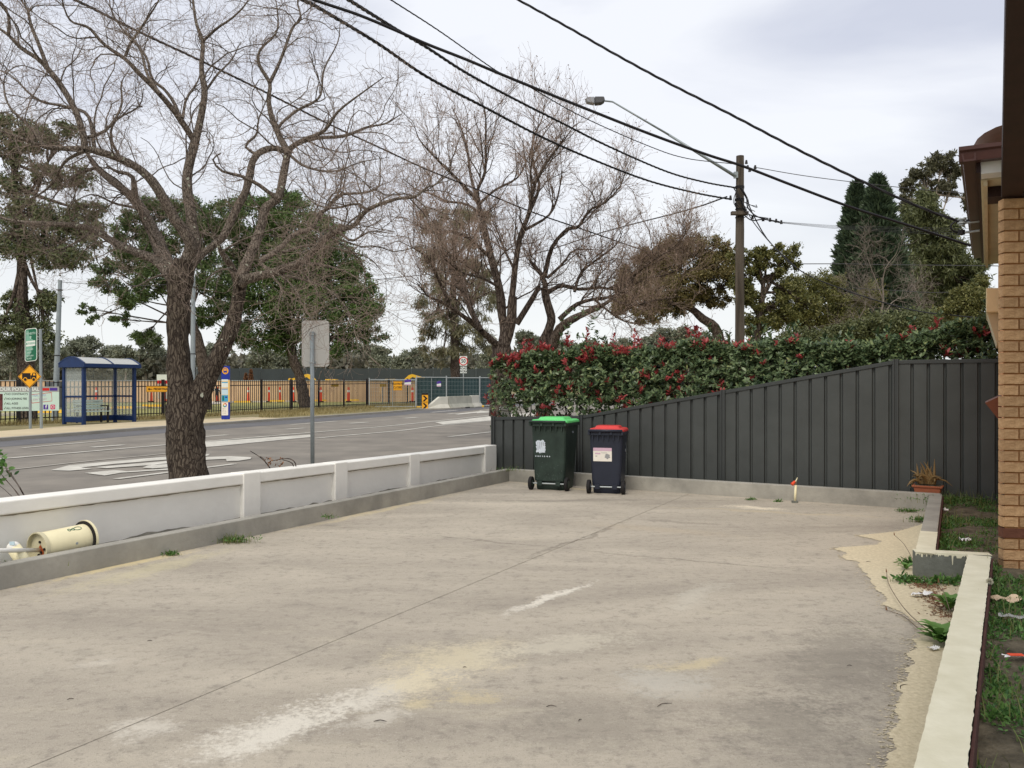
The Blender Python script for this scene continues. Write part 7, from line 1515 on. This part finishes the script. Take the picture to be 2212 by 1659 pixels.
# leaf mulch
g_ = [(2005, 1268), (2020, 1290), (2035, 1310), (2045, 1330), (1995, 1262), (2030, 1300)]
pp = scatter(g_, 900, .05, .09, .008); V, F_ = leafgeo(pp, nrm(rng.normal(size=(900, 3)) * np.array([1, 1, .25])), rng.uniform(.015, .05, 900), .008, rng); tag(mesh_np('leaf_litter', V, F_, M['mulch']), 'brown dry leaf litter heaped in the edging corner', 'leaf litter', kind='stuff')
def crumple(label, px, py, z, wx, wy, hgt, m, seed, rz=0, name='paper_scrap', cat='litter', stripe=None):
    g_ = G(px, py, z); t = empty(name, g_, rz, label=label, cat=cat); rg = np.random.default_rng(seed); nx_, ny_ = 9, 6; V = []
    for j in range(ny_):
        for i in range(nx_): V.append(((i / (nx_ - 1) - .5) * wx + rg.normal(0, wx * .02), (j / (ny_ - 1) - .5) * wy + rg.normal(0, wy * .03), .006 + hgt * abs(rg.normal(.5, .35)) * (1 if stripe is None else .4)))
    idx = np.arange(nx_ * ny_).reshape(ny_, nx_); F_ = np.stack([idx[:-1, :-1], idx[:-1, 1:], idx[1:, 1:], idx[1:, :-1]], -1).reshape(-1, 4)
    mesh_np('sheet', V, F_, M[m], t, world=False)
    if stripe: 
        for k_, (a, b, c_) in enumerate(stripe): MB().box(a * wx, -wy * .45, hgt * .7, b * wx, wy * .45, hgt * .7 + .002).build('print', M[c_], t)
crumple('folded white paper lying on the leaf litter', 1992, 1288, .01, .17, .06, .03, 'paper', 1, R(12))
crumple('white and orange packet beside the step face', 2015, 1257, .01, .15, .05, .02, 'paper', 2, R(-8), 'packet', 'packet', [(-.46, -.36, 'conorange'), (-.2, .1, 'bannergrey')])
crumple('small white scrap under the big leafy weed', 2016, 1405, .005, .06, .04, .02, 'paper', 3, R(20))
crumple('crumpled white tissue in the weeds behind the step', 2085, 1170, .1, .10, .05, .03, 'paper', 4, R(-20))
crumple('tiny white scrap in the bed near the far edging', 2042, 1104, .1, .06, .03, .03, 'paper', 5, R(-40))
crumple('torn beige packaging strewn in the bed below the brick pillar', 2190, 1302, .1, .24, .12, .03, 'paperb', 6, R(-18))
crumple('grey plastic scrap below the torn beige packaging', 2188, 1336, .1, .16, .06, .02, 'bannergrey', 7, R(-30))
crumple('red and white drink wrapper at the right edge of the bed', 2196, 1420, .1, .14, .045, .02, 'paper', 8, R(-4), 'wrapper', 'wrapper', [(-.3, .25, 'conorange')])
crumple('small pale leaf scrap in the bed near the edging', 2120, 1360, .1, .05, .02, .01, 'drum', 9, R(-20))
# fallen half brick / board by the pillar base
g_ = G(2140, 1222, .1); t = empty('concrete_offcut', g_, R(-35), label='pale wedge shaped concrete offcut behind the end of the step', cat='offcut'); MB().prism([(-.07, 0), (.07, 0), (-.05, .07)], -.04, .04).build('block', M['kerbgrey'], t)
g_ = G(2138, 1293, .1); t = empty('dandelion_clock', g_, label='round grey dandelion seed head on a thin stalk in the bed', cat='flower'); MB().cyl((0.02, 0, 0), (0, 0, .10), .002, 5).build('stalk', M['weed'], t)
rg = np.random.default_rng(1); n = 420; d = nrm(rg.normal(size=(n, 3))); V, F_ = leafgeo(np.array([0, 0, .118]) + d * .004, d, .022, .0035, rg); tag(mesh_np('seed_head', V, F_, M['dand'], t, world=False), kind='stuff')
def stalk(label, pts_, r, m='wood', name='dry_stalk', bud=True):
    q = spline([G(x, y, z) for x, y, z in pts_], 14); t = empty(name, tuple(q[0]), label=label, cat='stalk'); b_ = Bag(); b_.add(*tubes(q, np.linspace(r, r * .7, 14), 5)); b_.build('stem', M[m], t)
    if bud: e = Vector(q[-1]) - wloc(t); MB().cyl(e, e + Vector((-.004, 0, .03)), .006, 6, .002).build('bud', M['mulch'], t)
stalk('long dry stalk arching from the big weed over the sand', [(2025, 1375, .03), (1990, 1350, .06), (1950, 1310, .05), (1920, 1262, .05), (1915, 1236, .04)], .0035)
stalk('second dry stalk lying low over the concrete from the big weed', [(2022, 1378, .03), (1985, 1358, .03), (1950, 1330, .01), (1915, 1318, .01)], .003)
stalk('dark budded stalk leaning at the corner of the painted edging', [(1972, 1210, .03), (1962, 1190, .08), (1950, 1172, .08), (1932, 1156, .09)], .003)
stalk('bent stalk rising from the leaf litter near the step', [(2055, 1330, .02), (2046, 1300, .1), (2035, 1270, .15), (2028, 1258, .16)], .003)
tww = ['near the bottom centre below the yellow stains', 'lying right of the bottom centre', 'near the dark patch by the sand edge', 'far left of the yellow stains', 'above the large pale stain', 'at the left edge of the slab', 'beside the lower yellow stain', 'below the lower yellow stain', 'left of the sand spill edge', 'on the sand near the step']
for i, (x, y, l_, a) in enumerate(((807, 1560, .06, 0), (1420, 1528, .09, .5), (1945, 1490, .1, .8), (318, 1386, .03, .1), (1000, 1443, .02, 0), (145, 1513, .03, .4), (1180, 1528, .05, .1), (1250, 1560, .03, 1), (1830, 1440, .03, .2), (1870, 1215, .05, .1))):
    g_ = G(x, y); tb9 = Bag(); tb9.add(*tubes(spline([(g_[0], g_[1], .004), (g_[0] + l_ * .5 * math.cos(a + .3), g_[1] + l_ * .5 * math.sin(a + .3), .007), (g_[0] + l_ * math.cos(a), g_[1] + l_ * math.sin(a), .004)], 7), np.array([.0012, .002, .0022, .002, .002, .0015, .001]), 5)); o = tb9.build('fallen_twig', M['bark2']); tag(o, 'short fallen twig ' + tww[i], 'twig', 'fallen twigs on the driveway')

# rose shrub poking in from the left and dead rose twig over the wall
rg = np.random.default_rng(31); b = P(-30, 1120, 6.9); t = empty('rose_bush', (b[0] - .0, b[1] + 1.0, 0), label='leafy rose shoot poking in at the left edge above the wall', cat='bush'); q0_ = np.array([b[0], b[1] + 1.0, 0.])
tips = [P(4, 995, 7.9), P(12, 1012, 7.9), P(6, 1030, 7.9), P(-6, 985, 7.9), P(-20, 1000, 7.9), P(-25, 1030, 7.9)]
sb_ = Bag(); 
for e in tips: sb_.add(*tubes(spline([q0_, (q0_ + np.array(e)) / 2 + [-.03, 0, .12], e], 8), np.linspace(.0035, .002, 8), 5))
sb_.build('canes', M['bark2'], t); cs = np.vstack([np.array(e) + rg.normal(0, .035, (9, 3)) for e in tips]); V, F_ = leafgeo(cs, nrm(rg.normal(size=cs.shape)), rg.uniform(.05, .085, len(cs)), .04, rg, True); tag(mesh_np('leaves', V, F_, M['weed'], t), kind='stuff')
t = empty('dead_rose_twig', P(600, 1000, 10.5)[:2] + (0,), label='dead brown twigs with shrivelled leaves rising behind the white wall', cat='twig'); sb_ = Bag()
for pts_ in ([(592, 1025), (575, 1000), (558, 985), (540, 974)], [(575, 1001), (568, 990), (562, 986)], [(640, 1015), (637, 999), (625, 991), (605, 992), (588, 996)], [(636, 1015), (630, 1000), (610, 993)]): sb_.add(*tubes(spline([P(x, y, 10.3) for x, y in pts_], 10), np.linspace(.008, .004, 10), 5))
sb_.build('stems', M['bark2'], t); cs = np.array([P(x + rg.uniform(-4, 4), y + rg.uniform(-4, 4), 10.3) for x, y in ((582, 994), (585, 1000), (600, 1000), (610, 1002), (606, 994), (578, 990)) for _ in range(5)]); V, F_ = leafgeo(cs, nrm(rg.normal(size=cs.shape)), .035, .02, rg, True); mesh_np('shrivelled_leaves', V, F_, M['mulch'], t)
# dry grass along the far verge and by the fence foot
n = 15000; s_ = rng.uniform(s0, s1, n); P_ = np.array([fen(a) for a in s_]); offd = -np.abs(rng.normal(0, .5, n)); V0 = np.stack([P_[:, 0] - offd * .9, P_[:, 1] + offd * .3, np.full(n, .05)], 1)
tag(blades('verge_grass', V0, M['drygrass'], (.06, .3), .012, rng, .7, seg=2), 'dry tufty grass along the foot of the palisade fence', 'grass', kind='stuff')
n = 6000; px_ = rng.uniform(560, 900, n); py_ = np.interp(px_, [560, 900], [903, 880]) - rng.uniform(-2, 9, n); V0 = np.array([G(a, b_, .05) for a, b_ in zip(px_, py_)]); tag(blades('roadside_grass', V0, M['drygrass'], (.05, .18), .014, rng, .7, seg=2), 'pale dry grass on the roadside verge past the bus stop', 'grass', kind='stuff')
